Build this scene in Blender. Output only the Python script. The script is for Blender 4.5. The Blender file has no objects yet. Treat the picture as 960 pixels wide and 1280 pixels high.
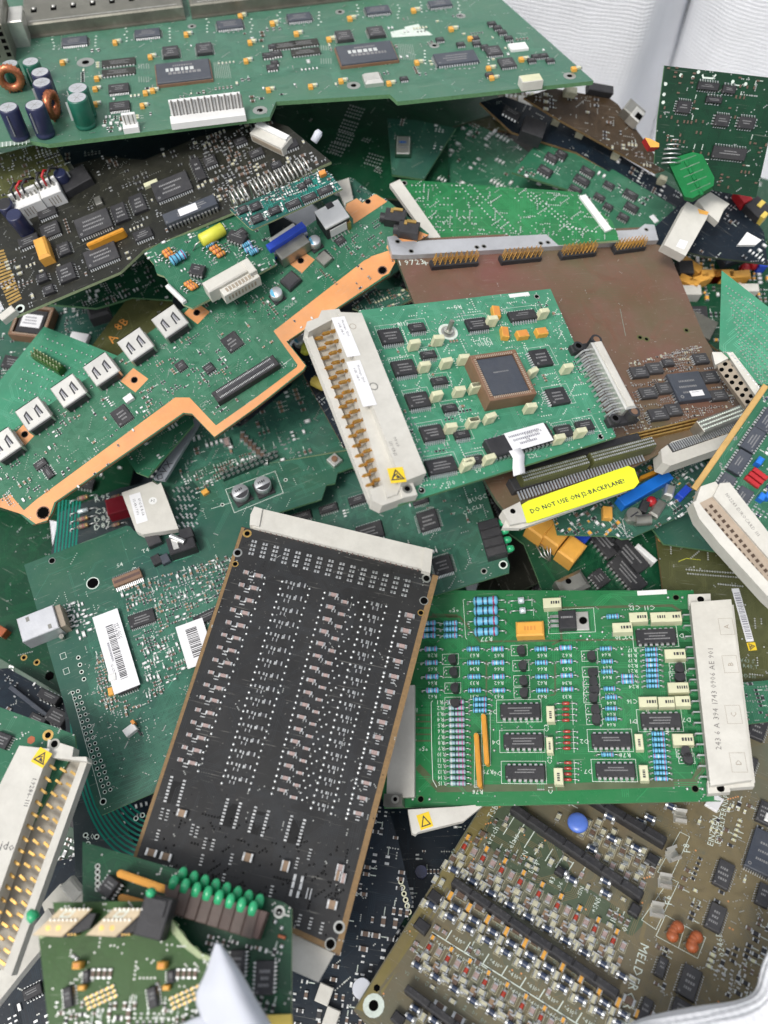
import bpy, math, random
from mathutils import Vector, Matrix
C = bpy.context
SC = C.scene
COL = SC.collection
rnd = random.Random(7)
# ------------------------------------------------------------------ camera
F = 960.0; CAMH = 0.37; TH = math.radians(30)
CAM = Vector((0, 0, CAMH))
cd = bpy.data.cameras.new('camera'); cam = bpy.data.objects.new('camera', cd); COL.objects.link(cam)
cam.location = CAM; cam.rotation_euler = (TH, 0, 0)
cd.sensor_fit = 'VERTICAL'; cd.sensor_height = 36.0; cd.sensor_width = 36.0; cd.lens = 36.0 * F / 1280.0
cd.clip_start = 0.01; cd.clip_end = 50
cd.dof.use_dof = True; cd.dof.focus_distance = 0.37; cd.dof.aperture_fstop = 7.0
SC.camera = cam
# ------------------------------------------------------------------ sky and sun
SUN_EL = math.radians(58); SUN_AZ = math.radians(-140)      # azimuth from +Y towards +X
w = bpy.data.worlds.new('World'); SC.world = w; w.use_nodes = True
nt = w.node_tree; nt.nodes.clear()
sky = nt.nodes.new('ShaderNodeTexSky'); sky.sky_type = 'NISHITA'; sky.sun_disc = False
sky.sun_elevation = SUN_EL; sky.sun_rotation = SUN_AZ; sky.dust_density = 4.0; sky.air_density = 1.0; sky.ozone_density = 1.0
hs = nt.nodes.new('ShaderNodeHueSaturation'); hs.inputs['Saturation'].default_value = 0.35
bg = nt.nodes.new('ShaderNodeBackground'); bg.inputs['Strength'].default_value = 0.15
out = nt.nodes.new('ShaderNodeOutputWorld')
nt.links.new(sky.outputs[0], hs.inputs['Color']); nt.links.new(hs.outputs[0], bg.inputs[0]); nt.links.new(bg.outputs[0], out.inputs[0])
ld = bpy.data.lights.new('sun', 'SUN'); ld.energy = 1.4; ld.angle = math.radians(14); ld.color = (1.0, 0.97, 0.93)
sun = bpy.data.objects.new('sun', ld); COL.objects.link(sun)
sd = Vector((math.sin(SUN_AZ) * math.cos(SUN_EL), math.cos(SUN_AZ) * math.cos(SUN_EL), math.sin(SUN_EL)))
sun.rotation_euler = sd.to_track_quat('Z', 'Y').to_euler(); sun.location = sd * 3
SC.view_settings.view_transform = 'Standard'; SC.view_settings.look = 'None'
SC.view_settings.exposure = 0.25; SC.view_settings.gamma = 1.0
# ------------------------------------------------------------------ materials
MAT = {}
def mat(name, col, rough=0.5, metal=0.0, var=0.12, vscale=150.0, coat=0.0, dust=0.0, bump=0.0, bscale=900.0, trans=0.0, spec=0.5, wear=0.0):
    m = bpy.data.materials.new(name); m.use_nodes = True; n = m.node_tree; n.nodes.clear()
    o = n.nodes.new('ShaderNodeOutputMaterial'); p = n.nodes.new('ShaderNodeBsdfPrincipled'); n.links.new(p.outputs[0], o.inputs[0])
    tc = n.nodes.new('ShaderNodeTexCoord'); oi = n.nodes.new('ShaderNodeObjectInfo')
    va = n.nodes.new('ShaderNodeVectorMath'); va.operation = 'ADD'
    n.links.new(tc.outputs['Object'], va.inputs[0])
    vm = n.nodes.new('ShaderNodeVectorMath'); vm.operation = 'SCALE'; vm.inputs[0].default_value = (3.1, 1.7, 2.3); n.links.new(oi.outputs['Random'], vm.inputs['Scale'])
    n.links.new(vm.outputs[0], va.inputs[1])
    nz = n.nodes.new('ShaderNodeTexNoise'); nz.inputs['Scale'].default_value = vscale; nz.inputs['Detail'].default_value = 5; nz.inputs['Roughness'].default_value = 0.65
    n.links.new(va.outputs[0], nz.inputs['Vector'])
    mx = n.nodes.new('ShaderNodeMix'); mx.data_type = 'RGBA'
    mx.inputs[6].default_value = tuple(c * (1 - var) for c in col) + (1,); mx.inputs[7].default_value = tuple(min(1, c * (1 + var)) for c in col) + (1,)
    mr = n.nodes.new('ShaderNodeMapRange'); mr.inputs[1].default_value = 0.3; mr.inputs[2].default_value = 0.7
    n.links.new(nz.outputs[0], mr.inputs[0]); n.links.new(mr.outputs[0], mx.inputs[0])
    last = mx.outputs[2]
    rmin, rmax = rough * 0.85, min(1, rough * 1.25)
    rr = n.nodes.new('ShaderNodeMapRange'); rr.inputs[1].default_value = 0.35; rr.inputs[2].default_value = 0.7; rr.inputs[3].default_value = rmin; rr.inputs[4].default_value = rmax
    if dust > 0:
        nd = n.nodes.new('ShaderNodeTexNoise'); nd.inputs['Scale'].default_value = 38; nd.inputs['Detail'].default_value = 9; nd.inputs['Roughness'].default_value = 0.75
        n.links.new(va.outputs[0], nd.inputs['Vector'])
        md = n.nodes.new('ShaderNodeMapRange'); md.inputs[1].default_value = 0.42; md.inputs[2].default_value = 0.72; md.inputs[4].default_value = dust
        n.links.new(nd.outputs[0], md.inputs[0])
        m2 = n.nodes.new('ShaderNodeMix'); m2.data_type = 'RGBA'; m2.inputs[7].default_value = (0.42, 0.40, 0.35, 1)
        n.links.new(md.outputs[0], m2.inputs[0]); n.links.new(last, m2.inputs[6]); last = m2.outputs[2]
        n.links.new(nd.outputs[0], rr.inputs[0])
    else:
        n.links.new(nz.outputs[0], rr.inputs[0])
    if wear > 0:
        def layer(scale, vec_scale, lo, hi, amt, rot):
            nonlocal last
            mp = n.nodes.new('ShaderNodeMapping'); mp.inputs['Scale'].default_value = vec_scale; mp.inputs['Rotation'].default_value = (0, 0, rot); n.links.new(va.outputs[0], mp.inputs['Vector'])
            q = n.nodes.new('ShaderNodeTexNoise'); q.inputs['Scale'].default_value = scale; q.inputs['Detail'].default_value = 2; n.links.new(mp.outputs[0], q.inputs['Vector'])
            r_ = n.nodes.new('ShaderNodeMapRange'); r_.inputs[1].default_value = lo; r_.inputs[2].default_value = hi; r_.inputs[4].default_value = amt; n.links.new(q.outputs[0], r_.inputs[0])
            m3 = n.nodes.new('ShaderNodeMix'); m3.data_type = 'RGBA'; m3.inputs[7].default_value = (0.46, 0.45, 0.40, 1); n.links.new(r_.outputs[0], m3.inputs[0]); n.links.new(last, m3.inputs[6]); last = m3.outputs[2]
        layer(900, (1, 1, 1), 0.70, 0.76, wear, 0)
        layer(60, (1, 22, 1), 0.69, 0.74, wear * 0.7, 0.5); layer(50, (1, 26, 1), 0.70, 0.74, wear * 0.6, -0.9)
    n.links.new(last, p.inputs['Base Color']); n.links.new(rr.outputs[0], p.inputs['Roughness'])
    p.inputs['Metallic'].default_value = metal; p.inputs['Coat Weight'].default_value = coat; p.inputs['Coat Roughness'].default_value = 0.25
    p.inputs['Specular IOR Level'].default_value = spec
    if trans: p.inputs['Transmission Weight'].default_value = trans
    if bump:
        nb = n.nodes.new('ShaderNodeTexNoise'); nb.inputs['Scale'].default_value = bscale; nb.inputs['Detail'].default_value = 3
        n.links.new(va.outputs[0], nb.inputs['Vector'])
        bp = n.nodes.new('ShaderNodeBump'); bp.inputs['Strength'].default_value = bump; bp.inputs['Distance'].default_value = 0.0003
        n.links.new(nb.outputs[0], bp.inputs['Height']); n.links.new(bp.outputs[0], p.inputs['Normal'])
    MAT[name] = m; return m
def pcb(name, c, tr=None, rough=0.38, dust=0.10, coat=0.03):
    dust *= 0.55
    mat(name, c, rough, var=0.16, vscale=45, dust=dust, coat=coat, bump=0.12, bscale=700, spec=0.30, wear=0.35)
    t = tr or tuple(min(1, x * 1.45 + 0.01) for x in c)
    mat(name + '_trace', t, rough, var=0.1, dust=dust * 0.6, coat=coat, spec=0.28)
    mat(name + '_dark', tuple(x * 0.55 for x in c), rough, var=0.1, dust=dust * 0.6, coat=coat, spec=0.2)
pcb('pcb_bright', (0.016, 0.160, 0.050), (0.035, 0.235, 0.085), 0.30)
pcb('pcb_mint', (0.050, 0.235, 0.135), (0.095, 0.33, 0.21), 0.34)
pcb('pcb_mid', (0.024, 0.128, 0.068), (0.055, 0.185, 0.11), 0.36)
pcb('pcb_deep', (0.026, 0.098, 0.072), (0.05, 0.17, 0.115), 0.34)
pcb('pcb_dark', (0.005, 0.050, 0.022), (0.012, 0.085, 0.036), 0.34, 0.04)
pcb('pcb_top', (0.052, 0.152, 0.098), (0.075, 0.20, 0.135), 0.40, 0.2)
pcb('pcb_shadow', (0.003, 0.034, 0.014), (0.006, 0.05, 0.022), 0.34, 0.03)  # green darkened to put the upright board's shade into its colour
pcb('pcb_teal', (0.008, 0.085, 0.070), (0.015, 0.24, 0.19), 0.34)
pcb('pcb_grey', (0.026, 0.026, 0.026), (0.036, 0.038, 0.040), 0.34, 0.03)
pcb('pcb_smoke', (0.018, 0.019, 0.014), (0.036, 0.036, 0.026), 0.36, 0.05)
pcb('pcb_brown', (0.125, 0.066, 0.045), (0.18, 0.09, 0.06), 0.36, 0.12)
pcb('pcb_olive', (0.200, 0.165, 0.065), (0.19, 0.16, 0.07), 0.38, 0.1)
pcb('pcb_khaki', (0.125, 0.118, 0.080), (0.19, 0.155, 0.085), 0.38, 0.1)
pcb('pcb_moss', (0.022, 0.078, 0.009), (0.030, 0.08, 0.015), 0.38, 0.08)
pcb('pcb_drab', (0.070, 0.075, 0.025), (0.10, 0.105, 0.04), 0.4, 0.08)
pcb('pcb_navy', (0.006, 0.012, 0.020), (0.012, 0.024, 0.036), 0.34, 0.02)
def two_tone(name, a, b, scale):
    n = MAT[name].node_tree; mx = [x for x in n.nodes if x.type == 'MIX'][0]; nz = [x for x in n.nodes if x.type == 'TEX_NOISE'][0]
    mx.inputs[6].default_value = a + (1,); mx.inputs[7].default_value = b + (1,); nz.inputs['Scale'].default_value = scale
two_tone('pcb_brown', (0.175, 0.075, 0.060), (0.098, 0.102, 0.048), 13)  # the brown board's reddish-green sheen put into patchy colour
two_tone('pcb_khaki', (0.165, 0.132, 0.082), (0.112, 0.130, 0.092), 22)
two_tone('pcb_smoke', (0.014, 0.015, 0.012), (0.022, 0.022, 0.016), 30)
two_tone('pcb_deep', (0.026, 0.088, 0.072), (0.030, 0.112, 0.066), 14)
two_tone('pcb_bright', (0.020, 0.140, 0.052), (0.018, 0.172, 0.052), 12)
two_tone('pcb_top', (0.050, 0.138, 0.098), (0.056, 0.168, 0.098), 10)
mat('steel_dull', (0.20, 0.195, 0.16), 0.42, 0.7, var=0.25, vscale=60, dust=0.15, bump=0.2, wear=0.4)
mat('fibre_tan', (0.21, 0.13, 0.055), 0.7, var=0.25, vscale=900)
mat('fibre_green', (0.10, 0.22, 0.10), 0.65, var=0.25, vscale=900)
mat('fibre_pale', (0.36, 0.42, 0.24), 0.7, var=0.2, vscale=900)
mat('fibre_dark', (0.05, 0.07, 0.04), 0.65, var=0.25, vscale=900)
mat('copper', (0.66, 0.29, 0.105), 0.48, 0.1, var=0.2, vscale=28, dust=0.14, bump=0.2, wear=0.5)
mat('via', (0.42, 0.43, 0.40), 0.35, 0.75, var=0.2)
mat('gold', (0.62, 0.40, 0.13), 0.33, 0.85, var=0.25, vscale=400)
mat('pingold', (0.55, 0.30, 0.07), 0.35, 0.8, var=0.3, vscale=500)
mat('solder', (0.60, 0.61, 0.60), 0.33, 0.85, var=0.25, vscale=600, bump=0.3)
mat('lead', (0.58, 0.59, 0.58), 0.36, 0.85, var=0.2, vscale=500)
mat('steel', (0.34, 0.335, 0.30), 0.38, 0.8, var=0.15, vscale=120, bump=0.1)
mat('tin', (0.66, 0.65, 0.60), 0.32, 0.7, var=0.12, vscale=100, dust=0.12)
mat('alu', (0.60, 0.61, 0.63), 0.45, 0.65, var=0.1, vscale=80, dust=0.1, bump=0.15)
mat('silk', (0.60, 0.67, 0.60), 0.6, var=0.12, vscale=500)
mat('silk_dim', (0.24, 0.31, 0.26), 0.6, var=0.12, vscale=500)
mat('hole', (0.004, 0.004, 0.004), 1.0, spec=0.0)
mat('plastic', (0.027, 0.027, 0.030), 0.5, var=0.2, vscale=250, spec=0.35, dust=0.05, bump=0.35, bscale=1500)
mat('plastic_grey', (0.038, 0.038, 0.042), 0.48, var=0.15, vscale=250, spec=0.4, dust=0.08, bump=0.3, bscale=1500)
mat('plastic_slate', (0.045, 0.053, 0.07), 0.42, var=0.1, vscale=250, dust=0.08, bump=0.15, bscale=1500)
mat('marking', (0.22, 0.22, 0.22), 0.6)
mat('beige', (0.58, 0.565, 0.51), 0.6, var=0.10, vscale=60, dust=0.5, spec=.3, wear=0.0, bump=0.3, bscale=600)
mat('beige_dark', (0.30, 0.25, 0.19), 0.6, var=0.2, vscale=90, dust=0.2)
mat('beige_ink', (0.16, 0.15, 0.14), 0.7)
mat('white', (0.74, 0.74, 0.72), 0.55, var=0.05, vscale=90, dust=0.10)
mat('paper', (0.76, 0.76, 0.77), 0.6, var=0.04, vscale=60, dust=0.05)
mat('ink', (0.035, 0.035, 0.04), 0.7)
mat('ink_soft', (0.25, 0.25, 0.28), 0.7)
mat('cream_dim', (0.47, 0.45, 0.32), 0.5, var=0.2, vscale=500)
mat('cream', (0.60, 0.60, 0.40), 0.5, var=0.07, vscale=160, dust=0.08, bump=0.1)
mat('cream_pale', (0.62, 0.62, 0.45), 0.5, var=0.05)  # slightly paler cream for ridges and pads
mat('yellow_cap', (0.72, 0.36, 0.06), 0.45, var=0.08, vscale=200, dust=0.06, bump=0.1)
mat('yellow_soft', (0.66, 0.50, 0.10), 0.5, var=0.1)
mat('sticker_yellow', (0.80, 0.56, 0.02), 0.5, var=0.05)
mat('label_yellow', (0.80, 0.86, 0.03), 0.45, var=0.04)
mat('orange', (0.62, 0.25, 0.05), 0.5, var=0.1, vscale=200)
mat('sip_orange', (0.60, 0.27, 0.025), 0.42, var=0.1, vscale=200)
mat('rust', (0.34, 0.09, 0.03), 0.4, var=0.15, vscale=300, bump=0.15)
mat('res_blue', (0.13, 0.43, 0.62), 0.4, var=0.1, vscale=500)
mat('res_teal', (0.26, 0.40, 0.42), 0.45, var=0.1, vscale=500)
mat('band_dark', (0.02, 0.04, 0.09), 0.45)
mat('band_red', (0.30, 0.03, 0.10), 0.45)
mat('band_pink', (0.42, 0.08, 0.25), 0.45)
mat('band_white', (0.55, 0.57, 0.55), 0.45)
mat('diode_red', (0.36, 0.04, 0.02), 0.2, var=0.2, coat=0.5)
mat('glass_silver', (0.60, 0.68, 0.70), 0.15, 0.3, coat=0.6)
mat('melf', (0.030, 0.045, 0.085), 0.25, var=0.2, coat=0.4)
mat('ceramic_tan', (0.27, 0.18, 0.11), 0.5, var=0.2, vscale=800)
mat('ceramic_pink', (0.34, 0.25, 0.23), 0.5, var=0.2, vscale=800)
mat('ceramic_brown', (0.13, 0.085, 0.06), 0.5, var=0.2, vscale=800)
mat('brown_socket', (0.19, 0.10, 0.055), 0.5, var=0.15, vscale=150, dust=0.12)
mat('blue', (0.01, 0.06, 0.50), 0.45, var=0.08, dust=0.05)
mat('blue_bright', (0.01, 0.16, 0.62), 0.4, var=0.08)
mat('blue_disc', (0.09, 0.18, 0.58), 0.4, var=0.08, coat=0.3)
mat('navy_can', (0.02, 0.025, 0.07), 0.35, var=0.15, coat=0.2)
mat('green_can', (0.01, 0.11, 0.07), 0.35, var=0.15, coat=0.2)
mat('led_green', (0.03, 0.38, 0.16), 0.25, var=0.1, coat=0.3)
mat('green_plastic', (0.005, 0.15, 0.04), 0.65, var=0.15, dust=.04, spec=.12)
mat('red', (0.42, 0.015, 0.02), 0.4, var=0.1)
mat('copper_wire', (0.50, 0.17, 0.08), 0.32, 0.6, var=0.3, vscale=900)
mat('ferrite', (0.10, 0.06, 0.05), 0.6, var=0.2)
mat('yellow_tube', (0.62, 0.62, 0.06), 0.45, var=0.08)
mat('film', (0.78, 0.80, 0.86), 0.6, bump=0.6, bscale=120, dust=0.05, var=0.04, vscale=30, spec=0.5)
mat('ground_dark', (0.05, 0.05, 0.05), 0.9, var=0.3, vscale=20)
def woven():
    m = mat('woven_white', (0.87, 0.88, 0.90), 0.6, var=0.05, vscale=25, dust=0.05)
    n = m.node_tree; p = [x for x in n.nodes if x.type == 'BSDF_PRINCIPLED'][0]
    uv = n.nodes.new('ShaderNodeUVMap'); sep = n.nodes.new('ShaderNodeSeparateXYZ')
    nq = n.nodes.new('ShaderNodeTexNoise'); nq.inputs['Scale'].default_value = 14; nq.inputs['Detail'].default_value = 4; n.links.new(uv.outputs[0], nq.inputs['Vector'])
    sc_ = n.nodes.new('ShaderNodeVectorMath'); sc_.operation = 'SCALE'; sc_.inputs['Scale'].default_value = 0.012; n.links.new(nq.outputs['Color'], sc_.inputs[0])
    ad_ = n.nodes.new('ShaderNodeVectorMath'); ad_.operation = 'ADD'; n.links.new(uv.outputs[0], ad_.inputs[0]); n.links.new(sc_.outputs[0], ad_.inputs[1]); n.links.new(ad_.outputs[0], sep.inputs[0])
    hs_ = []
    for ax, f, wgt in ((1, 360.0, 1.0), (0, 300.0, 0.5)):
        mu = n.nodes.new('ShaderNodeMath'); mu.operation = 'MULTIPLY'; mu.inputs[1].default_value = f * 2 * math.pi; n.links.new(sep.outputs[ax], mu.inputs[0])
        si = n.nodes.new('ShaderNodeMath'); si.operation = 'SINE'; n.links.new(mu.outputs[0], si.inputs[0])
        m3 = n.nodes.new('ShaderNodeMath'); m3.operation = 'MULTIPLY'; m3.inputs[1].default_value = wgt; n.links.new(si.outputs[0], m3.inputs[0]); hs_.append(m3)
    ad = n.nodes.new('ShaderNodeMath'); ad.operation = 'ADD'; n.links.new(hs_[0].outputs[0], ad.inputs[0]); n.links.new(hs_[1].outputs[0], ad.inputs[1])
    bp = n.nodes.new('ShaderNodeBump'); bp.inputs['Strength'].default_value = 0.45; bp.inputs['Distance'].default_value = 0.0004
    nw = n.nodes.new('ShaderNodeTexNoise'); nw.inputs['Scale'].default_value = 9; nw.inputs['Detail'].default_value = 5; n.links.new(uv.outputs[0], nw.inputs['Vector']); mw = n.nodes.new('ShaderNodeMath'); mw.operation = 'MULTIPLY_ADD'; mw.inputs[1].default_value = 14.0; n.links.new(nw.outputs[0], mw.inputs[0]); n.links.new(ad.outputs[0], mw.inputs[2])
    n.links.new(mw.outputs[0], bp.inputs['Height']); n.links.new(bp.outputs[0], p.inputs['Normal'])
    o = [x for x in n.nodes if x.type == 'OUTPUT_MATERIAL'][0]; tr = n.nodes.new('ShaderNodeBsdfTranslucent'); tr.inputs[0].default_value = (0.95, 0.96, 0.99, 1)
    mxs = n.nodes.new('ShaderNodeMixShader'); mxs.inputs[0].default_value = 0.22; n.links.new(p.outputs[0], mxs.inputs[1]); n.links.new(tr.outputs[0], mxs.inputs[2]); n.links.new(mxs.outputs[0], o.inputs[0])
woven()
def film_mat():
    m = MAT['film']; n = m.node_tree; p = [x for x in n.nodes if x.type == 'BSDF_PRINCIPLED'][0]; o = [x for x in n.nodes if x.type == 'OUTPUT_MATERIAL'][0]; tr = n.nodes.new('ShaderNodeBsdfTranslucent'); tr.inputs[0].default_value = (0.85, 0.88, 0.92, 1)
    mxs = n.nodes.new('ShaderNodeMixShader'); mxs.inputs[0].default_value = 0.4; n.links.new(p.outputs[0], mxs.inputs[1]); n.links.new(tr.outputs[0], mxs.inputs[2]); n.links.new(mxs.outputs[0], o.inputs[0])
film_mat()
# ------------------------------------------------------------------ mesh builder (all lengths in millimetres)
class MB:
    def __init__(s): s.v = []; s.f = []; s.m = []; s.mats = []; s.sm = []; s.uv = None
    def mi(s, name):
        if name not in s.mats: s.mats.append(name)
        return s.mats.index(name)
    def add(s, vs, fs, m, smooth=False, M=None):
        o = len(s.v); k = s.mi(m)
        if M is not None: vs = [tuple(M @ Vector(p)) for p in vs]
        s.v += vs; s.f += [tuple(i + o for i in f) for f in fs]; s.m += [k] * len(fs); s.sm += [smooth] * len(fs)
    def box(s, cx, cy, z0, sx, sy, sz, m, c=0.0, M=None, topm=None):
        x0, x1, y0, y1, z1 = cx - sx / 2, cx + sx / 2, cy - sy / 2, cy + sy / 2, z0 + sz
        if c <= 0:
            vs = [(x0, y0, z0), (x1, y0, z0), (x1, y1, z0), (x0, y1, z0), (x0, y0, z1), (x1, y0, z1), (x1, y1, z1), (x0, y1, z1)]
            fs = [(0, 3, 2, 1), (0, 1, 5, 4), (1, 2, 6, 5), (2, 3, 7, 6), (3, 0, 4, 7)]; top = [(4, 5, 6, 7)]
        else:
            a = z1 - c
            vs = [(x0, y0, z0), (x1, y0, z0), (x1, y1, z0), (x0, y1, z0), (x0, y0, a), (x1, y0, a), (x1, y1, a), (x0, y1, a),
                  (x0 + c, y0 + c, z1), (x1 - c, y0 + c, z1), (x1 - c, y1 - c, z1), (x0 + c, y1 - c, z1)]
            fs = [(0, 3, 2, 1), (0, 1, 5, 4), (1, 2, 6, 5), (2, 3, 7, 6), (3, 0, 4, 7), (4, 5, 9, 8), (5, 6, 10, 9), (6, 7, 11, 10), (7, 4, 8, 11)]; top = [(8, 9, 10, 11)]
        if topm is None: s.add(vs, fs + top, m, M=M)
        else:
            s.add(vs, fs, m, M=M); s.add([vs[i] for i in top[0]], [(0, 1, 2, 3)], topm, M=M)
    def hexa(s, a, b, w, t, m):      # flat bar from a to b, width w across, thickness t (up)
        a = Vector(a); b = Vector(b); d = (b - a); d.normalize()
        sd_ = d.cross(Vector((0, 0, 1)))
        if sd_.length < 1e-4: sd_ = Vector((1, 0, 0))
        sd_.normalize(); up = sd_.cross(d); up.normalize()
        vs = []
        for p in (a, b):
            for (i, j) in ((-1, 0), (1, 0), (1, 1), (-1, 1)):
                vs.append(tuple(p + sd_ * (i * w / 2) + up * (j * t)))
        s.add(vs, [(0, 1, 2, 3), (4, 7, 6, 5), (0, 4, 5, 1), (1, 5, 6, 2), (2, 6, 7, 3), (3, 7, 4, 0)], m)
    def cyl(s, p, q, r, m, n=10, r2=None, cap=True, smooth=True, capm=None):
        p = Vector(p); q = Vector(q); d = (q - p).normalized(); r2 = r if r2 is None else r2
        a = d.orthogonal().normalized(); b = d.cross(a)
        vs = [tuple(p + (a * math.cos(2 * math.pi * i / n) + b * math.sin(2 * math.pi * i / n)) * r) for i in range(n)]
        vs += [tuple(q + (a * math.cos(2 * math.pi * i / n) + b * math.sin(2 * math.pi * i / n)) * r2) for i in range(n)]
        s.add(vs, [(i, (i + 1) % n, n + (i + 1) % n, n + i) for i in range(n)], m, smooth)
        if cap:
            s.add(vs[:n], [tuple(range(n - 1, -1, -1))], capm or m); s.add(vs[n:], [tuple(range(n))], capm or m)
    def lathe(s, axis0, d, prof, m, n=12):  # prof: (t, r) along the direction d from axis0
        p = Vector(axis0); d = Vector(d).normalized(); a = d.orthogonal().normalized(); b = d.cross(a); vs = []
        for (t, r) in prof:
            for i in range(n):
                vs.append(tuple(p + d * t + (a * math.cos(2 * math.pi * i / n) + b * math.sin(2 * math.pi * i / n)) * r))
        k = len(prof)
        fs = [(j * n + i, j * n + (i + 1) % n, (j + 1) * n + (i + 1) % n, (j + 1) * n + i) for j in range(k - 1) for i in range(n)]
        fs += [tuple(range(n - 1, -1, -1)), tuple((k - 1) * n + i for i in range(n))]
        s.add(vs, fs, m, True)
    def tube(s, pts, r, m, n=6):
        P = [Vector(p) for p in pts]; vs = []; a = None
        for i, p in enumerate(P):
            d = (P[min(i + 1, len(P) - 1)] - P[max(i - 1, 0)]).normalized()
            if a is None: a = d.orthogonal().normalized()
            else:
                a = (a - d * a.dot(d)); a = a.normalized() if a.length > 1e-5 else d.orthogonal().normalized()
            b = d.cross(a)
            vs += [tuple(p + (a * math.cos(2 * math.pi * k / n) + b * math.sin(2 * math.pi * k / n)) * r) for k in range(n)]
        fs = [(j * n + i, j * n + (i + 1) % n, (j + 1) * n + (i + 1) % n, (j + 1) * n + i) for j in range(len(P) - 1) for i in range(n)]
        fs += [tuple(range(n - 1, -1, -1)), tuple((len(P) - 1) * n + i for i in range(n))]
        s.add(vs, fs, m, True)
    def disc(s, x, y, z, r, m, n=8):
        s.add([(x + r * math.cos(2 * math.pi * i / n), y + r * math.sin(2 * math.pi * i / n), z) for i in range(n)], [tuple(range(n))], m)
    def ring(s, x, y, z, r0, r1, m, n=18):
        vs = [(x + r * math.cos(2 * math.pi * i / n), y + r * math.sin(2 * math.pi * i / n), z) for r in (r0, r1) for i in range(n)]
        s.add(vs, [(i, n + i, n + (i + 1) % n, (i + 1) % n) for i in range(n)], m)
    def poly(s, pts, z, m): 
        a = sum(pts[i - 1][0] * pts[i][1] - pts[i][0] * pts[i - 1][1] for i in range(len(pts)))
        if a < 0: pts = pts[::-1]
        s.add([(p[0], p[1], z) for p in pts], [tuple(range(len(pts)))], m)
    def prism(s, pts, z0, z1, mtop, mside, mbot=None):
        a = sum(pts[i - 1][0] * pts[i][1] - pts[i][0] * pts[i - 1][1] for i in range(len(pts)))
        if a < 0: pts = pts[::-1]
        n = len(pts)
        s.add([(p[0], p[1], z1) for p in pts], [tuple(range(n))], mtop)
        s.add([(p[0], p[1], z0) for p in pts], [tuple(range(n - 1, -1, -1))], mbot or mtop)
        vs = [(p[0], p[1], z) for z in (z0, z1) for p in pts]
        s.add(vs, [(i, (i + 1) % n, n + (i + 1) % n, n + i) for i in range(n)], mside)
    def ribbon(s, pts, w, z, m, closed=False):
        P = [Vector((p[0], p[1])) for p in pts]; n = len(P); L = []; R = []
        for i in range(n):
            if closed: d0 = (P[i] - P[i - 1]).normalized(); d1 = (P[(i + 1) % n] - P[i]).normalized()
            else:
                d1 = (P[min(i + 1, n - 1)] - P[min(i, n - 2)]).normalized(); d0 = (P[max(i, 1)] - P[max(i - 1, 0)]).normalized()
            nn = Vector((-d0.y - d1.y, d0.x + d1.x))
            if nn.length < 1e-4: nn = Vector((-d1.y, d1.x))
            nn.normalize(); k = w / 2 / max(0.35, nn.dot(Vector((-d1.y, d1.x))))
            L.append(P[i] + nn * k); R.append(P[i] - nn * k)
        vs = [(p.x, p.y, z) for p in L] + [(p.x, p.y, z) for p in R]
        s.add(vs, [(n + i, n + (i + 1) % n, (i + 1) % n, i) for i in range(n if closed else n - 1)], m)
    def rect(s, x0, y0, x1, y1, w, z, m): s.ribbon([(x0, y0), (x1, y0), (x1, y1), (x0, y1)], w, z, m, True)
    def text(s, t, x, y, z, size, m, ang=0, M=None):
        ca, sa = math.cos(math.radians(ang)), math.sin(math.radians(ang)); tot = sum(GL(c)[2] for c in t) * size; cx = -tot / 2
        for c in t:
            vs, fs, adv = GL(c)
            if vs:
                q = []
                for (a, b) in vs:
                    lx, ly = cx + a * size, (b - 0.35) * size
                    q.append((x + lx * ca - ly * sa, y + lx * sa + ly * ca, z))
                s.add(q, fs, m, M=M)
            cx += adv * size
    def dashes(s, x, y, z, w, h, m, ang=0, r=rnd):
        ca, sa = math.cos(math.radians(ang)), math.sin(math.radians(ang)); t = -w / 2
        while t < w / 2 - h * 0.3:
            dw = h * r.uniform(0.35, 0.8)
            q = [(t, -h / 2), (min(t + dw, w / 2), -h / 2), (min(t + dw, w / 2), h / 2), (t, h / 2)]
            s.add([(x + a * ca - b * sa, y + a * sa + b * ca, z) for a, b in q], [(0, 1, 2, 3)], m); t += dw + h * 0.25
    def mesh(s, name):
        me = bpy.data.meshes.new(name)
        me.from_pydata([(a * 0.001, b * 0.001, c * 0.001) for a, b, c in s.v], [], s.f)
        for n in s.mats: me.materials.append(MAT[n])
        me.polygons.foreach_set('material_index', s.m); me.polygons.foreach_set('use_smooth', s.sm)
        if s.uv:
            ul = me.uv_layers.new(name='UVMap')
            for l in me.loops: ul.data[l.index].uv = s.uv[l.vertex_index]
        me.update(); return me
_G = {}
def GL(c):
    if not _G:
        chars = 'ABCDEFGHIJKLMNOPQRSTUVWXYZabcdefghijklmnopqrstuvwxyz0123456789-+!./:#*'
        obs = []
        for ch in chars:
            cu = bpy.data.curves.new('glyph', 'FONT'); cu.body = ch; cu.resolution_u = 1; o = bpy.data.objects.new('glyph', cu); COL.objects.link(o); obs.append(o)
        dg = C.evaluated_depsgraph_get(); dg.update()
        for ch, o in zip(chars, obs):
            me = o.evaluated_get(dg).to_mesh()
            vs = [(v.co.x, v.co.y) for v in me.vertices]; fs = [tuple(p.vertices) for p in me.polygons]
            x1 = max(v[0] for v in vs); _G[ch] = (vs, fs, x1 + 0.09)
            o.evaluated_get(dg).to_mesh_clear()
        for o in obs:
            cu = o.data; bpy.data.objects.remove(o); bpy.data.curves.remove(cu)
        _G[' '] = ([], [], 0.33)
    return _G.get(c, _G[' '])
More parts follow.
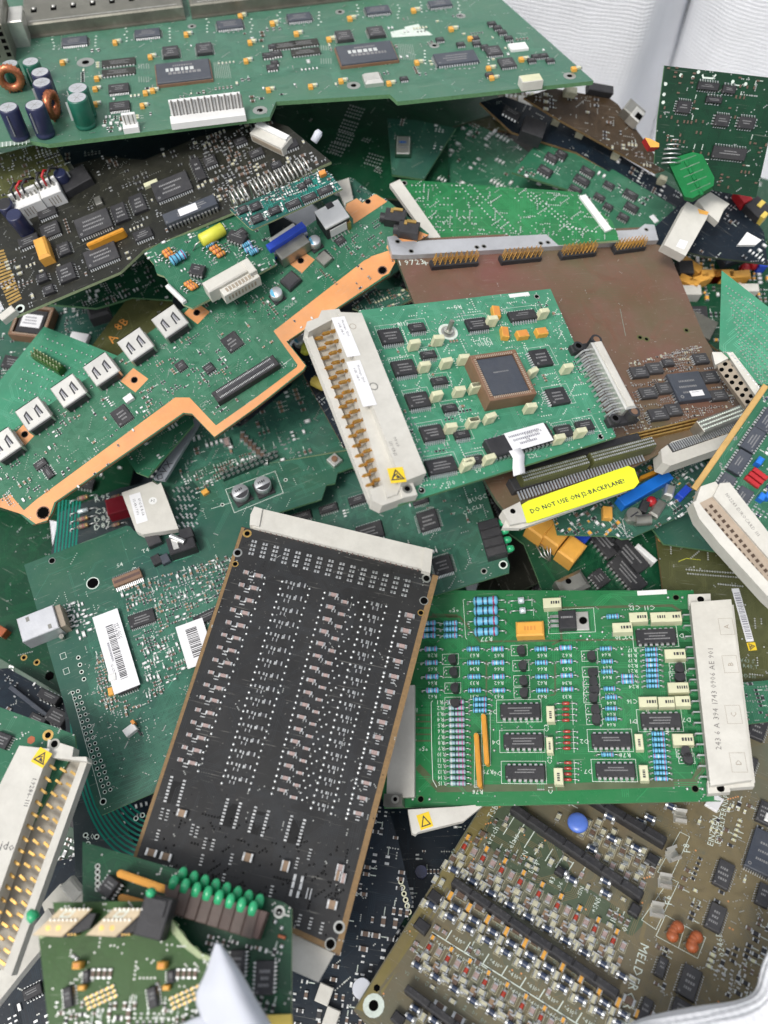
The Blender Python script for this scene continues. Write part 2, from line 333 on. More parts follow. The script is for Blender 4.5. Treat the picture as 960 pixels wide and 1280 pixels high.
# ------------------------------------------------------------------ picture ray -> point on a real plane
def ray(x, y):
    r = (x - 480) / F; u = (640 - y) / F
    return Vector((r, math.sin(TH) + u * math.cos(TH), -math.cos(TH) + u * math.sin(TH)))
def inside(x, y, poly):
    c = False; j = len(poly) - 1
    for i in range(len(poly)):
        a, b = poly[i], poly[j]
        if (a[1] > y) != (b[1] > y) and x < (b[0] - a[0]) * (y - a[1]) / (b[1] - a[1]) + a[0]: c = not c
        j = i
    return c
def tag(o, label=None, cat=None, group=None, kind=None):
    if label: o['label'] = label
    if cat: o['category'] = cat
    if group: o['group'] = group
    if kind: o['kind'] = kind
BOARDS = []
class Board:
    def __init__(s, name, label, outline, anchor, slope, u, v=None, m='pcb_mid', edge='fibre_green', thick=1.6, cat='circuit board', group=None, fixz=None):
        s.m = m; s.edge = edge; s.thick = thick; s.parts = []; s.rects = []; s.r = random.Random(len(BOARDS) * 13 + 5)
        sx, sy = slope; d = ray(anchor[0], anchor[1]); P0 = CAM + d * ((anchor[2] - CAMH) / d.z)
        def setn(a, b):
            s.n = Vector((-a, -b, 1)).normalized(); s.P0 = P0
        def hit(p):
            d = ray(p[0], p[1]); return CAM + d * ((s.P0 - CAM).dot(s.n) / d.dot(s.n))
        if v:
            best = None
            for k in range(400):
                a = sx + ((k % 20) - 10) * 0.03; b = sy + ((k // 20) - 10) * 0.03; setn(a, b)
                du = (hit(u[1]) - hit(u[0])).normalized(); dv = (hit(v[1]) - hit(v[0])).normalized()
                c = du.dot(dv) ** 2 * 60 + (a - sx) ** 2 + (b - sy) ** 2
                if best is None or c < best[0]: best = (c, a, b)
            setn(best[1], best[2])
        else: setn(sx, sy)
        ax, ay = sum(p[0] for p in outline) / len(outline), sum(p[1] for p in outline) / len(outline)
        s.O = hit((ax, ay)); s.hit = hit
        s.U = (hit(u[1]) - hit(u[0])).normalized(); s.V = s.n.cross(s.U)
        s.root = bpy.data.objects.new(name, None); COL.objects.link(s.root); s.root.empty_display_size = 0.01
        s.M = Matrix((s.U, s.V, s.n)).transposed().to_4x4(); s.M.translation = s.O; s.root.matrix_world = s.M
        tag(s.root, label, cat, group); s.px = outline
        s.out = [s.P(*p) for p in outline]
        s.b = MB(); s.b.prism(s.out, -thick, 0, m, edge); s.zi = 0
        BOARDS.append(s)
    def P(s, x, y, h=0.0):
        d = ray(x, y); q = s.O + s.n * (h * 0.001); p = CAM + d * ((q - CAM).dot(s.n) / d.dot(s.n)) - s.O
        return (p.dot(s.U) * 1000, p.dot(s.V) * 1000)
    def proj(s, x, y, h=0.0):
        p = s.O + s.U * (x * .001) + s.V * (y * .001) + s.n * (h * .001) - CAM
        z = -(p.z * math.cos(TH) - p.y * math.sin(TH)); up = p.y * math.cos(TH) + p.z * math.sin(TH)
        return (480 + F * p.x / z, 640 - F * up / z)
    def S(s, x, y, a=0.0, h=0.0):   # px per mm along local angle a and across it
        l = s.P(x, y, h); ca, sa = math.cos(math.radians(a)), math.sin(math.radians(a)); p0 = s.proj(*l, h)
        p1 = s.proj(l[0] + ca, l[1] + sa, h); p2 = s.proj(l[0] - sa, l[1] + ca, h)
        return math.dist(p0, p1), math.dist(p0, p2)
    def A(s, p, q):
        a = s.P(*p); b = s.P(*q); return math.degrees(math.atan2(b[1] - a[1], b[0] - a[0]))
    def mm(s, x, y, w, h, a=0.0, z=0.0):
        k = s.S(x, y, a, z); q = lambda t: max(0.3, round(t * 4) / 4)
        return q(w / k[0]), q(h / k[1])
    def put(s, name, me, x, y, a=0.0, size=None, h=0.0, keep=True, parent=None, loc=None, label=None):
        l = loc or s.P(x, y, h); size = size or (2, 1)
        if keep: s.rects.append((l[0], l[1], math.hypot(*size) / 2 * 0.85))
        e = dict(name=name, me=me, l=(l[0], l[1], 0.0), a=a, size=size[0] * size[1], parent=parent, label=label, kids=[])
        if parent is not None: parent['kids'].append(e)
        else: s.parts.append(e)
        return e
    def sub(s, e, name, me, lx=0, ly=0, lz=0, a=0.0, size=1, label=None):
        k = dict(name=name, me=me, l=(lx, ly, lz), a=a, size=size, label=label, kids=[]); e['kids'].append(k); return k
    def zz(s): s.zi = (s.zi + 1) % 12; return 0.02 + s.zi * 0.004
    # -------- printed things
    def line(s, pts, w, m='silk', z=0.085, closed=False):
        q = [s.P(*p) for p in pts]; s.b.ribbon(q, w, z, m, closed)
    def dots(s, pts, r=0.45, m='via', z=0.095, hole=0.0, dome=False):
        for p in pts:
            l = s.P(*p)
            if hole: s.b.ring(l[0], l[1], z, hole, r, m, 14); s.b.disc(l[0], l[1], z - 0.003, hole, 'hole', 10)
            elif dome: s.b.lathe((l[0], l[1], 0.01), (0, 0, 1), [(0, r), (r * 0.5, r * 0.8), (r * 0.85, r * 0.35)], m, 6)
            else: s.b.disc(l[0], l[1], z, r, m, 6)
    def text(s, t, x, y, px, a=0, m='silk'):
        l = s.P(x, y); k = s.S(x, y, a); s.b.text(t, l[0], l[1], 0.11, px * 1.35 / k[1], m, a)
    def boxline(s, x, y, w, h, a=0, lw=0.22, m='silk'):
        l = s.P(x, y); k = s.S(x, y, a); W, Hh = w / k[0] / 2, h / k[1] / 2; ca, sa = math.cos(math.radians(a)), math.sin(math.radians(a))
        s.b.ribbon([(l[0] + i * ca - j * sa, l[1] + i * sa + j * ca) for i, j in ((-W, -Hh), (W, -Hh), (W, Hh), (-W, Hh))], lw, 0.085, m, True)
    def area(s, pts, m, z=0.07): s.b.poly([s.P(*p) for p in pts], z, m)
    def isin(s, l, poly=None): return inside(l[0], l[1], poly or s.out)
    def free(s, l, r):
        for (a, b, q) in s.rects:
            if abs(a - l[0]) < q + r and abs(b - l[1]) < q + r: return False
        return True
    def traces(s, n, k=4, w=0.22, gap=0.5, region=None, step=(3, 14), segs=3, m=None, seed=1, base=0):
        r = random.Random(seed); poly = [s.P(*p) for p in region] if region else s.out; m = m or s.m + '_trace'
        xs = [p[0] for p in poly]; ys = [p[1] for p in poly]
        for _ in range(n):
            for t in range(20):
                p = (r.uniform(min(xs), max(xs)), r.uniform(min(ys), max(ys)))
                if inside(p[0], p[1], poly): break
            d = r.choice((0, 0, 1, 2, 2, 3, 4, 6, 6)); pts = [p]
            for q in range(r.randint(2, segs + 1)):
                L = r.uniform(*step); an = math.radians(d * 45 + base); p = (p[0] + math.cos(an) * L, p[1] + math.sin(an) * L)
                if not (inside(p[0], p[1], poly) and inside(p[0], p[1], s.out)): break
                pts.append(p); d += r.choice((-1, 1))
            if len(pts) < 2: continue
            z = s.zz(); kk = r.randint(1, k)
            for j in range(kk):
                off = (j - kk / 2) * (w + gap); q = []
                for i, pp in enumerate(pts):
                    d0 = (Vector(pts[max(i, 1)]) - Vector(pts[max(i, 1) - 1])).normalized(); d1 = (Vector(pts[min(i + 1, len(pts) - 1)]) - Vector(pts[min(i, len(pts) - 2)])).normalized()
                    nn = Vector((-d0.y - d1.y, d0.x + d1.x)).normalized(); kf = off / max(0.5, nn.dot(Vector((-d1.y, d1.x)))); q.append((pp[0] + nn.x * kf, pp[1] + nn.y * kf))
                if all(inside(a, b, s.out) for a, b in q):
                    s.b.ribbon(q, w, z, m)
                    if r.random() < 0.6: s.b.disc(q[-1][0], q[-1][1], 0.09, w * 1.3, 'via', 6)
    def vias(s, n, region=None, r=0.28, m='via', seed=3, grid=None, dome=False):
        g = random.Random(seed); poly = [s.P(*p) for p in region] if region else s.out
        xs = [p[0] for p in poly]; ys = [p[1] for p in poly]; k = 0; t = 0
        while k < n and t < n * 6:
            t += 1; x, y = g.uniform(min(xs), max(xs)), g.uniform(min(ys), max(ys))
            if g.random() < 0.35: c = g.randint(2, 7)
            else: c = 1
            dx, dy = g.choice(((1.27, 0), (0, 1.27), (0.9, 0.9)))
            for i in range(c):
                l = (x + dx * i, y + dy * i)
                if inside(l[0], l[1], poly) and inside(l[0], l[1], s.out) and s.free(l, r):
                    if dome: s.b.lathe((l[0], l[1], 0.01), (0, 0, 1), [(0, r), (r * 0.6, r * 0.75), (r, r * 0.3)], m, 6)
                    else: s.b.disc(l[0], l[1], 0.095, r, m, 6)
                    k += 1
    def scatter(s, n, region=None, kinds=('res', 'cap', 'cap2'), size=(1.6, 0.8), seed=2, silk=0.3, names=None, base=0):
        g = random.Random(seed); poly = [s.P(*p) for p in region] if region else s.out
        xs = [p[0] for p in poly]; ys = [p[1] for p in poly]; k = 0; t = 0
        while k < n and t < n * 8:
            t += 1; x, y = g.uniform(min(xs), max(xs)), g.uniform(min(ys), max(ys)); a = g.choice((0, 90)) + base; c = g.choice((1, 1, 2, 3, 5)); pit = size[1] * g.uniform(1.5, 2.0)
            kd = g.choice(kinds); f = g.choice((0.8, 1, 1, 1.3)); sz = (size[0] * f, size[1] * f); pit = max(pit, sz[1] * 1.25)
            for i in range(c):
                l = (x - math.sin(math.radians(a)) * pit * i, y + math.cos(math.radians(a)) * pit * i)
                if inside(l[0], l[1], poly) and inside(l[0], l[1], s.out) and s.free(l, sz[0] * 0.55):
                    s.put('surface_mount_component', smd(kd, *sz), 0, 0, a, sz, loc=l); s.rects[-1] = (l[0], l[1], sz[1] * 0.55); k += 1
                    if g.random() < silk: s.b.dashes(l[0] + math.cos(math.radians(a)) * sz[0], l[1] + math.sin(math.radians(a)) * sz[0], 0.11, sz[0] * 0.9, 0.5, 'silk', a, g)
    # -------- components, centre and size given in picture pixels
    def chip(s, x, y, w, h, n=8, sides='v', t=2.0, a=0, kind='soic', m='plastic', name='chip', mark=True, pin=1.0, label=None):
        W, Hh = s.mm(x, y, w, h, a, t); return s.put(name, ic(W, Hh, t, n, sides, kind, m, mark, pin), x, y, a, (W, Hh), h=t, label=label)
    def box(s, x, y, w, h, t, m, a=0, c=0.3, name='capacitor', topm=None, mark=None, **k):
        W, Hh = s.mm(x, y, w, h, a, t); return s.put(name, block(W, Hh, t, m, c, topm, mark), x, y, a, (W, Hh), h=t, **k)
    def smd(s, x, y, w, h, kind='cap', a=0, name='surface_mount_component'):
        W, Hh = s.mm(x, y, w, h, a); return s.put(name, smd(kind, W, Hh), x, y, a, (W, Hh))
    def axial(s, x, y, span, body, dia, kind='blue', a=0, name='resistor'):
        W, D = s.mm(x, y, body, dia, a); L, _ = s.mm(x, y, span, dia, a); return s.put(name, axial(L, W, D, kind), x, y, a, (L, D))
    def sticker(s, e, w, h, z, m='paper', a=0, lx=0, ly=0, bars=0, lines=2, name='sticker', txt=None):
        b = MB(); b.box(0, 0, 0, w, h, 0.12, m); g = s.r; zz = 0.15
        if bars:
            x = -w * 0.42
            while x < w * (0.42 if bars == 1 else 0.1):
                q = g.uniform(0.15, 0.5); b.box(x, -h * 0.05, zz - 0.02, q, h * 0.42, 0.02, 'ink'); x += q + g.uniform(0.2, 0.5)
        for i in range(lines): b.dashes(-w * 0.05, h * (0.36 - 0.18 * i) if bars else h * (0.25 - 0.45 * i / max(1, lines - 1 or 1)), zz, w * g.uniform(0.4, 0.8), h * 0.11, 'ink_soft', 0, g)
        if txt:
            for (t_, tx, ty, sz, an) in txt: b.text(t_, tx, ty, zz + .01, sz, 'ink', an)
        return s.sub(e, name, b.mesh(name), lx, ly, z, a, w * h)
    def finish(s):
        def mk(name, me, parent, l, a, label=None):
            o = bpy.data.objects.new(name, me); COL.objects.link(o); o.parent = parent
            o.location = (l[0] * .001, l[1] * .001, l[2] * .001); o.rotation_euler = (0, 0, math.radians(a))
            if label: o['label'] = label
            return o
        mk('substrate', s.b.mesh('substrate'), s.root, (0, 0, 0), 0)
        by = {}
        for e in s.parts: by.setdefault(e['name'], []).append(e)
        def vis(e):
            p = s.proj(e['l'][0], e['l'][1]); return (0 <= p[0] <= 960 and 0 <= p[1] <= 1280)
        for nme, L in by.items():
            L.sort(key=lambda e: -(e['size'] * (1 if vis(e) else 0.01) + 100 * bool(e['kids'])))
            rest = L[95:] if len(L) > 99 else []
            for e in (L[:95] if rest else L):
                o = mk(nme, e['me'], s.root, e['l'], e['a'], e['label'])
                for k in e['kids']: mk(k['name'], k['me'], o, k['l'], k['a'], k['label'])
            if rest:
                vs = []; fs = []; mi = []; mats = []; sm = []
                for e in rest:
                    me = e['me']; ca, sa = math.cos(math.radians(e['a'])), math.sin(math.radians(e['a'])); o0 = len(vs)
                    mp = []
                    for mm_ in me.materials:
                        if mm_ not in mats: mats.append(mm_)
                        mp.append(mats.index(mm_))
                    for v in me.vertices: vs.append((v.co.x * ca - v.co.y * sa + e['l'][0] * .001, v.co.x * sa + v.co.y * ca + e['l'][1] * .001, v.co.z))
                    for p in me.polygons: fs.append(tuple(i + o0 for i in p.vertices)); mi.append(mp[p.material_index]); sm.append(p.use_smooth)
                me = bpy.data.meshes.new(nme); me.from_pydata(vs, [], fs)
                for m_ in mats: me.materials.append(m_)
                me.polygons.foreach_set('material_index', mi); me.polygons.foreach_set('use_smooth', sm)
                o = mk(nme, me, s.root, (0, 0, 0), 0); o['kind'] = 'stuff'
# ------------------------------------------------------------------ component meshes (shared between copies)
_K = {}
def cached(f):
    def g(*a, **k):
        key = (f.__name__, a, tuple(sorted(k.items())))
        if key not in _K: _K[key] = f(*a, **k)
        return _K[key]
    return g
@cached
def ic(w, h, t, n, sides, kind, m, mark, pin):
    b = MB(); r = random.Random(int(w * 40 + h * 7)); z0 = 0.5 if kind == 'dip' else 0.12
    b.box(0, 0, z0, w, h, t - z0, m, min(0.35, t * 0.2))
    def leg(x, y, dx, dy, pw):
        if kind == 'dip':
            b.hexa((x, y, t * 0.5), (x + dx * 0.9, y + dy * 0.9, t * 0.5), pw, 0.25, 'lead'); b.hexa((x + dx * 0.9, y + dy * 0.9, t * 0.5 + .2), (x + dx * 0.9, y + dy * 0.9, -0.1), pw * 0.8, 0.25, 'lead')
        elif kind == 'j':
            b.hexa((x + dx * 0.15, y + dy * 0.15, t * 0.6), (x + dx * 0.15, y + dy * 0.15, 0.05), pw, 0.2, 'lead')
        else:
            b.hexa((x, y, t * 0.45), (x + dx * pin * 0.6, y + dy * pin * 0.6, 0.12), pw, 0.16, 'lead'); b.hexa((x + dx * pin * 0.55, y + dy * pin * 0.55, 0.06), (x + dx * pin, y + dy * pin, 0.06), pw, 0.16, 'solder')
    def side(x0, y0, x1, y1, dx, dy, k):
        L = math.dist((x0, y0), (x1, y1)); pw = (1.35 if kind == 'dip' else 0.5) * (L / k if kind != 'dip' else 1.0); pw = min(pw, L / k * 0.6)
        for i in range(k):
            f = (i + 0.5) / k; leg(x0 + (x1 - x0) * f, y0 + (y1 - y0) * f, dx, dy, pw)
    if sides in ('v', '4'):
        side(-w * .48, h / 2, w * .48, h / 2, 0, 1, n); side(-w * .48, -h / 2, w * .48, -h / 2, 0, -1, n)
    if sides in ('h', '4'):
        k = n if sides == 'h' else max(2, int(n * h / w + .5)); side(w / 2, -h * .48, w / 2, h * .48, 1, 0, k); side(-w / 2, -h * .48, -w / 2, h * .48, -1, 0, k)
    if mark:
        q = min(w, h); b.ring(-w / 2 + q * .14, -h / 2 + q * .14, t + .01, q * .03, q * .06, 'marking', 8)
        lay = 3 if q > 6 else 2
        for i in range(lay): b.dashes(r.uniform(-.05, .05) * w, h * (0.18 - 0.2 * i), t + .012, w * r.uniform(.35, .65), min(h * .09, 1.1), 'marking', 0, r)
    return b.mesh('chip')
@cached
def block(w, h, t, m, c=0.3, topm=None, mark=None):
    b = MB(); b.box(0, 0, 0, w, h, t, m, min(c, w * .2, h * .2), topm=topm)
    if mark: b.dashes(w * .05, 0, t + .012, w * .5, h * .3, mark, 0, random.Random(int(w * 9)))
    return b.mesh('block')
SMDM = {'res': ('plastic', 0.45), 'cap': ('ceramic_tan', 0.85), 'cap2': ('ceramic_brown', 0.8), 'pink': ('ceramic_pink', 0.7), 'cream': ('cream', 0.8), 'yellow': ('yellow_cap', 1.0), 'white': ('white', .8), 'dim': ('cream_dim', .8)}
@cached
def smd(kind, w, h):
    b = MB()
    if kind in ('melf', 'redm'):
        r = h * .46; b.cyl((-w * .28, 0, r), (w * .28, 0, r), r, 'melf' if kind == 'melf' else 'diode_red', 10)
        for sgn in (-1, 1): b.cyl((sgn * w * .28, 0, r), (sgn * w / 2, 0, r), r * 1.04, 'lead', 10); b.box(sgn * w * .42, 0, 0, w * .3, h * 1.1, .15, 'solder')
    elif kind == 'pads':
        for sgn in (-1, 1): b.box(sgn * w * .36, 0, 0, w * .28, h, .3, 'solder', .1)
    elif kind == 'sot':
        b.box(0, 0, .1, w * .62, h, h * .5, 'plastic', .12)
        for sgn, yy in ((-1, h * .3), (-1, -h * .3), (1, 0)): b.hexa((sgn * w * .3, yy, h * .25), (sgn * w * .55, yy, .1), h * .25, .15, 'lead')
    else:
        m, th = SMDM[kind]; t = h * th * .8
        b.box(0, 0, .02, w * .58, h * .94, t, m)
        for sgn in (-1, 1): b.box(sgn * w * .40, 0, 0, w * .22, h, t + .06, 'solder', .08); 
    return b.mesh('surface_mount_component')
BANDS = {'blue': ('res_blue', ['band_dark', 'band_dark', 'band_dark', 'band_red']), 'blue2': ('res_blue', ['band_dark', 'band_red', 'band_dark', 'band_dark']), 'pink': ('res_blue', ['band_pink', 'band_white', 'band_dark', 'band_pink']),
         'col': ('res_teal', ['band_white', 'band_dark', 'band_pink', 'band_pink']), 'red': ('diode_red', ['band_dark']), 'glass': ('glass_silver', []), 'tan': ('ceramic_tan', ['band_dark', 'band_red', 'gold']), 'orange': ('orange', ['band_red', 'band_dark']), 'black': ('plastic', ['band_white'])}
@cached
def axial(L, w, d, kind):
    b = MB(); body, bands = BANDS[kind]; r = d / 2; z = r + 0.15
    b.lathe((-w / 2, 0, z), (1, 0, 0), [(0, r * .55), (w * .05, r), (w * .20, r), (w * .26, r * .86), (w * .74, r * .86), (w * .80, r), (w * .95, r), (w, r * .55)] if body.startswith('res') else [(0, r * .7), (w * .08, r), (w * .92, r), (w, r * .7)], body, 10)
    for i, c in enumerate(bands):
        f = (i + 1) / (len(bands) + 1) if len(bands) > 1 else .2
        if i == 0 and len(bands) > 2: f = .13
        if i == len(bands) - 1 and len(bands) > 2: f = .84
        rr = r * (1.03 if f < .2 or f > .8 else .9) if body.startswith('res') else r * 1.03
        b.cyl((-w / 2 + w * f - w * .035, 0, z), (-w / 2 + w * f + w * .035, 0, z), rr, c, 10)
    for sgn in (-1, 1):
        b.tube([(sgn * w * .48, 0, z), (sgn * (L / 2 - .4), 0, z), (sgn * L / 2, 0, z - .4), (sgn * L / 2, 0, -.1)], min(.3, d * .14), 'lead', 5)
        b.lathe((sgn * L / 2, 0, .01), (0, 0, 1), [(0, .75), (.35, .5), (.6, .2)], 'solder', 7)
    return b.mesh('resistor')
@cached
def can(r, h, m, top='alu', vent=True):
    b = MB(); b.lathe((0, 0, .1), (0, 0, 1), [(0, r * .96), (h * .05, r), (h * .12, r), (h * .15, r * .93), (h * .19, r), (h * .96, r), (h, r * .93)], m, 20)
    b.disc(0, 0, h + .12, r * .86, top, 20)
    if vent:
        for a in (0, 60, 120): b.hexa((-r * .6 * math.cos(math.radians(a)), -r * .6 * math.sin(math.radians(a)), h + .12), (r * .6 * math.cos(math.radians(a)), r * .6 * math.sin(math.radians(a)), h + .12), .12, .05, 'steel')
    b.hexa((r * .99, 0, h * .25), (r * .99, 0, h * .9), r * .4, .1, 'band_white'); return b.mesh('can')
@cached
def smdcan(r, h, ink='ink'):
    b = MB(); b.box(0, 0, 0, r * 2.15, r * 2.15, h * .15, 'plastic'); b.lathe((0, 0, h * .15), (0, 0, 1), [(0, r * .9), (h * .1, r * .8), (h * .15, r), (h * .8, r), (h * .85, r * .95)], 'alu', 20)
    q = [(r * .93 * math.cos(math.radians(t)), r * .93 * math.sin(math.radians(t))) for t in range(200, 345, 12)]; b.poly(q, h + .02, ink)
    b.dashes(0, r * .25, h + .03, r, r * .3, 'ink', 0); return b.mesh('capacitor')
@cached
def to92(r=2.1, h=4.2, a=0):
    b = MB(); q = [(r * math.cos(math.radians(t)), r * math.sin(math.radians(t))) for t in range(-40, 221, 20)]; b.prism(q, 1.2, 1.2 + h, 'plastic', 'plastic')
    for x in (-1.27, 0, 1.27): b.cyl((x, 0, 0), (x, 0, 1.3), .22, 'lead', 5); b.disc(x, 0, .1, .6, 'solder', 6)
    return b.mesh('transistor')
@cached
def sip(L, w, h, m='sip_orange'):
    b = MB(); n = 8; q = [(-L / 2 + w / 2 - w / 2 * math.sin(math.radians(t)), w / 2 * math.cos(math.radians(t))) for t in range(0, 181, 30)] + [(L / 2 - w / 2 + w / 2 * math.sin(math.radians(t)), -w / 2 * math.cos(math.radians(t))) for t in range(0, 181, 30)]
    b.prism(q, .6, h, m, m); q2 = [(x * .985, y * .6) for x, y in q]; b.prism(q2, h, h + w * .15, m, m)
    k = int(L / 2.54)
    for i in range(k): b.cyl((-L / 2 + (i + .5) * L / k, 0, 0), (-L / 2 + (i + .5) * L / k, 0, .7), .25, 'lead', 5)
    return b.mesh('resistor_network')
@cached
def pin(l, z, r=.32, m='pingold', bend=True):
    b = MB(); b.hexa((0, 0, z), (l, 0, z), r * 2, r * 2, m); b.hexa((l, 0, z + r * .4), (l + .6, 0, z + r * .6), r, r, m); return b.mesh('pin')
@cached
def usb(w, d, t):
    b = MB(); b.box(0, 0, 0, w, d, t, 'tin', .4)
    for x in (-w * .22, w * .22):
        b.ribbon([(x - w * .09, -d * .28), (x - w * .07, d * .12), (x + w * .05, d * .2), (x + w * .08, -d * .22)], .85, t + .02, 'ink', False); b.poly([(x - w * .03, d * .10), (x + w * .03, d * .14), (x + w * .03, -d * .2), (x - w * .02, -d * .2)], t + .03, 'ink_soft')
    b.box(0, -d / 2 - .3, .6, w * .86, .7, t * .75, 'plastic'); b.box(w / 2 + .3, 0, 0, .6, d * .7, t * .5, 'steel'); b.box(0, d / 2 + .2, .7, w * .9, .5, t * .8, 'hole')
    for x in (-w * .3, 0, w * .3): b.box(x, -d / 2 - 1, 0, .8, 1.0, .3, 'solder')
    return b.mesh('usb_socket')
@cached
def header(n, rows, pitch, hh, body='plastic', pinm='pingold', ph=6.0, slant=0.0):
    b = MB(); b.box(0, 0, 0, n * pitch, rows * pitch, hh, body, .25); return b.mesh('pin_header')
@cached
def post(z0, z1, r, m, sx=0.0, sy=0.0):
    b = MB(); b.hexa((0, 0, z0), (sx, sy, z1), r * 2, r * 2, m); return b.mesh('pin')
@cached
def led(r, h, m='led_green'):
    b = MB(); b.lathe((0, 0, 0), (0, 0, 1), [(0, r * 1.15), (h * .12, r * 1.15), (h * .14, r), (h * .6, r), (h * .78, r * .85), (h * .92, r * .5), (h, r * .12)], m, 14); return b.mesh('led')
# ------------------------------------------------------------------ helpers for parts drawn in a board's own plane
def lerp(p, q, f): return (p[0] + (q[0] - p[0]) * f, p[1] + (q[1] - p[1]) * f)
def row(p, q, n): return [lerp(p, q, i / (n - 1) if n > 1 else 0) for i in range(n)]
def local(s, name, mb, size=500.0, label=None):
    e = dict(name=name, me=mb.mesh(name), l=(0, 0, 0), a=0, size=size, label=label, kids=[]); s.parts.append(e); return e
Board.local = local
def bar(s, name, p0, p1, wpx, t, m, z=0.0, c=0.3, me=None, parent=None, label=None, topm=None, fit=True):
    a0 = s.P(*p0, z + t); a1 = s.P(*p1, z + t); L = math.dist(a0, a1); a = math.degrees(math.atan2(a1[1] - a0[1], a1[0] - a0[0]))
    cx, cy = (a0[0] + a1[0]) / 2, (a0[1] + a1[1]) / 2; k = s.S((p0[0] + p1[0]) / 2, (p0[1] + p1[1]) / 2, a, z + t); W = wpx / k[1]
    if me is None:
        b = MB(); b.box(0, 0, z, L, W, t, m, c, topm=topm); me = b.mesh(name)
    e = s.put(name, me, 0, 0, a, (L, W), loc=(cx, cy), label=label)
    if fit:
        s.rects.pop()
        n = max(1, int(L / max(W, 1)))
        for i in range(n): f = (i + .5) / n; s.rects.append((a0[0] + (a1[0] - a0[0]) * f, a0[1] + (a1[1] - a0[1]) * f, W / 2))
    e['L'] = L; e['W'] = W; return e
Board.bar = bar
def poly_prism(b, s, pts, z0, z1, mt, ms=None): b.prism([s.P(*p, z1) for p in pts], z0, z1, mt, ms or mt)
def warn_sign(s, e, x, y, size, z, a, lx=0, ly=0):
    b = MB(); h = size / 2; b.box(0, 0, 0, size, size * 1.05, .12, 'sticker_yellow')
    b.ribbon([(-h * .75, -h * .6), (h * .75, -h * .6), (0, h * .7)], size * .09, .14, 'ink', True)
    b.poly([(-h * .15, -h * .45), (h * .5, -h * .45), (h * .1, 0), (-h * .1, -h * .1)], .15, 'ink'); b.ribbon([(-h * .5, -h * .2), (h * .1, h * .2)], size * .08, .16, 'ink')
    return s.sub(e, 'warning_sticker', b.mesh('warning_sticker'), lx, ly, z, a, size * size)

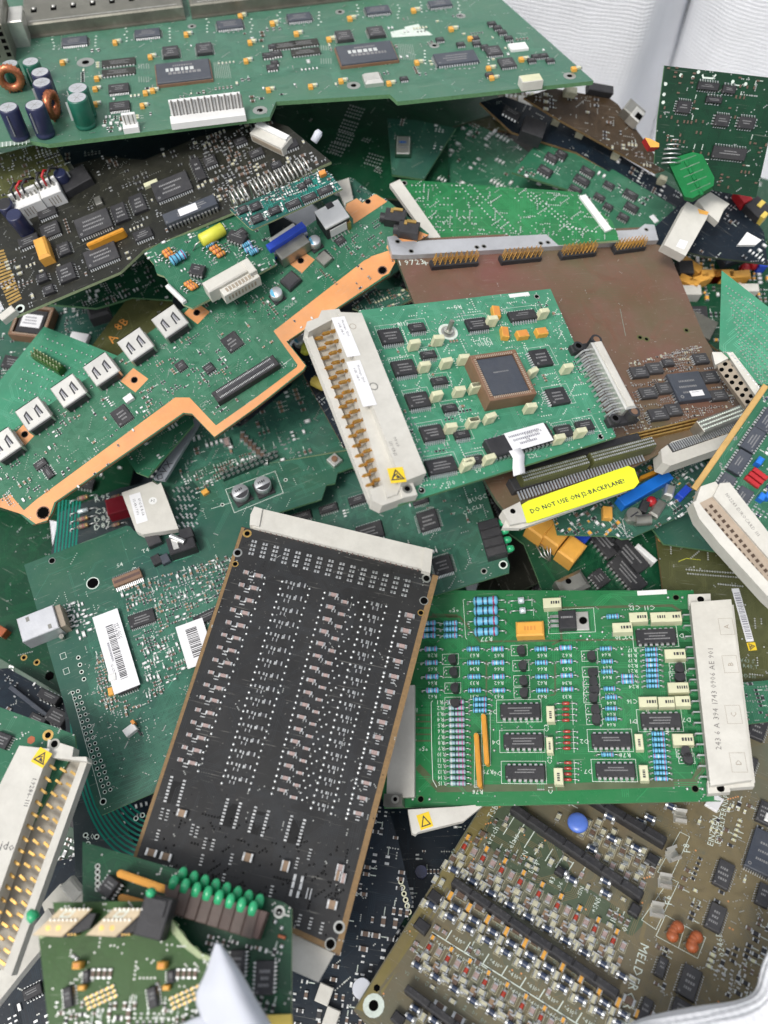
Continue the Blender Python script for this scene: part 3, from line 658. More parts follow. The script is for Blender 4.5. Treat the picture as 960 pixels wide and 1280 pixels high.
# ================================================================== green through-hole board, lower right
def board_T():
    s = Board('circuit_board', 'bright green board with rows of blue resistors and a beige connector along its right', [(505, 738), (867, 738), (893, 1000), (901, 1001), (480, 1010), (478, 995)],
              (700, 870, .006), (0, 0), ((540, 873), (880, 866)), ((700, 738), (713, 1003)), 'pcb_bright', 'fibre_green')
    # broad tinned ground tracks under the mask, seen brownish
    pcb_line = lambda pts, w, m='pcb_track': s.line(pts, w, m, 0.05)
    pcb_line([(522, 958), (549, 986), (700, 984), (868, 978), (882, 950)], 3.2); pcb_line([(530, 771), (575, 771), (600, 802), (830, 799)], 1.0)
    pcb_line([(700, 768), (702, 800), (690, 806)], 1.0); pcb_line([(540, 769), (572, 770)], 2.0); pcb_line([(700, 760), (840, 757), (852, 765)], 1.4); pcb_line([(608, 826), (608, 880)], .8); pcb_line([(694, 830), (694, 868), (675, 872)], .8)
    for y in (894, 902, 910, 918, 926): pcb_line([(519, y), (540, y)], .8)
    s.traces(150, 4, .3, .55, None, (4, 22), 3, seed=4)
    blk = [(y, k) for y, k in ()]
    for i, y in enumerate((753.7, 765.7, 778.7, 791.7)): s.axial(608 + i * .3, y, 47, 30, 11, 'blue')
    for x in (537, 564):
        for y in (780.5, 788, 796): s.axial(x, y, 27, 17, 6.6, 'pink' if x < 550 else 'blue')
    rows = (812.5, 829.5, 847, 864)
    for i, y in enumerate(rows):
        for x, k in ((539.5, 'pink'), (592, 'blue2'), (622.5, 'pink'), (676.5, 'blue'), (707.5, 'pink')):
            s.axial(x + i * .6, y - (1.5 if x > 700 else 0), 27, 16, 6.4, k); s.text(('R34', 'R65', 'R33', 'R66', 'R31', 'R62', 'R35', 'R63', 'R28')[(i * 2 + int(x)) % 9], x + 1, y + 7, 5, 180)
    for x, y in ((757.5, 812), (759, 828), (759, 840.5), (762, 862), (764, 872.5), (764, 886.5), (764, 899.5)): s.axial(x, y, 25, 15, 6.2, 'blue'); s.text('R64', x, y + 6.5, 4.5, 180)
    for i in range(15): s.axial(571 + i * .15, 878.5 + i * 7.25, 31, 20, 6.0, 'col'); s.text('R%d' % (1 + i), 550 + i * .2, 878 + i * 7.25, 5.5, 180)
    for y in (875, 882, 889): s.axial(600.5, y, 28, 17, 6.5, 'blue')
    for i in range(8): s.axial(814 + i * .3, 813 + i * 6.5, 26, 16, 5.8, 'pink' if i in (2, 3) else 'blue'); s.text('R%d' % (17 + i), 790 + i * .3, 813 + i * 6.5, 5, 180)
    for i in range(9): s.axial(822.5 + i * .5, 918 + i * 7.0, 26, 17, 6.2, 'pink' if i in (4, 8) else 'blue')
    for x, y, k in ((784, 846.5, 'pink'), (784.5, 853, 'pink'), (759.5, 944, 'blue'), (766, 772, 'blue')): s.axial(x, y, 27, 16, 6.2, k)
    for x, y in ((566, 824), (567.5, 840), (569, 860), (569, 878), (652, 813), (654, 832), (655, 851), (655.5, 866), (740, 820), (741, 840), (742.5, 852), (742.5, 862), (742.5, 872), (745, 887), (746, 899), (850, 835), (850, 846), (858, 940), (861, 948)):
        s.put('transistor', to92(2.4, 4.0), x, y, s.r.choice((80, 100, 95, 180)), (5, 5), h=4); s.dots([(x - 10, y - 2), (x - 9, y + 2), (x - 12, y)], .55, 'solder', dome=True); s.boxline(x - 3, y, 20, 13)
    for x, y, L in ((606, 924, 62), (597, 950, 65)): s.bar('resistor_network', (x - 2, y - L / 2), (x + 2.5, y + L / 2), 5, 5, 'sip_orange', me=sip(round(L / 2.6), 2.2, 5.0)); s.boxline(x + 1.5, y, 11, L + 2)
    for x, y in ((650, 888), (654, 926), (656, 965), (820, 794.5), (826, 900), (764, 925), (769, 962.5)):
        s.chip(x, y, 50, 17, 7, 'v', 4.2, kind='dip'); s.boxline(x - 1.5, y + 0.5, 56, 28); s.text('D%d' % (int(x) % 7 + 1), x - 34, y + 2, 6, 180)
    def cap(x, y, w, h, a=0):
        W, Hh = s.mm(x, y, w, h, 0, 5.5); b = MB(); b.box(0, 0, 0, W, Hh, 5.5, 'cream', .25)
        if w > h: b.dashes(W * .18, 0, 5.52, W * .5, Hh * .3, 'ink')
        else: b.dashes(0, -Hh * .05, 5.52, Hh * .5, W * .3, 'ink', 90)
        s.put('capacitor', b.mesh('capacitor'), x, y, 0, (W, Hh), h=5.5)
    for q in ((690, 753, 23, 12), (798, 771, 23, 12), (823, 771, 20, 12), (842, 770.5, 20, 12), (778, 784, 25, 12), (844, 817, 26, 12), (848, 859, 26, 13), (810, 877, 23, 13), (833, 877, 20, 13), (853.5, 876, 19, 13), (854, 924, 26, 14), (688, 892, 10, 20), (687, 931, 8, 20), (698, 970, 11, 21), (799, 927, 10, 20), (805, 966, 11, 20)): cap(*q)
    s.box(662, 785, 35, 18, 6.5, 'yellow_cap', name='film_capacitor', mark='orange', c=.8); s.text('C13', 660, 798, 5, 180)
    # power transistor lying down
    b = MB(); b.box(0, 0, .1, 8.6, 9.8, 4.3, 'plastic', .5); b.box(7.2, 0, .1, 6.2, 9.8, 1.3, 'tin', .2); b.disc(7.6, 0, 1.42, 1.9, 'hole', 14); b.ring(7.6, 0, 1.44, 1.9, 2.2, 'steel', 14); b.dashes(0, 1, 4.42, 6, 1, 'marking')
    for y in (-2.5, 0, 2.5): b.hexa((-4.3, y, 2), (-8.5, y, 2), 1.5, .5, 'lead'); b.lathe((-9, y, 0), (0, 0, 1), [(0, .9), (.6, .6), (1.6, .3)], 'solder', 8)
    s.put('power_transistor', b.mesh('power_transistor'), 709, 774, 0, (16, 10), h=4); s.boxline(714, 776, 58, 30)
    for x, y in ((652, 752.5), (654, 765)): s.axial(x, y, 32, 8, 8, 'glass', name='diode'); s.line([(x + 13, y - 5), (x + 13, y + 5)], .22)
    for y0, n in ((880, 4), (915, 4), (954, 4)):
        for i in range(n): s.axial(707.5 + (y0 - 880) * .035, y0 + i * 7, 26, 9, 4.2, 'red', name='diode')
        s.line([(715 + (y0 - 880) * .035, y0 - 4), (716.5 + (y0 - 880) * .035, y0 + 26)], .22)
    s.line([(581.5, 749), (579, 750), (582, 797), (584, 799)], .25); s.line([(541, 876), (539, 878), (539.5, 930), (541, 975), (546, 984)], .3)
    for x, y, t in ((567, 762.5, '*5*'), (529, 936, '*5*'), (519, 888, 'IE'), (683, 910, 'C3'), (687, 950, 'C2'), (688, 988, 'C1'), (610, 965, 'R79'), (597, 990, 'R78'), (608, 799, 'R77'), (849, 795, 'D6'), (858, 900, 'D7'), (776, 797, 'C10'), (790, 877, 'C16'), (793, 760, 'C12'), (812, 760, 'C11'), (781, 944, 'R78')): s.text(t, x, y, 6, 180 if x < 680 or x > 700 else 90)
    s.dots([(516, 999), (537, 999), (835, 747), (853, 747), (859, 986), (878, 986), (617, 912), (618, 938), (777, 811), (778, 818), (697, 812), (753, 790), (726, 795), (737, 795), (734, 799), (751, 907)], .8, 'solder', dome=True)
    s.dots([(845, 747), (869, 986), (526, 999)], 1.6, 'pcb_track', hole=1.35)
    s.vias(60, None, .35, 'solder', dome=True); s.box(815, 740.5, 37, 6, .15, 'white', c=0, name='label')
    # right edge connector: leads, fingers, long beige body with a stepped outer rail and flanges
    for i in range(16):
        f = i / 15; x0, y0 = 857 + 20 * f, 765 + 206 * f
        s.area([(x0 - 12, y0 - 4), (x0 + 8, y0 - 4), (x0 + 8, y0 + 4), (x0 - 10, y0 + 4)], 'pcb_bright_dark', .045)
    b = MB(); q = lambda p, h: s.P(*p, h)
    poly_prism(b, s, [(863, 753), (914, 749), (940, 975), (888, 982)], .1, 10.5, 'beige')
    poly_prism(b, s, [(912, 756), (917, 756), (944, 978), (938, 979)], 1.5, 6.5, 'beige'); poly_prism(b, s, [(860, 743), (888, 742), (889, 757), (861, 757)], .1, 5.5, 'beige'); poly_prism(b, s, [(884, 976), (942, 973), (943, 983), (912, 985), (913, 990), (885, 992)], .1, 6, 'beige')
    for p in ((876, 748), (901, 985)): l = q(p, 6.6); b.disc(l[0], l[1], 6.05 if p[1] > 900 else 5.55, 1.6, 'hole', 12)
    for (x, y, t) in ((912, 783, 'A'), (917, 830, 'B'), (921, 893, 'C'), (927, 953, 'D')):
        l = q((x - 4, y), 10.5); b.rect(l[0] - 3, l[1] - 4, l[0] + 3, l[1] + 4, .15, 10.52, 'beige_dark'); b.text(t, l[0], l[1], 10.53, 3.2, 'beige_dark', 90)
    l0 = q((888, 812), 10.5); l1 = q((898, 935), 10.5); an = math.degrees(math.atan2(l1[1] - l0[1], l1[0] - l0[0])); lm = ((l0[0] + l1[0]) / 2, (l0[1] + l1[1]) / 2)
    b.text('243 6 A 394 1743 0906 AE 901', lm[0], lm[1], 10.54, 3.3, 'beige_ink', an + 180)
    e = local(s, 'edge_connector', b, 900)
    for i in range(16):
        f = (i + .5) / 16; l = s.P(862 + 24 * f, 762 + 216 * f, 2); s.sub(e, 'pin', post_h(3.4), l[0], l[1], 2.2, 180, 2)
    # left edge connector (partly under the black board)
    b = MB(); poly_prism(b, s, [(488, 860), (518, 856), (518, 996), (483, 998)], .1, 2.5, 'beige'); poly_prism(b, s, [(480, 992), (502, 993), (503, 1007), (479, 1007)], .1, 5, 'steel')
    l = q((494, 999), 5); b.ring(l[0], l[1], 5.05, 1.0, 2.0, 'tin', 16); b.disc(l[0], l[1], 5.06, 1.0, 'hole', 12); local(s, 'front_connector', b, 300)
    return s
mat('pcb_track', (0.075, 0.10, 0.045), 0.36, coat=.15)
@cached
def post_h(l):
    b = MB(); b.hexa((0, 0, 0), (l, 0, 0), .7, .4, 'lead'); b.hexa((l, 0, .1), (l, 0, -2.1), .6, .3, 'lead'); b.lathe((l, 0, -2.15), (0, 0, 1), [(0, .8), (.4, .5), (.8, .25)], 'solder', 6); return b.mesh('pin')

# ================================================================== black solder-side board in the middle
def board_S():
    O = [(302, 658), (548, 719), (425, 1194), (330, 1147), (165, 1075)]
    s = Board('circuit_board', 'black circuit board in the middle, covered with columns of tiny silver parts', O, (360, 900, .034), (0, 0), ((310, 664), (540, 716)), ((420, 700), (310, 1100)), 'pcb_grey', 'fibre_tan', 2.0)
    def L(x, y): return (x, y)
    # frame of the part grid: rows run along u, columns down the board
    def g(fx, fy):  # fractions across the board: top edge TL->TR, bottom edge BL->BR
        a = lerp((302, 658), (548, 719), fx); b_ = lerp((165, 1075), (425, 1194), fx); return lerp(a, b_, fy)
    s.traces(120, 5, .25, .5, None, (5, 25), 3, seed=9)
    g_ = random.Random(4)
    sm = lambda p, w, h, k, a=0: s.smd(p[0], p[1], w * 1.05, h * 1.08, k, a)
    s.area([(548, 720), (425, 1193), (418, 1190), (541, 718)], 'fibre_tan', .06); s.area([(302, 659), (306, 660), (169, 1077), (165, 1075)], 'fibre_tan', .06); s.area([(165, 1075), (169, 1070), (424, 1185), (425, 1194)], 'fibre_tan', .064)
    # top contact pads: 15 groups
    for i in range(15):
        p = lerp((318, 677), (510, 726), i / 14); q = lerp((314, 692), (505, 744), i / 14)
        for j, f in enumerate((0, .33, .66, 1.0)):
            c = lerp(p, q, f); l = s.P(*c); 
            for dx in (-.75, .75):
                s.b.box(l[0] + dx, l[1], .02, 1.1, 1.3, .35, 'solder', .15)
    # column A: left, 16 rows, tan + white pads + wire
    for i in range(16):
        f = i / 15; p = lerp((313, 719), (231, 953), f)
        sm((p[0] - 5, p[1] - 3), 7, 4, 'pink'); sm((p[0] + 1, p[1] + 3.5), 5, 6, 'pads', 90); sm((p[0] + 10, p[1] + 1), 11, 4, 'pink')
        s.dots([(p[0] + 18, p[1] + 3), (p[0] + 17, p[1] + 11)], .75, 'solder', dome=True)
    for i in range(16):
        f = i / 15; p = lerp((353, 727), (280, 970), f)
        s.dots([p, (p[0] - 2.5, p[1] + 9)], .8, 'solder', dome=True); sm((p[0] + 8, p[1] + 1), 8, 3.5, 'pads'); sm((p[0] + 10, p[1] + 8), 6, 3.5, 'res'); sm((p[0] + 17, p[1] + 4), 7, 4, 'pads'); sm((p[0] + 25, p[1] + 5), 8, 5, 'res')
        s.dots([(p[0] + 34, p[1] + 9), (p[0] + 32, p[1] + 17)], .75, 'solder', dome=True)
    for i in range(17):
        f = i / 16; p = lerp((406, 741), (342, 985), f)
        s.dots([p, (p[0] - 2, p[1] + 7)], .8, 'solder', dome=True); sm((p[0] + 11, p[1] + 3), 11, 4, 'pink'); sm((p[0] + 15, p[1] + 7), 5, 3.5, 'pads')
        sm((p[0] + 25, p[1] + 6 + 6), 9, 3.5, 'pink'); s.dots([(p[0] + 34, p[1] + 6), (p[0] + 36, p[1] + 15), (p[0] + 42, p[1] + 12)], .65, 'solder', dome=True)
    for i in range(17):
        f = i / 16; p = lerp((459, 752), (392, 1003), f)
        s.dots([p, (p[0] - 3, p[1] + 7)], .85, 'solder', dome=True); sm((p[0] + 9, p[1] + 3), 8, 4, 'pads'); sm((p[0] + 10, p[1] + 9), 7, 3.5, 'res'); sm((p[0] + 16, p[1] + 5), 5, 4, 'pads'); s.dots([(p[0] + 24, p[1] + 6), (p[0] + 22, p[1] + 14)], .75, 'solder', dome=True)
    for i in range(14):
        f = i / 13; p = lerp((500, 765), (436, 1012), f)
        s.dots([p, (p[0] - 1, p[1] + 5)], .9, 'solder', dome=True); sm((p[0] + 12, p[1] + 5), 12, 4.5, 'pink'); sm((p[0] + 11, p[1] + 11), 5, 5, 'pads', 90); s.dots([(p[0] - 3, p[1] + 11)], .8, 'solder', dome=True)
    # lower bare section: chip footprints, small parts
    for cx, cy, n in ((218, 991, 8), (288, 1019, 8), (323, 1029, 8), (368, 1040, 8)):
        for sgn in (-1, 1):
            for i in range(n):
                p = (cx + sgn * 8 - (i - n / 2) * 1.2 + sgn * 0, cy + (i - n / 2) * 4.3 + sgn * 2.5); l = s.P(*p); s.b.box(l[0], l[1], .02, 1.3, .8, .3, 'solder', .1)
        l = s.P(cx, cy); s.b.box(l[0], l[1], 0, 3.8, 9, .035, 'pcb_grey_dark')
    for x, y, w, h, k in ((228, 1017, 12, 9, 'cap'), (190, 1066, 14, 10, 'cap'), (208, 1071, 14, 10, 'cap'), (310, 1072, 12, 11, 'cap'), (357, 1083, 10, 14, 'cap'), (425, 1087, 9, 13, 'pink'), (415, 1131, 13, 12, 'cap'), (373, 1098, 13, 9, 'pads'), (371, 1107, 13, 9, 'pads'), (368, 1117, 13, 9, 'pads'), (386, 1117, 6, 14, 'pads'), (422, 1095, 6, 13, 'cap'), (429, 1098, 6, 13, 'pink')): s.smd(x, y, w, h, k)
    for x, y in ((203, 1013), (210, 1015), (241, 1033), (247, 1036), (198, 1040), (257, 1050), (253, 1071), (267, 1052), (375, 1146), (389, 1150), (403, 1156), (388, 1064), (372, 1075), (290, 1070), (280, 1095), (340, 1110)): s.smd(x, y, 6, 4, 'pads', 90); s.smd(x - 2, y + 8, 6, 4, 'pads', 90)
    s.vias(150, [(200, 1000), (440, 1060), (420, 1180), (175, 1070)], .5, 'pcb_grey_dark', seed=8, dome=True); s.vias(90, None, .3, 'pcb_grey_dark', seed=5)
    s.dots([(309, 667)], 2.2, 'gold', hole=1.3); s.dots([(297, 691), (533, 723), (424, 1159)], 2.3, 'via', hole=1.5); s.dots([(530, 751), (413, 1180)], 2.2, 'via', hole=1.75); s.dots([(294, 705), (526, 766)], 1.6, 'gold', hole=1.1)
    # long beige connector behind the upper edge
    b = MB(); s_ = s; z1 = 2.5
    poly_prism(b, s, [(319, 634), (541, 687), (538, 713), (528, 711), (317, 659), (312, 655)], -9, z1, 'beige')
    poly_prism(b, s, [(318, 633), (328, 636), (324, 658), (312, 656), (313, 643)], -9, 3.5, 'beige'); poly_prism(b, s, [(531, 684), (541, 687), (538, 716), (527, 713)], -9, 3.5, 'beige')
    e = local(s, 'edge_connector', b, 900)
    for i in range(30):
        f = (i + .5) / 30; l = s.P(*lerp((322, 661), (526, 712), f), 1); s.sub(e, 'pin', post_v(), l[0], l[1], 0, 0, 1)
    # short white connector sticking out below
    b = MB(); b.prism([s.P(*p, -3) for p in [(362, 1166), (418, 1192), (398, 1228), (362, 1212)]], -10, -3, 'beige', 'beige'); local(s, 'lower_connector', b, 200)
    return s
@cached
def post_v():
    b = MB(); b.hexa((0, 1.2, 1.2), (0, -.9, .2), .6, .4, 'ferrite'); return b.mesh('pin')

# ================================================================== mint board with beige connector, centre
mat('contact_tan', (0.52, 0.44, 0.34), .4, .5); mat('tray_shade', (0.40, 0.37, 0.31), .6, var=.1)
def board_I():
    s = Board('circuit_board', 'mint green board in the middle with a square chip in a brown socket', [(448, 388), (688, 361), (770, 546), (498, 631)], (600, 490, .095), (0, .3), ((470, 386), (688, 361)), ((452, 390), (533, 590)), 'pcb_mint', 'fibre_green', 1.8)
    s.traces(170, 5, .22, .5, None, (3, 14), 3, seed=12)
    P3 = lambda x, y: (380 + x * .2292, 350 + y * .2292); P4 = lambda x, y: (580 + x * .2292, 350 + y * .2292)
    a4 = s.A((475, 435), (510, 430))
    # socketed square chip: brown socket walls with a ring of contacts, slate chip inside
    W, Hh = s.mm(629, 468, 58, 62, 0, 8); e = s.put('chip_socket', plcc(W, Hh, 8.0), 629, 468, 0, (W, Hh), h=8)
    k = W * .72; b = MB(); b.box(0, 0, 3, W * .80, Hh * .82, 4.6, 'plastic_slate', .5); b.dashes(0, 2, 7.62, 8, .7, 'marking'); s.sub(e, 'square_chip', b.mesh('square_chip'), 0, 0, 0, 0, W * Hh)
    for x, y, w, h, n, sd in ((489, 419, 27, 19, 10, 'v'), (505.5, 458.5, 27, 19, 10, 'v'), (523, 499, 27, 19, 10, 'v'), (541, 540, 27, 19, 10, 'v'), (552, 581, 36, 19, 14, 'v'), (522, 408, 19, 10, 8, 'v'), (536, 442, 18, 9, 8, 'v'), (550, 475, 19, 9, 8, 'v'), (563, 509, 17, 9, 8, 'v'), (578, 542, 18, 9, 8, 'v'), (595, 574, 19, 11, 8, 'v'), (597, 404, 25, 15, 10, 'v'), (654, 393, 33, 12, 10, 'v'), (677, 446, 22, 22, 7, 'h'), (698, 494, 23, 22, 7, 'h'), (706, 538, 20, 15, 8, 'v'), (732, 531, 20, 13, 8, 'v')):
        s.chip(x, y, w, h, n, sd, 2.2, pin=1.7); s.boxline(x, y, w + (9 if sd == 'h' else 5), h + (9 if sd == 'v' else 5), lw=.18)
    caps = [P3(600, 345), P3(730, 320), P3(655, 465), P3(775, 445), P3(870, 425), P3(722, 625), P3(845, 600), P3(930, 582), P3(798, 800), P3(920, 770), P3(885, 1005), P4(150, 215), P4(430, 175), P4(560, 475), P4(60, 580), P4(370, 500), P4(360, 690), P4(45, 770), P4(140, 745), P4(20, 990), P4(135, 970), P4(515, 860), P4(632, 825)]
    b = MB(); b.box(0, 0, .5, 5.0, 2.5, 5.8, 'cream', .3)
    for i in range(5): b.box(1.2 + (i % 2) * .2, -1.25, 1.0 + i * 1.0, 1.6, .16, .35, 'cream_pale')
    b.box(-1.8, 0, 0, .4, .4, .6, 'lead'); b.box(1.8, 0, 0, .4, .4, .6, 'lead'); cm = b.mesh('ceramic_capacitor')
    for i, (x, y) in enumerate(caps): s.put('ceramic_capacitor', cm, x, y + 2, s.r.uniform(-6, 8) + (0 if i % 5 else 8), (5, 2.5), h=3.5)
    for x, y, a in ((621, 388, 75), (632, 414, 75), (654, 416, 0), (678, 413, 0)): s.box(x, y, 13, 9, 3.2, 'yellow_cap', a=a, name='tantalum_capacitor', topm='orange'); s.dots([(x - 6, y), (x + 6, y)], .6, 'solder')
    # big labelled memory chip
    e = s.chip(651, 549, 80, 24, 14, 'v', 4.5, kind='dip', a=s.A((612, 556), (690, 534)), name='memory_chip', mark=False)
    s.sticker(e, 21.0, 9.6, 4.5, 'paper', lx=4.2, lines=3, txt=[('P-WS.RRK9', 3, 1.6, 1.6, 180), ('A5', -1, -1, 1.8, 180)])
    b = MB(); q = [(0, 0, 0), (.5, -3.5, -.6), (-1.0, -7, -2.2), (-2.0, -10.5, -3.2)]
    vs = [(p[0] + d, p[1], p[2] + 4.75) for p in q for d in (-3, 3)]; b.add(vs + [(v[0], v[1], v[2] - .15) for v in vs], [(0, 1, 3, 2), (2, 3, 5, 4), (4, 5, 7, 6), (8, 10, 11, 9), (10, 12, 13, 11), (12, 14, 15, 13), (0, 8, 9, 1), (6, 7, 15, 14), (0, 2, 10, 8), (2, 4, 12, 10), (4, 6, 14, 12), (1, 9, 11, 3), (3, 11, 13, 5), (5, 13, 15, 7)], 'paper', True)
    s.sub(e, 'paper_strip', b.mesh('paper_strip'), -5.5, -4.0, 0, 0, 60)
    # stand-off screw in a wide pad
    s.dots([(560, 415)], 4.3, 'cream_pale', z=.1, hole=0); l = s.P(560, 415); b = MB(); b.ring(0, 0, .14, 3.6, 4.8, 'silk', 24); b.disc(0, 0, .13, 3.4, 'via', 20); b.cyl((0, 0, 0), (1.0, 1.5, 6), 1.2, 'steel', 12); b.cyl((.2, .3, .2), (.35, .5, 1), 2.3, 'tin', 14); s.put('screw_post', b.mesh('screw_post'), 560, 415, 0, (8, 8))
    # right-hand connector: black feet, silver legs, long metal-faced body
    e = s.bar('side_connector', (746, 426), (790, 510), 14, 7.5, 'tin', z=1.2, c=.8); L = e['L']
    b = MB(); b.box(0, 0, 0, L * .96, 3.4, .4, 'beige'); s.sub(e, 'contact_rail', b.mesh('contact_rail'), 0, 0, 8.7, 0, 90)
    for i in range(13):
        b = MB(); s.sub(e, 'pin', leg_pin(), -L * .44 + L * .88 * i / 12, -2.2, 0, 0, 3)
    for f in (-1, 1):
        b = MB(); b.box(0, -2.5, 0, 4.6, 16, 3.2, 'plastic', .6); b.cyl((0, -7.5, 3.2), (0, -7.5, 4.6), 2.6, 'plastic', 16); b.disc(0, -7.5, 4.63, 1.5, 'hole', 12); b.cyl((0, 1, 3.2), (0, 1, 8), 2.9, 'plastic', 16); b.disc(0, 1, 8.03, 1.7, 'brown_socket', 12)
        s.sub(e, 'mounting_foot', b.mesh('mounting_foot'), f * (L / 2 + 1.5), 0, 0, 0, 60)
    # left connector
    b = MB(); poly_prism(b, s, [(422, 390), (452, 391), (533, 591), (502, 603)], .1, 9.5, 'beige'); poly_prism(b, s, [(412, 388), (424, 388), (503, 605), (496, 618), (484, 622)], .1, 5.5, 'beige')
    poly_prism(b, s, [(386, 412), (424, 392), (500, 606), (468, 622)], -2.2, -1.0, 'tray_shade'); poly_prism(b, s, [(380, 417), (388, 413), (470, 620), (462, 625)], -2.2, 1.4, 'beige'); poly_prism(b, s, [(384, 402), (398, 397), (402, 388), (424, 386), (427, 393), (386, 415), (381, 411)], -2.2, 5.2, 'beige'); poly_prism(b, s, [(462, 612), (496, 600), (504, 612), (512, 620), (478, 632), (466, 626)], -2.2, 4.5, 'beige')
    l = s.P(509, 611, 5); b.box(l[0], l[1], .1, 7, 7, 5.0, 'beige', .3); b.ring(l[0], l[1], 5.15, 1.2, 2.2, 'steel', 16); b.disc(l[0], l[1], 5.14, 1.2, 'hole', 14)
    l = s.P(497, 560, 9.5); an = s.A((470, 500), (510, 592)); b.text('1743-111', l[0] - 2, l[1], 9.55, 2.0, 'beige_ink', an + 180); b.text('09.06', l[0] + .5, l[1] + 3, 9.55, 2.0, 'beige_ink', an + 180); l = s.P(467, 483, 9.5); b.ring(l[0], l[1], 9.55, 1.5, 2.0, 'steel', 18); l2 = s.P(441, 408, 9.5); b.ring(l2[0], l2[1], 9.54, 1.3, 1.6, 'beige_dark', 18)
    e = local(s, 'pin_connector', b, 1500)
    an = s.A((424, 392), (502, 603))
    for i in range(16):
        f = (i + .5) / 16
        for j in range(3):
            l = s.P(*lerp((420 - j * 9, 408 + j * 1.5), (489 - j * 9, 604 + j * 1.5), f), 4); s.sub(e, 'pin', pin(3.3, 0, .62), l[0] + s.r.uniform(-.2, .2), l[1] + (.8 if j == 1 else 0), 4.2 - j * 1.7, 180 + s.r.uniform(-4, 4) + 6, 5)
    for (x0, y0, x1, y1) in ((418, 397, 438, 446), (437, 452, 458, 508)):
        a0 = s.P(x0, y0, 9.6); a1 = s.P(x1, y1, 9.6); L = math.dist(a0, a1); aa = math.degrees(math.atan2(a1[1] - a0[1], a1[0] - a0[0])); b = MB(); b.box(0, 0, 0, L, 6.2, .12, 'paper'); b.text('Montage 1200', -L * .2, 1.4, .14, 1.5, 'ink', 0); b.text('6GK 118-9', -L * .2, -.6, .14, 1.5, 'ink', 0)
        s.sub(e, 'sticker', b.mesh('sticker'), (a0[0] + a1[0]) / 2 + 1.6, (a0[1] + a1[1]) / 2, 9.62, aa, 100)
    l = s.P(496, 594, 9.6); warn_sign(s, e, 0, 0, 6.6, 9.62, -5, l[0], l[1])
    s.scatter(60, [(480, 400), (700, 372), (760, 530), (600, 590), (520, 600)], ('res', 'cap', 'pads'), (1.7, .9), seed=21); s.vias(620, None, .36, 'silk', seed=6); s.vias(120, None, .35, 'solder', seed=16, dome=True)
    s.box(649, 368.5, 25, 5, .15, 'white', c=0, name='label'); s.dots([(671, 371), (751, 546), (527, 613)], 1.6, 'via', hole=1.2)
    for x, y, t in ((563, 604, '015'), (597, 588, '05'), (572, 384, 'R5'), (503, 405, 'U18'), (665, 570, 'IC2'), (606, 425, 'U1 J'), (606, 430, 'K300')): s.text(t, x, y, 6, 180)
    return s
@cached
def plcc(w, h, t):
    b = MB(); k = .095 * min(w, h); b.box(0, 0, .1, w, h, t * .5, 'brown_socket', 0)
    for sx, sy, cx, cy in ((w, k, 0, h / 2 - k / 2), (w, k, 0, -h / 2 + k / 2), (k, h - 2 * k, w / 2 - k / 2, 0), (k, h - 2 * k, -w / 2 + k / 2, 0)): b.box(cx, cy, t * .5 + .1, sx, sy, t * .5, 'brown_socket', .25)
    n = 20
    for i in range(n):
        f = (i + .5) / n - .5
        for sg in (-1, 1):
            b.box(f * (w - 2 * k), sg * (h / 2 - k * .7), t * .75, (w - 2 * k) / n * .38, k * .55, t * .27, 'contact_tan'); b.box(sg * (w / 2 - k * .7), f * (h - 2 * k), t * .75, k * .55, (h - 2 * k) / n * .38, t * .27, 'contact_tan')
    return b.mesh('chip_socket')
@cached
def leg_pin():
    b = MB(); b.hexa((0, 0, 5.5), (0, -4.5, 5.0), .95, .6, 'lead'); b.hexa((0, -4.5, 5.0), (0, -6.8, .1), .95, .6, 'lead'); b.hexa((0, 0, 3.0), (0, -2.6, 2.6), .95, .6, 'lead'); b.hexa((0, -2.6, 2.6), (0, -4.3, .1), .95, .6, 'lead'); return b.mesh('pin')

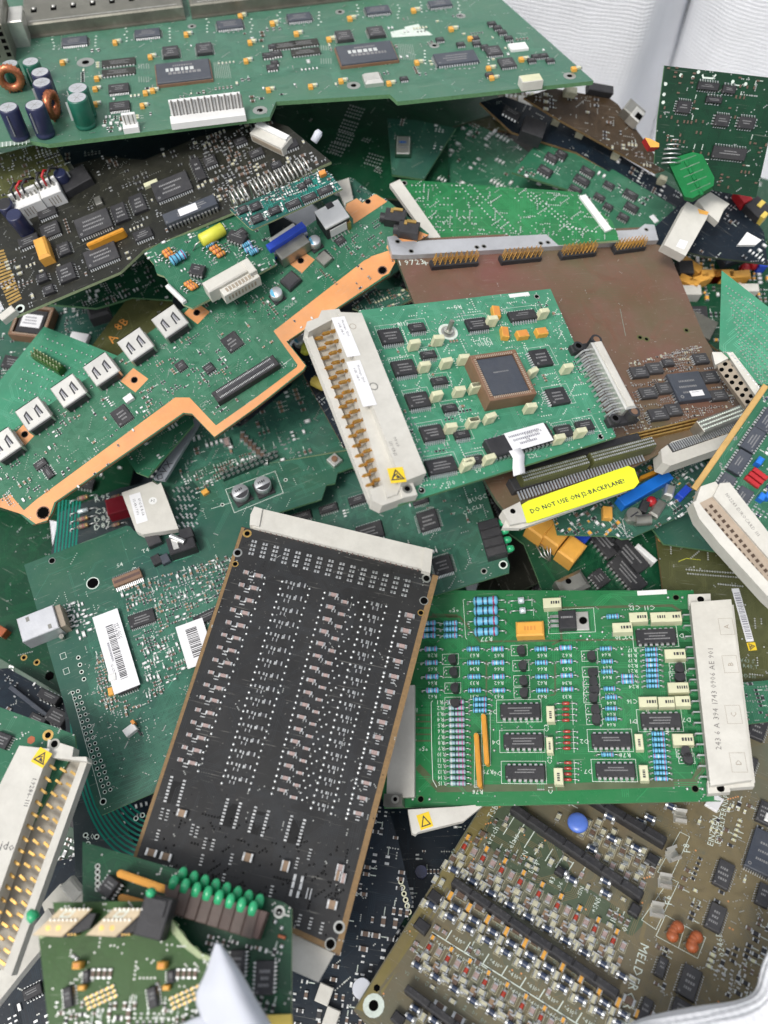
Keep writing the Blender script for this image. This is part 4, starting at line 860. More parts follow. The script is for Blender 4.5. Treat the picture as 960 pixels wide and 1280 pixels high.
# ================================================================== long board with copper border
def board_E():
    O = [(-30, 580), (0, 548), (60, 507), (110, 472), (180, 420), (240, 378), (330, 318), (415, 262), (432, 262), (432, 254), (447, 247), (452, 253), (468, 241), (484, 250), (536, 292), (500, 318), (493, 330), (487, 343), (477, 350), (359, 427), (383, 457), (380, 463), (320, 510), (268, 547), (240, 518), (230, 517), (70, 628), (66, 640), (58, 652), (40, 656), (22, 640), (-30, 600)]
    s = Board('circuit_board', 'long green board with a wide copper-orange border and a row of metal sockets', O, (250, 440, .066), (0, .25), ((41, 517), (212, 400)), ((268, 547), (236, 505)), 'pcb_mid', 'fibre_tan', 1.8)
    band = [((487, 335), (463, 322)), ((475, 349), (455, 326)), ((358, 427), (342, 414)), ((382, 457), (372, 456)), ((379, 462), (371, 459)), ((320, 509), (320, 497)), ((268, 546), (270, 532)), ((240, 517), (237, 497)), ((229, 516), (219, 497)), ((68, 628), (45, 625)), ((62, 645), (30, 638))]
    s.area([p[0] for p in band] + [p[1] for p in band[::-1]], 'copper', .12); s.area([(0, 634), (0, 624), (13, 618), (30, 638), (62, 640), (60, 650), (45, 655), (28, 643)], 'copper', .124); s.area([(463, 321), (490, 312), (494, 328), (486, 342), (474, 348)], 'copper', .116)
    s.area([(432, 262), (433, 255), (446, 248), (453, 254), (468, 243), (484, 251), (445, 278)], 'copper', .12); s.area([(486, 299), (506, 282), (536, 294), (490, 318), (483, 310)], 'copper', .112)
    s.area([(440, 262), (470, 243), (484, 252), (442, 280)], 'copper', .1165)
    for x, y, w in ((168, 475, 13), (246, 391, 12), (31, 543, 11), (376, 326, 13), (174, 479, 0)):
        if w: s.area([(x - w * 1.35, y + w * .1), (x - w * .1, y - w * 1.15), (x + w * 1.35, y - w * .1), (x + w * .1, y + w * 1.2)], 'copper', .12); s.dots([(x, y)], 1.9, 'ferrite', z=.14, hole=1.6)
    for a_, b_ in band:
        pass
    for k_ in range(len(band) - 1):
        for f_ in [i / 8 for i in range(9)]:
            for g_ in (.1, .5, .9): q_ = s.P(*lerp(lerp(band[k_][0], band[k_ + 1][0], f_), lerp(band[k_][1], band[k_ + 1][1], f_), g_)); s.rects.append((q_[0], q_[1], 2.4))
    for q_ in ((168, 475), (246, 391), (31, 543), (376, 326), (455, 262), (470, 258), (500, 300)): q_ = s.P(*q_); s.rects.append((q_[0], q_[1], 5))
    s.dots([(460, 252)], 1.7, 'ferrite', z=.14, hole=1.4); s.dots([(478, 338)], 2.6, 'ferrite', z=.15, hole=2.1); s.dots([(54, 641)], 3.4, 'ferrite', z=.15, hole=3.0)
    s.traces(330, 6, .2, .42, None, (3, 16), 3, seed=31, base=0); s.traces(60, 9, .16, .3, [(230, 420), (320, 350), (400, 330), (350, 400), (250, 500), (150, 560)], (6, 20), 3, seed=33)
    for x, y in ((4, 555), (41, 517), (85, 488), (126, 461), (169, 430), (212, 401)):
        W, D = s.mm(x, y, 35, 30, 0, 7); s.put('usb_socket', usb(W, D, 6.5), x, y, 0, (W, D), h=6.5)
    for x, y, w, h, n in ((290, 427, 21, 21, 8), (152, 519, 21, 22, 9), (226, 457, 12, 12, 5)): s.chip(x, y, w, h, n, '4', 1.1, pin=.4)
    for x, y, w, h, n in ((261, 460, 13, 11, 4), (50, 580, 17, 9, 5), (60, 590, 15, 9, 5), (407, 320, 16, 11, 5), (425, 300, 12, 9, 4)): s.chip(x, y, w, h, n, 'v', 1.5, a=s.r.choice((0, 0, 90)))
    e = s.bar('mezzanine_connector', (268, 497), (345, 449), 15, 5.0, 'plastic', c=.4); L, W = e['L'], e['W']
    b = MB(); b.box(0, 0, 0, L * .9, W * .45, .3, 'plastic_grey'); [b.box(-L * .43 + i * L * .86 / 39, sg * W * .27, .1, .35, W * .14, .25, 'lead') for i in range(40) for sg in (-1, 1)]; s.sub(e, 'contact_strip', b.mesh('contact_strip'), 0, 0, 4.95, 0, 120); b = MB(); b.box(0, 0, 0, L * .78, W * .24, .3, 'ink'); s.sub(e, 'slot', b.mesh('slot'), 0, 0, 5.2, 0, 30)
    # tall white socket, blue video connector, black audio jacks, small cans
    b = MB(); b.box(0, 0, 0, 14, 12, 9, 'plastic'); b.box(0, 0, 9.0, 14.4, 12.4, 1.2, 'white', .3); b.box(1.5, 5, 9.2, 4, 3.4, 1.2, 'plastic'); b.box(0, -6.3, 1, 10, .4, 6, 'white')
    for i in range(6): b.box(-5 + i * 2, -7.4, 0, .6, 2.6, .4, 'lead')
    b.box(6.3, -6, 0, 2, 2, 6, 'gold'); s.put('network_socket', b.mesh('network_socket'), 415, 269, s.A((402, 278), (432, 262)), (14, 12), h=9)
    b = MB(); b.box(0, 0, 2, 23, 4, 10, 'blue', .4); b.box(0, -5, 1, 18, 7, 8, 'steel', .6); b.box(0, 3.6, 3.5, 16, 3.5, 7, 'tin', 1.0); b.cyl((-10, -2.1, 7), (-10, -3.2, 7), 1.4, 'lead', 8); b.cyl((10, -2.1, 7), (10, -3.2, 7), 1.4, 'lead', 8)
    s.put('video_connector', b.mesh('video_connector'), 358, 297, s.A((333, 312), (384, 283)) + 4, (23, 8), h=10, label='blue video connector with a metal shell')
    for x, y in ((494, 268), (511, 283)):
        b = MB(); b.box(0, 0, 0, 11, 7.4, 6.5, 'plastic', .3); b.box(1, 3, 6.5, 5, 1.6, .7, 'gold'); b.box(-2, 2, 6.5, 1.5, 2.5, .5, 'gold'); b.cyl((-5.5, -1, 3.5), (-8, -1, 3.5), 2.6, 'plastic', 14); s.put('audio_jack', b.mesh('audio_jack'), x, y, s.A((487, 280), (505, 258)) - 65, (11, 7), h=6.5)
    for x, y, r in ((345, 366, 3.3), (393, 301, 3.2)): s.put('small_can_capacitor', minican(r, 5.0), x, y, 0, (6, 6), h=5)
    s.box(363, 349, 20, 17, 3.5, 'plastic_grey', a=8, c=.8, name='inductor'); s.box(405, 322, 14, 14, 3, 'steel', a=8, name='inductor'); s.box(160, 497, 12, 8, 2.5, 'white', a=0, name='small_socket')
    s.scatter(330, None, ('cap', 'cap2', 'res', 'res', 'pads', 'white'), (1.7, .85), seed=35, silk=.15); s.vias(300, None, .22, 'via', seed=36)
    for x, y, t in ((392, 287, 'K4'), (275, 395, 'XO'), (205, 433, 'Q3'), (255, 505, 'C29'), (330, 380, 'U8'), (70, 560, 'J2'), (110, 575, 'R11'), (365, 380, 'XX8'), (360, 384, 'XX8')): s.text(t, x, y, 5, 0, 'silk_dim')
    return s
@cached
def minican(r, h):
    b = MB(); b.box(0, 0, 0, r * 2.1, r * 2.1, .8, 'plastic'); b.lathe((0, 0, .8), (0, 0, 1), [(0, r * .85), (.6, r * .8), (.9, r), (h - .3, r), (h, r * .94)], 'alu', 18); q = [(r * .9 * math.cos(math.radians(t)), r * .9 * math.sin(math.radians(t))) for t in range(100, 250, 15)]; b.poly(q, h + .83, 'res_blue'); return b.mesh('small_can_capacitor')
# ================================================================== big board on top
def ps(*a): return list(a)
def board_A():
    O = [(-70, -75), (560, -75), (628, 0), (742, 101), (497, 127), (487, 118), (345, 127), (337, 146), (60, 180), (38, 176), (-70, 187)]
    s = Board('circuit_board', 'largest green board on top of the pile with steel shields and copper coils', O, (400, 90, .120), (0, .02), ((100, 177), (560, 121)), ((193, 105), (190, 77)), 'pcb_top', 'fibre_green', 2.2)
    s.traces(420, 7, .3, .5, None, (4, 30), 3, seed=41); s.vias(350, None, .4, 'via', seed=42)
    def qfp(x, y, w, h, n=12, m='plastic_slate', sides='4'): s.chip(x, y, w, h, n, sides, 2.0, m=m); s.dots([(x + i * 6 - w * .6, y + h * .75 + 3 + s.r.uniform(-1, 2)) for i in range(int(w * 1.2 / 6))], .7, 'solder'); s.dots([(x + sg * (w * .62 + 5 + s.r.uniform(0, 4)), y - h * .5 + i * 4) for i in range(5) for sg in (-1, 1)], .7, 'silk')
    for x, y, w, h in ((93, 50, 32, 9), (184, 40, 32, 9), (287, 29, 32, 10), (374, 20, 30, 9), (472, 11, 30, 9), (550, 3, 28, 8)): qfp(x, y, w, h)
    for x, y in ((213, 63), (255, 59), (430, 43), (470, 38)): s.chip(x, y, 20, 12, 7, 'h', 2.2, m='plastic_grey')
    for x, y, w, h in ((229, 88, 70, 25), (458, 65, 72, 25)):
        W, Hh = s.mm(x, y, w, h); b = MB(); b.box(0, 0, 0, W, Hh, 1.6, 'brown_socket', .1); b.box(0, 0, 1.6, W * .96, Hh * .96, 1.0, 'plastic_slate', .4); b.dashes(-1, 2, 2.62, W * .55, Hh * .16, 'band_white'); b.dashes(1, -Hh * .08, 2.62, W * .6, Hh * .12, 'marking'); b.dashes(0, Hh * .28, 2.62, W * .35, Hh * .08, 'marking')
        s.put('processor', b.mesh('processor'), x, y, 0, (W, Hh), h=2.6)
        for i in range(9): s.line([(x + w * .55 + i * 2.2, y - h * .4 + i * .1), (x + w * .58 + i * 2.4, y + h * .4)], .35, 'silk_dim')
        for j in range(5): s.line([(x - w * .62 - j * 3, y - 8), (x - w * .62 - j * 3 + .5, y - 2)], .5, 'silk_dim'); s.line([(x - w * .62 - j * 3, y + 8), (x - w * .62 - j * 3 + .5, y + 15)], .5, 'silk_dim')
        s.dots(row((x - 10, y + h * .62 + 2), (x + w * .4, y + h * .6), 9), .7, 'solder')
    qfp(570, 71, 52, 15, 16); 
    for x, y, w, h, n, sd in ((148, 77, 42, 8, 2, 'v'), (148, 89, 42, 8, 2, 'v')): s.chip(x, y, w, h, 10, 'v', 1.0, m='pcb_smoke')
    for x, y in ((380, 53), (382, 64), (358, 56)): s.chip(x, y, 36, 8, 10, 'v', 1.0, m='pcb_smoke')
    for x, y in ((148, 109), (149, 131)): s.chip(x, y, 26, 10, 12, 'v', 2.0)
    for x, y, a in ((617, 62, -38), (634, 77, -38)): s.chip(x, y, 19, 12, 7, 'v', 1.8, m='plastic_grey')
    for x, y in ((648, 57),): s.box(x, y, 22, 9, 1.6, 'white', name='labelled_chip')
    for x, y in ((606, 57), (596, 53), (576, 54), (594, 46), (615, 28), (622, 33), (628, 39), (636, 46), (665, 74), (670, 69), (680, 68), (688, 74), (505, 97), (343, 77), (340, 57), (612, 92), (550, 48)): s.chip(x, y, 10, 4.5, 4, 'v', 1.6)
    for x, y in ((340, 83), (335, 68), (345, 66)): s.chip(x, y, 14, 6, 4, 'v', 1.5)
    for x, y in ((143, 51), (232, 41), (77, 76), (187, 69), (120, 96), (118, 109), (118, 128), (190, 111), (181, 114), (177, 130), (370, 40), (340, 27), (411, 47), (437, 21), (517, 11), (564, 34), (588, 46), (521, 76), (335, 110), (388, 106), (426, 99), (486, 102), (611, 83), (615, 95), (652, 72), (718, 84), (312, 51), (300, 18), (307, 74)): s.box(x, y, 5.6, 3.8, 2.0, 'yellow_cap', c=.4, name='tantalum_capacitor'); s.smd(x + 5, y + 2, 8, 2.5, 'cream')
    # white 11-way header with pins, small white plug, crystal, relay-like tan part
    W, D = s.mm(259, 134, 95, 24, 0, 8); b = MB(); b.box(0, -3, 0, W, 7, 3.6, 'white', .3); b.box(0, 1.5, 0, W * .95, 2.0, 11, 'white', .2)
    for i in range(11): b.box(-W * .44 + i * W * .088, .2, 2, .7, 1.0, 9.5, 'beige_ink'); b.box(-W * .44 + i * W * .088 + W * .044, .3, 3, .5, .5, 7.5, 'beige_ink')
    s.put('wire_header', b.mesh('wire_header'), 259, 140, 0, (W, 9), h=3.6)
    b = MB(); b.box(0, -1, 0, 8, 5, 3.2, 'white', .3); b.box(0, 1.5, 0, 7, 1.6, 8, 'white', .3); [b.cyl((x, -.5, 2), (x, -.5, 8), .35, 'steel', 6) for x in (-2.2, 0, 2.2)]; s.put('small_plug', b.mesh('small_plug'), 163, 155, 0, (8, 5), h=3)
    s.box(466, 95, 23, 13, 3.4, 'tin', c=1.4, name='crystal'); s.box(664, 97, 26, 10, 5, 'beige', c=.3, name='small_relay', topm='cream')
    s.area([(488, 40), (520, 33), (536, 40), (541, 44), (490, 47)], 'silk', .09); s.area([(505, 34), (523, 30), (526, 34), (508, 37)], 'silk', .094)
    for x, y, r0 in ((107, 78, 5), (325, 138, 4.0), (442, 107, 3.8), (712, 95, 3.6), (543, 57, 3), (576, 20, 3), (240, 33, 2.6), (425, 15, 3)): s.dots([(x, y)], r0, 'via', hole=r0 * .42)
    # capacitors and coils
    def put_can(x, y, r, h, m, lab=None): s.put('capacitor', can(r, h, m), x, y, s.r.uniform(150, 260), (r * 2.5, r * 2.5), h=h, label=lab)
    for x, y in ((12, 80), (38, 77)): put_can(x, y, 4.7, 11, 'green_can')
    for x, y in ((50, 90), (52, 103), (10, 134), (43, 131)): put_can(x, y, 4.9, 16, 'navy_can')
    for x, y in ((97, 110), (96, 122)): put_can(x, y, 5.3, 15, 'green_can')
    def coil(R, r):
        b = MB(); N = 22; M_ = 8; vs = []; 
        for i in range(N * 2):
            A_ = 2 * math.pi * i / (N * 2); rr = r * (1.0 if i % 2 == 0 else .74)
            for j in range(M_):
                t = 2 * math.pi * j / M_; vs.append(((R + rr * math.cos(t)) * math.cos(A_), rr * math.sin(t), (R + rr * math.cos(t)) * math.sin(A_) + R + r))
        n2 = N * 2; b.add(vs, [(i * M_ + j, ((i + 1) % n2) * M_ + j, ((i + 1) % n2) * M_ + (j + 1) % M_, i * M_ + (j + 1) % M_) for i in range(n2) for j in range(M_)], 'copper_wire', True)
        for x in (-3, 3): b.cyl((x, 0, 0), (x, 0, 3), .5, 'copper_wire', 6)
        return b.mesh('copper_coil')
    s.put('copper_coil', coil(5.2, 2.4), 20, 115, 0, (14, 5), h=0); s.put('copper_coil', coil(5.0, 2.5), 71, 148, 72, (14, 5), h=0)
    s.scatter(110, [(100, 60), (620, 10), (700, 80), (420, 110), (100, 165)], ('cream', 'cap2', 'res', 'white'), (2.2, 1.1), seed=44); s.scatter(24, [(120, 145), (160, 140), (165, 165), (115, 165)], ('res', 'white', 'cap2'), (2.2, 1.1), seed=46)
    # steel shields along the rear, and the perforated block at the left
    def shield(x0, y0, x1, y1, n, name, dh):
        a0 = s.P(x0, y0, 0); a1 = s.P(x1, y1, 0); L = math.dist(a0, a1); a = math.degrees(math.atan2(a1[1] - a0[1], a1[0] - a0[0])); b = MB(); H2 = 7
        b.box(0, 32, 0, L, 64, H2, 'steel_dull', .8); b.box(0, -1.2, .1, L, 2.4, .7, 'steel_dull'); b.ribbon([(-L * .46, 3), (L * .46, 3)], .6, H2 + .05, 'tin')
        e = s.put(name, b.mesh(name), 0, 0, a, (L, 60), loc=((a0[0] + a1[0]) / 2, (a0[1] + a1[1]) / 2)); s.rects.pop()
        for i in range(n):
            b = MB(); b.box(0, 0, 0, 3.2, 5.5, .12, 'hole'); b.lathe((0, 1, 0), (0, 0, 1), [(0, 1.3), (.8, 1.0), (1.2, .4)], 'tin', 8); s.sub(e, 'slot', b.mesh('slot'), -L * .43 + L * .86 * i / (n - 1), 16, H2, 0, 8)
    shield(34, 47, 232, 23, 8, 'steel_shield', 0); shield(240, 22, 482, -6, 9, 'steel_shield', 0)
    b = MB(); b.box(-12, 14, 0, 22, 36, 20, 'steel_dull', .5); b.box(3, 20, 0, 8, 18, 14, 'tin', .5)
    for i in range(3):
        for j in range(5): b.box(-15 + i * 6, -4.05, 3 + j * 3.6, 2.4, .12, 2.2, 'hole'); b.box(-18 + i * 6, 2 + j * 6.5, 20.0, 2.6, 3, .08, 'hole')
    e = s.put('port_block', b.mesh('port_block'), 22, 72, 0, (24, 40)); 
    s.area([(0, 178), (37, 174), (38, 178), (0, 184)], 'silk_dim'); [s.line([(x, 178 - x * .1), (x, 184 - x * .1)], .5, 'silk') for x in range(3, 38, 5)]
    return s

# ================================================================== smoky board, upper left
def board_B():
    O = [(-30, 262), (0, 238), (60, 215), (130, 195), (180, 200), (250, 170), (335, 150), (360, 158), (414, 202), (400, 208), (300, 262), (180, 312), (150, 340), (20, 395), (8, 392), (-30, 318)]
    s = Board('circuit_board', 'smoky black circuit board crowded with chips at upper left, gold fingers on its near corner', O, (200, 260, .095), (0, .2), ((20, 388), (150, 335)), ((8, 388), (-12, 318)), 'pcb_smoke', 'fibre_pale', 1.8)
    s.traces(150, 5, .22, .5, None, (3, 14), 3, seed=51)
    A_ = 0
    for x, y, w, h, n, sd in ((214, 232, 48, 24, 16, 'v'), (116, 278, 45, 24, 14, 'v'), (126, 318, 42, 22, 14, 'v'), (149, 265, 18, 22, 6, 'h'), (172, 253, 18, 22, 6, 'h'), (178, 292, 24, 12, 8, 'v'), (62, 286, 24, 16, 10, 'v'), (82, 340, 22, 20, 6, 'h'), (79, 310, 16, 14, 6, 'h'), (52, 346, 14, 10, 3, 'h'), (60, 361, 14, 10, 3, 'h'), (35, 300, 26, 12, 8, 'v'), (247, 210, 12, 28, 8, 'h'), (262, 200, 16, 12, 5, 'v'), (362, 180, 20, 10, 6, 'v'), (58, 265, 24, 10, 8, 'v'), (320, 190, 18, 9, 6, 'v'), (345, 205, 14, 8, 5, 'v'), (300, 175, 16, 8, 5, 'v')):
        s.chip(x, y, w, h, n, sd, 2.2, m='plastic' if w < 40 else 'plastic_grey')
    e = s.chip(237, 261, 70, 13, 14, 'v', 5, kind='dip', m='plastic_slate', name='labelled_chip'); L = 12; s.sticker(e, 10, 4.6, 5.0, 'paper', lx=-1, lines=0)
    s.bar('resistor_network', (107, 308), (157, 286), 6, 5, 'sip_orange', me=sip(21, 2.4, 5.5)); s.box(51, 308, 16, 26, 7, 'yellow_cap', c=1.2, name='tantalum_capacitor'); s.box(188, 228, 18, 5, 2, 'cream', name='crystal')
    s.box(145, 195, 1, 1, 1, 'steel'); s.box(122, 250, 9, 10, 2.5, 'steel', name='crystal')
    # plugs, wires, regulator, cans
    for x, y, w in ((33, 246, 36), (62, 233, 26)):
        W, D = s.mm(x, y, w, 16, 0, 9); b = MB(); b.box(0, -1, 0, W, 7, 9, 'white', .5); b.box(0, 3.5, 0, W * .96, 1.5, 12, 'white', .3)
        for i in range(int(W / 2.5)): b.box(-W * .4 + i * 2.5, 1, 9, .8, 1.4, 1.8, 'steel'); b.box(-W * .2 + (i % 4) * 1.6, -4.55, 2, .4, .12, 5, 'beige_dark')
        e = s.put('wire_plug', b.mesh('wire_plug'), x, y + 4, 0, (W, 8), h=8)
        b = MB(); [b.tube([(-W * .3 + i * 2.8, 2, 9), (-W * .3 + i * 3, 4, 14), (-W * .1 + i * 3, 6, 15), (i * 4, 9, 11)], .7, 'red' if i % 2 else 'plastic', 6) for i in range(3)]; s.sub(e, 'wires', b.mesh('wires'), 0, 0, 0)
    s.put('capacitor', can(4.2, 14, 'navy_can', 'navy_can', False), 18, 270, 0, (8, 8), h=13); s.put('capacitor', can(4.2, 12, 'navy_can', 'plastic', False), 5, 255, 0, (8, 8), h=12); s.put('capacitor', can(3.4, 10, 'navy_can', 'navy_can', False), 74, 216, 0, (7, 7), h=10)
    b = MB(); b.box(0, 0, 0, 16, 12, 5, 'plastic', .5); b.box(-2, 9, 1, 10, 9, 1.5, 'steel', .2); b.disc(-2, 10, 2.55, 1.6, 'hole', 12); s.put('voltage_regulator', b.mesh('voltage_regulator'), 92, 222, 10, (16, 12), h=5)
    b = MB(); b.box(0, 0, 0, 22, 9, 6, 'beige', .5); b.box(0, 2, 6, 21, 3.5, 1.5, 'white', .3); b.box(0, -4.6, 1, 20, .3, 3, 'beige_dark'); s.put('white_connector', b.mesh('white_connector'), 338, 168, s.A((318, 160), (355, 178)), (22, 9), h=6)
    b = MB(); b.lathe((0, 0, 0), (1, .5, .5), [(0, 2), (5, 2.2), (6.5, 1.4)], 'film', 12); s.put('indicator_lamp', b.mesh('indicator_lamp'), 392, 177, 0, (5, 5))
    # gold edge fingers
    for i in range(17):
        f = i / 16; a_ = lerp((-14, 318), (11, 381), f); c = lerp((5, 313), (27, 372), f); l0, l1 = s.P(*a_), s.P(*c); s.b.ribbon([l0, l1], 1.35, .09, 'gold')
    s.dots([(25, 386)], 2.6, 'silk', hole=1.5); s.box(8, 391, 22, 9, 4, 'beige', a=20, name='end_clip')
    s.scatter(150, [(240, 175), (335, 150), (405, 205), (300, 258), (230, 240)], ('cap2', 'dim', 'pads', 'res', 'res', 'cap2'), (2.6, 1.4), seed=52, silk=0); s.scatter(90, None, ('pads', 'cap2', 'res', 'dim'), (2.4, 1.2), seed=53, silk=0); s.vias(200, None, .3, 'via', seed=54)
    return s
def board_B2():
    s = Board('circuit_board', 'small grey-green circuit board peeking out under the top board at far left', [(-50, 215), (-10, 195), (56, 178), (70, 182), (88, 216), (40, 240), (-50, 270)], (20, 215, .100), (0, .25), ((0, 198), (56, 178)), None, 'pcb_drab', 'fibre_pale')
    s.traces(60, 3, .25, .5, None, (3, 9), 3, seed=55); s.scatter(90, None, ('res', 'cap2', 'pads', 'res'), (2.2, 1.1), seed=56, silk=.4); return s
def board_C():
    s = Board('hybrid_module', 'narrow teal circuit module standing on a comb of long bent silver legs', [(287, 262), (400, 213), (412, 216), (428, 236), (316, 287), (312, 285)], (350, 255, .118), (0, .35), ((290, 264), (408, 214)), None, 'pcb_teal', 'fibre_pale', 1.2, cat='circuit module')
    s.traces(50, 3, .25, .5, None, (2, 9), 3, seed=57)
    for x, y, w, h, n, sd in ((303, 261, 12, 9, 3, 'h'), (319, 257, 13, 10, 4, 'h'), (321, 272, 14, 10, 5, 'h'), (343, 262, 14, 9, 4, 'h'), (366, 254, 19, 8, 7, 'v'), (386, 246, 19, 8, 7, 'v'), (406, 237, 18, 8, 7, 'v'), (377, 232, 10, 7, 3, 'v'), (385, 226, 9, 6, 3, 'v')): s.chip(x, y, w, h, n, sd, 1.6)
    s.scatter(70, None, ('pads', 'cap2', 'white', 'res'), (1.6, .8), seed=58, silk=.5); s.box(403, 215, 8, 6, 2.5, 'orange', name='capacitor')
    for i in range(19):
        if i == 4: continue
        x, y = lerp((297, 256), (388, 215), i / 18); l = s.P(x, y); b = MB(); b.tube([(0, 0, -.5), (0, 0, 1.2), (-.6, 3, 3.4), (-.9, 6.5, 3.2), (-1, 9, -3), (-1, 9.5, -14)], .42, 'tin', 6); s.put('leg', b.mesh('leg'), 0, 0, 0, (3, 1), loc=l)
    return s
def board_D():
    s = Board('circuit_board', 'broken scrap of green board with a yellow capacitor and a cream slotted socket', [(180, 316), (200, 304), (228, 290), (250, 270), (330, 255), (345, 330), (300, 355), (240, 385), (228, 380), (205, 345), (196, 342), (192, 330)], (250, 330, .088), (0, .2), ((200, 310), (290, 268)), None, 'pcb_mid', 'fibre_pale')
    s.traces(60, 3, .3, .6, None, (3, 10), 3, seed=61)
    s.bar('yellow_capacitor', (249, 296), (278, 280), 14, 7, 'yellow_tube', me=(lambda b: (b.lathe((-7, 0, 3.6), (1, 0, 0), [(0, 2.6), (.5, 3.4), (13.5, 3.4), (14, 2.6)], 'yellow_tube', 18), b.tube([(-7, 0, 3.6), (-10, 0, 3.2), (-12.5, 0, 0)], .4, 'lead', 6), b.mesh('yellow_capacitor'))[-1])(MB()))
    a = s.A((215, 322), (235, 310))
    for x, y, k, dd in ((209, 316, 'orange', 5), (212, 320, 'orange', 5), (217, 323, 'orange', 5), (224, 326, 'blue', 11), (263, 308, 'blue', 5), (268, 312, 'orange', 5), (272, 316, 'orange', 5), (277, 320, 'orange', 5), (236, 356, 'orange', 5), (240, 359, 'orange', 5), (243, 361, 'orange', 5), (309, 308, 'blue', 6), (312, 314, 'pink', 6), (318, 317, 'blue', 6)): s.axial(x, y, 28 if dd > 6 else 22, 20 if dd > 6 else 11, dd, k, a=a if x < 230 else a - 4)
    s.chip(246, 336, 18, 12, 4, 'v', 4, kind='dip', a=a - 50); s.chip(296, 295, 22, 12, 5, 'v', 4, kind='dip', a=a - 60); s.chip(300, 290, 14, 10, 4, 'v', 4, kind='dip', a=a)
    b = MB(); b.box(0, 0, 0, 26, 7, 9, 'beige', .6); b.box(3, -6, 0, 21, 5, 7, 'beige', .4); b.box(3, -6, 7, 16, 2.6, .06, 'beige_dark'); b.box(11.5, -2, 0, 4, 9, 10, 'beige', .4)
    for i in range(8): b.box(-3.5 + i * 1.9, -6, 7.02, .5, 3.2, .3, 'beige')
    for i in range(9): b.box(-5 + i * 1.9, -8.55, 2, .9, .12, 3, 'beige_dark')
    s.put('cream_socket', b.mesh('cream_socket'), 285, 345, s.A((247, 366), (320, 325)), (26, 14), h=8)
    b = MB(); b.box(0, 0, 0, 14, 2.4, 3, 'white', .9); s.put('white_clip', b.mesh('white_clip'), 219, 365, s.A((206, 351), (233, 377)), (14, 2.4), h=3)
    s.scatter(40, None, ('pads', 'white', 'res'), (2, 1), seed=62, silk=.6); return s
def board_F():
    s = Board('circuit_board', 'pale green circuit board showing solder dots, half tucked behind the metal sockets at left', [(-20, 500), (55, 408), (150, 446), (185, 470), (90, 530), (-20, 560)], (60, 460, .046), (0, .2), ((55, 408), (150, 446)), None, 'pcb_mint', 'fibre_green')
    s.traces(50, 3, .25, .6, None, (3, 12), 3, seed=63)
    for j in range(8):
        p = lerp((60, 424), (-2, 500), j / 8); q = (p[0] + 85, p[1] + 34); s.dots([lerp(p, q, i / 14) for i in range(15) if s.r.random() < .75], .6, 'solder', dome=True)
    e = s.bar('pin_header', (41, 440), (76, 461), 11, 5, 'pcb_moss'); [s.sub(e, 'pin', post(0, 3, .35, 'fibre_pale', .5, .5), -e['L'] * .45 + e['L'] * .9 * (i // 2) / 8, (-1 if i % 2 else 1) * e['W'] * .25, 5) for i in range(18)]
    return s
def board_G():
    s = Board('circuit_board', 'olive circuit board corner with orange marks, wedged behind the metal sockets', [(108, 448), (112, 436), (160, 372), (190, 367), (210, 372), (235, 400), (150, 470)], (160, 410, .036), (0, .1), ((112, 436), (160, 372)), None, 'pcb_drab', 'fibre_tan')
    for i, (x, y) in enumerate(((155, 402), (148, 408), (141, 423))): s.text('B8A'[i], x, y, 11, -10, 'orange')
    s.dots([(185, 373)], 2, 'hole'); s.traces(15, 3, .5, .6, None, (4, 12), 2, seed=64); return s
def board_G2():
    s = Board('circuit_board', 'shadowed teal board with a white-labelled chip in a brown socket, left edge', [(-30, 400), (10, 385), (120, 380), (150, 400), (110, 450), (0, 520), (-30, 500)], (60, 420, .022), (0, .15), ((10, 400), (110, 380)), None, 'pcb_deep', 'fibre_green')
    W, Hh = 24, 24; e = s.put('chip_socket', plcc(22, 22, 7.0), 40, 402, -22, (22, 22), h=6); b = MB(); b.box(0, 0, 4, 16, 16, 2.6, 'plastic', .4); s.sub(e, 'square_chip', b.mesh('square_chip')); s.sticker(e, 12, 9, 6.7, 'paper', lines=3)
    s.box(120, 383, 26, 22, 9, 'plastic_grey', a=8, c=1.5, name='coil_block'); s.box(98, 422, 22, 14, 3, 'paper', a=-25, name='labelled_chip'); s.chip(14, 452, 22, 16, 6, 'v', 3, a=-25); s.scatter(160, None, ('cap2', 'pads', 'res', 'white'), (2.2, 1.1), seed=65); s.vias(80, None, .4, 'via', seed=66); return s

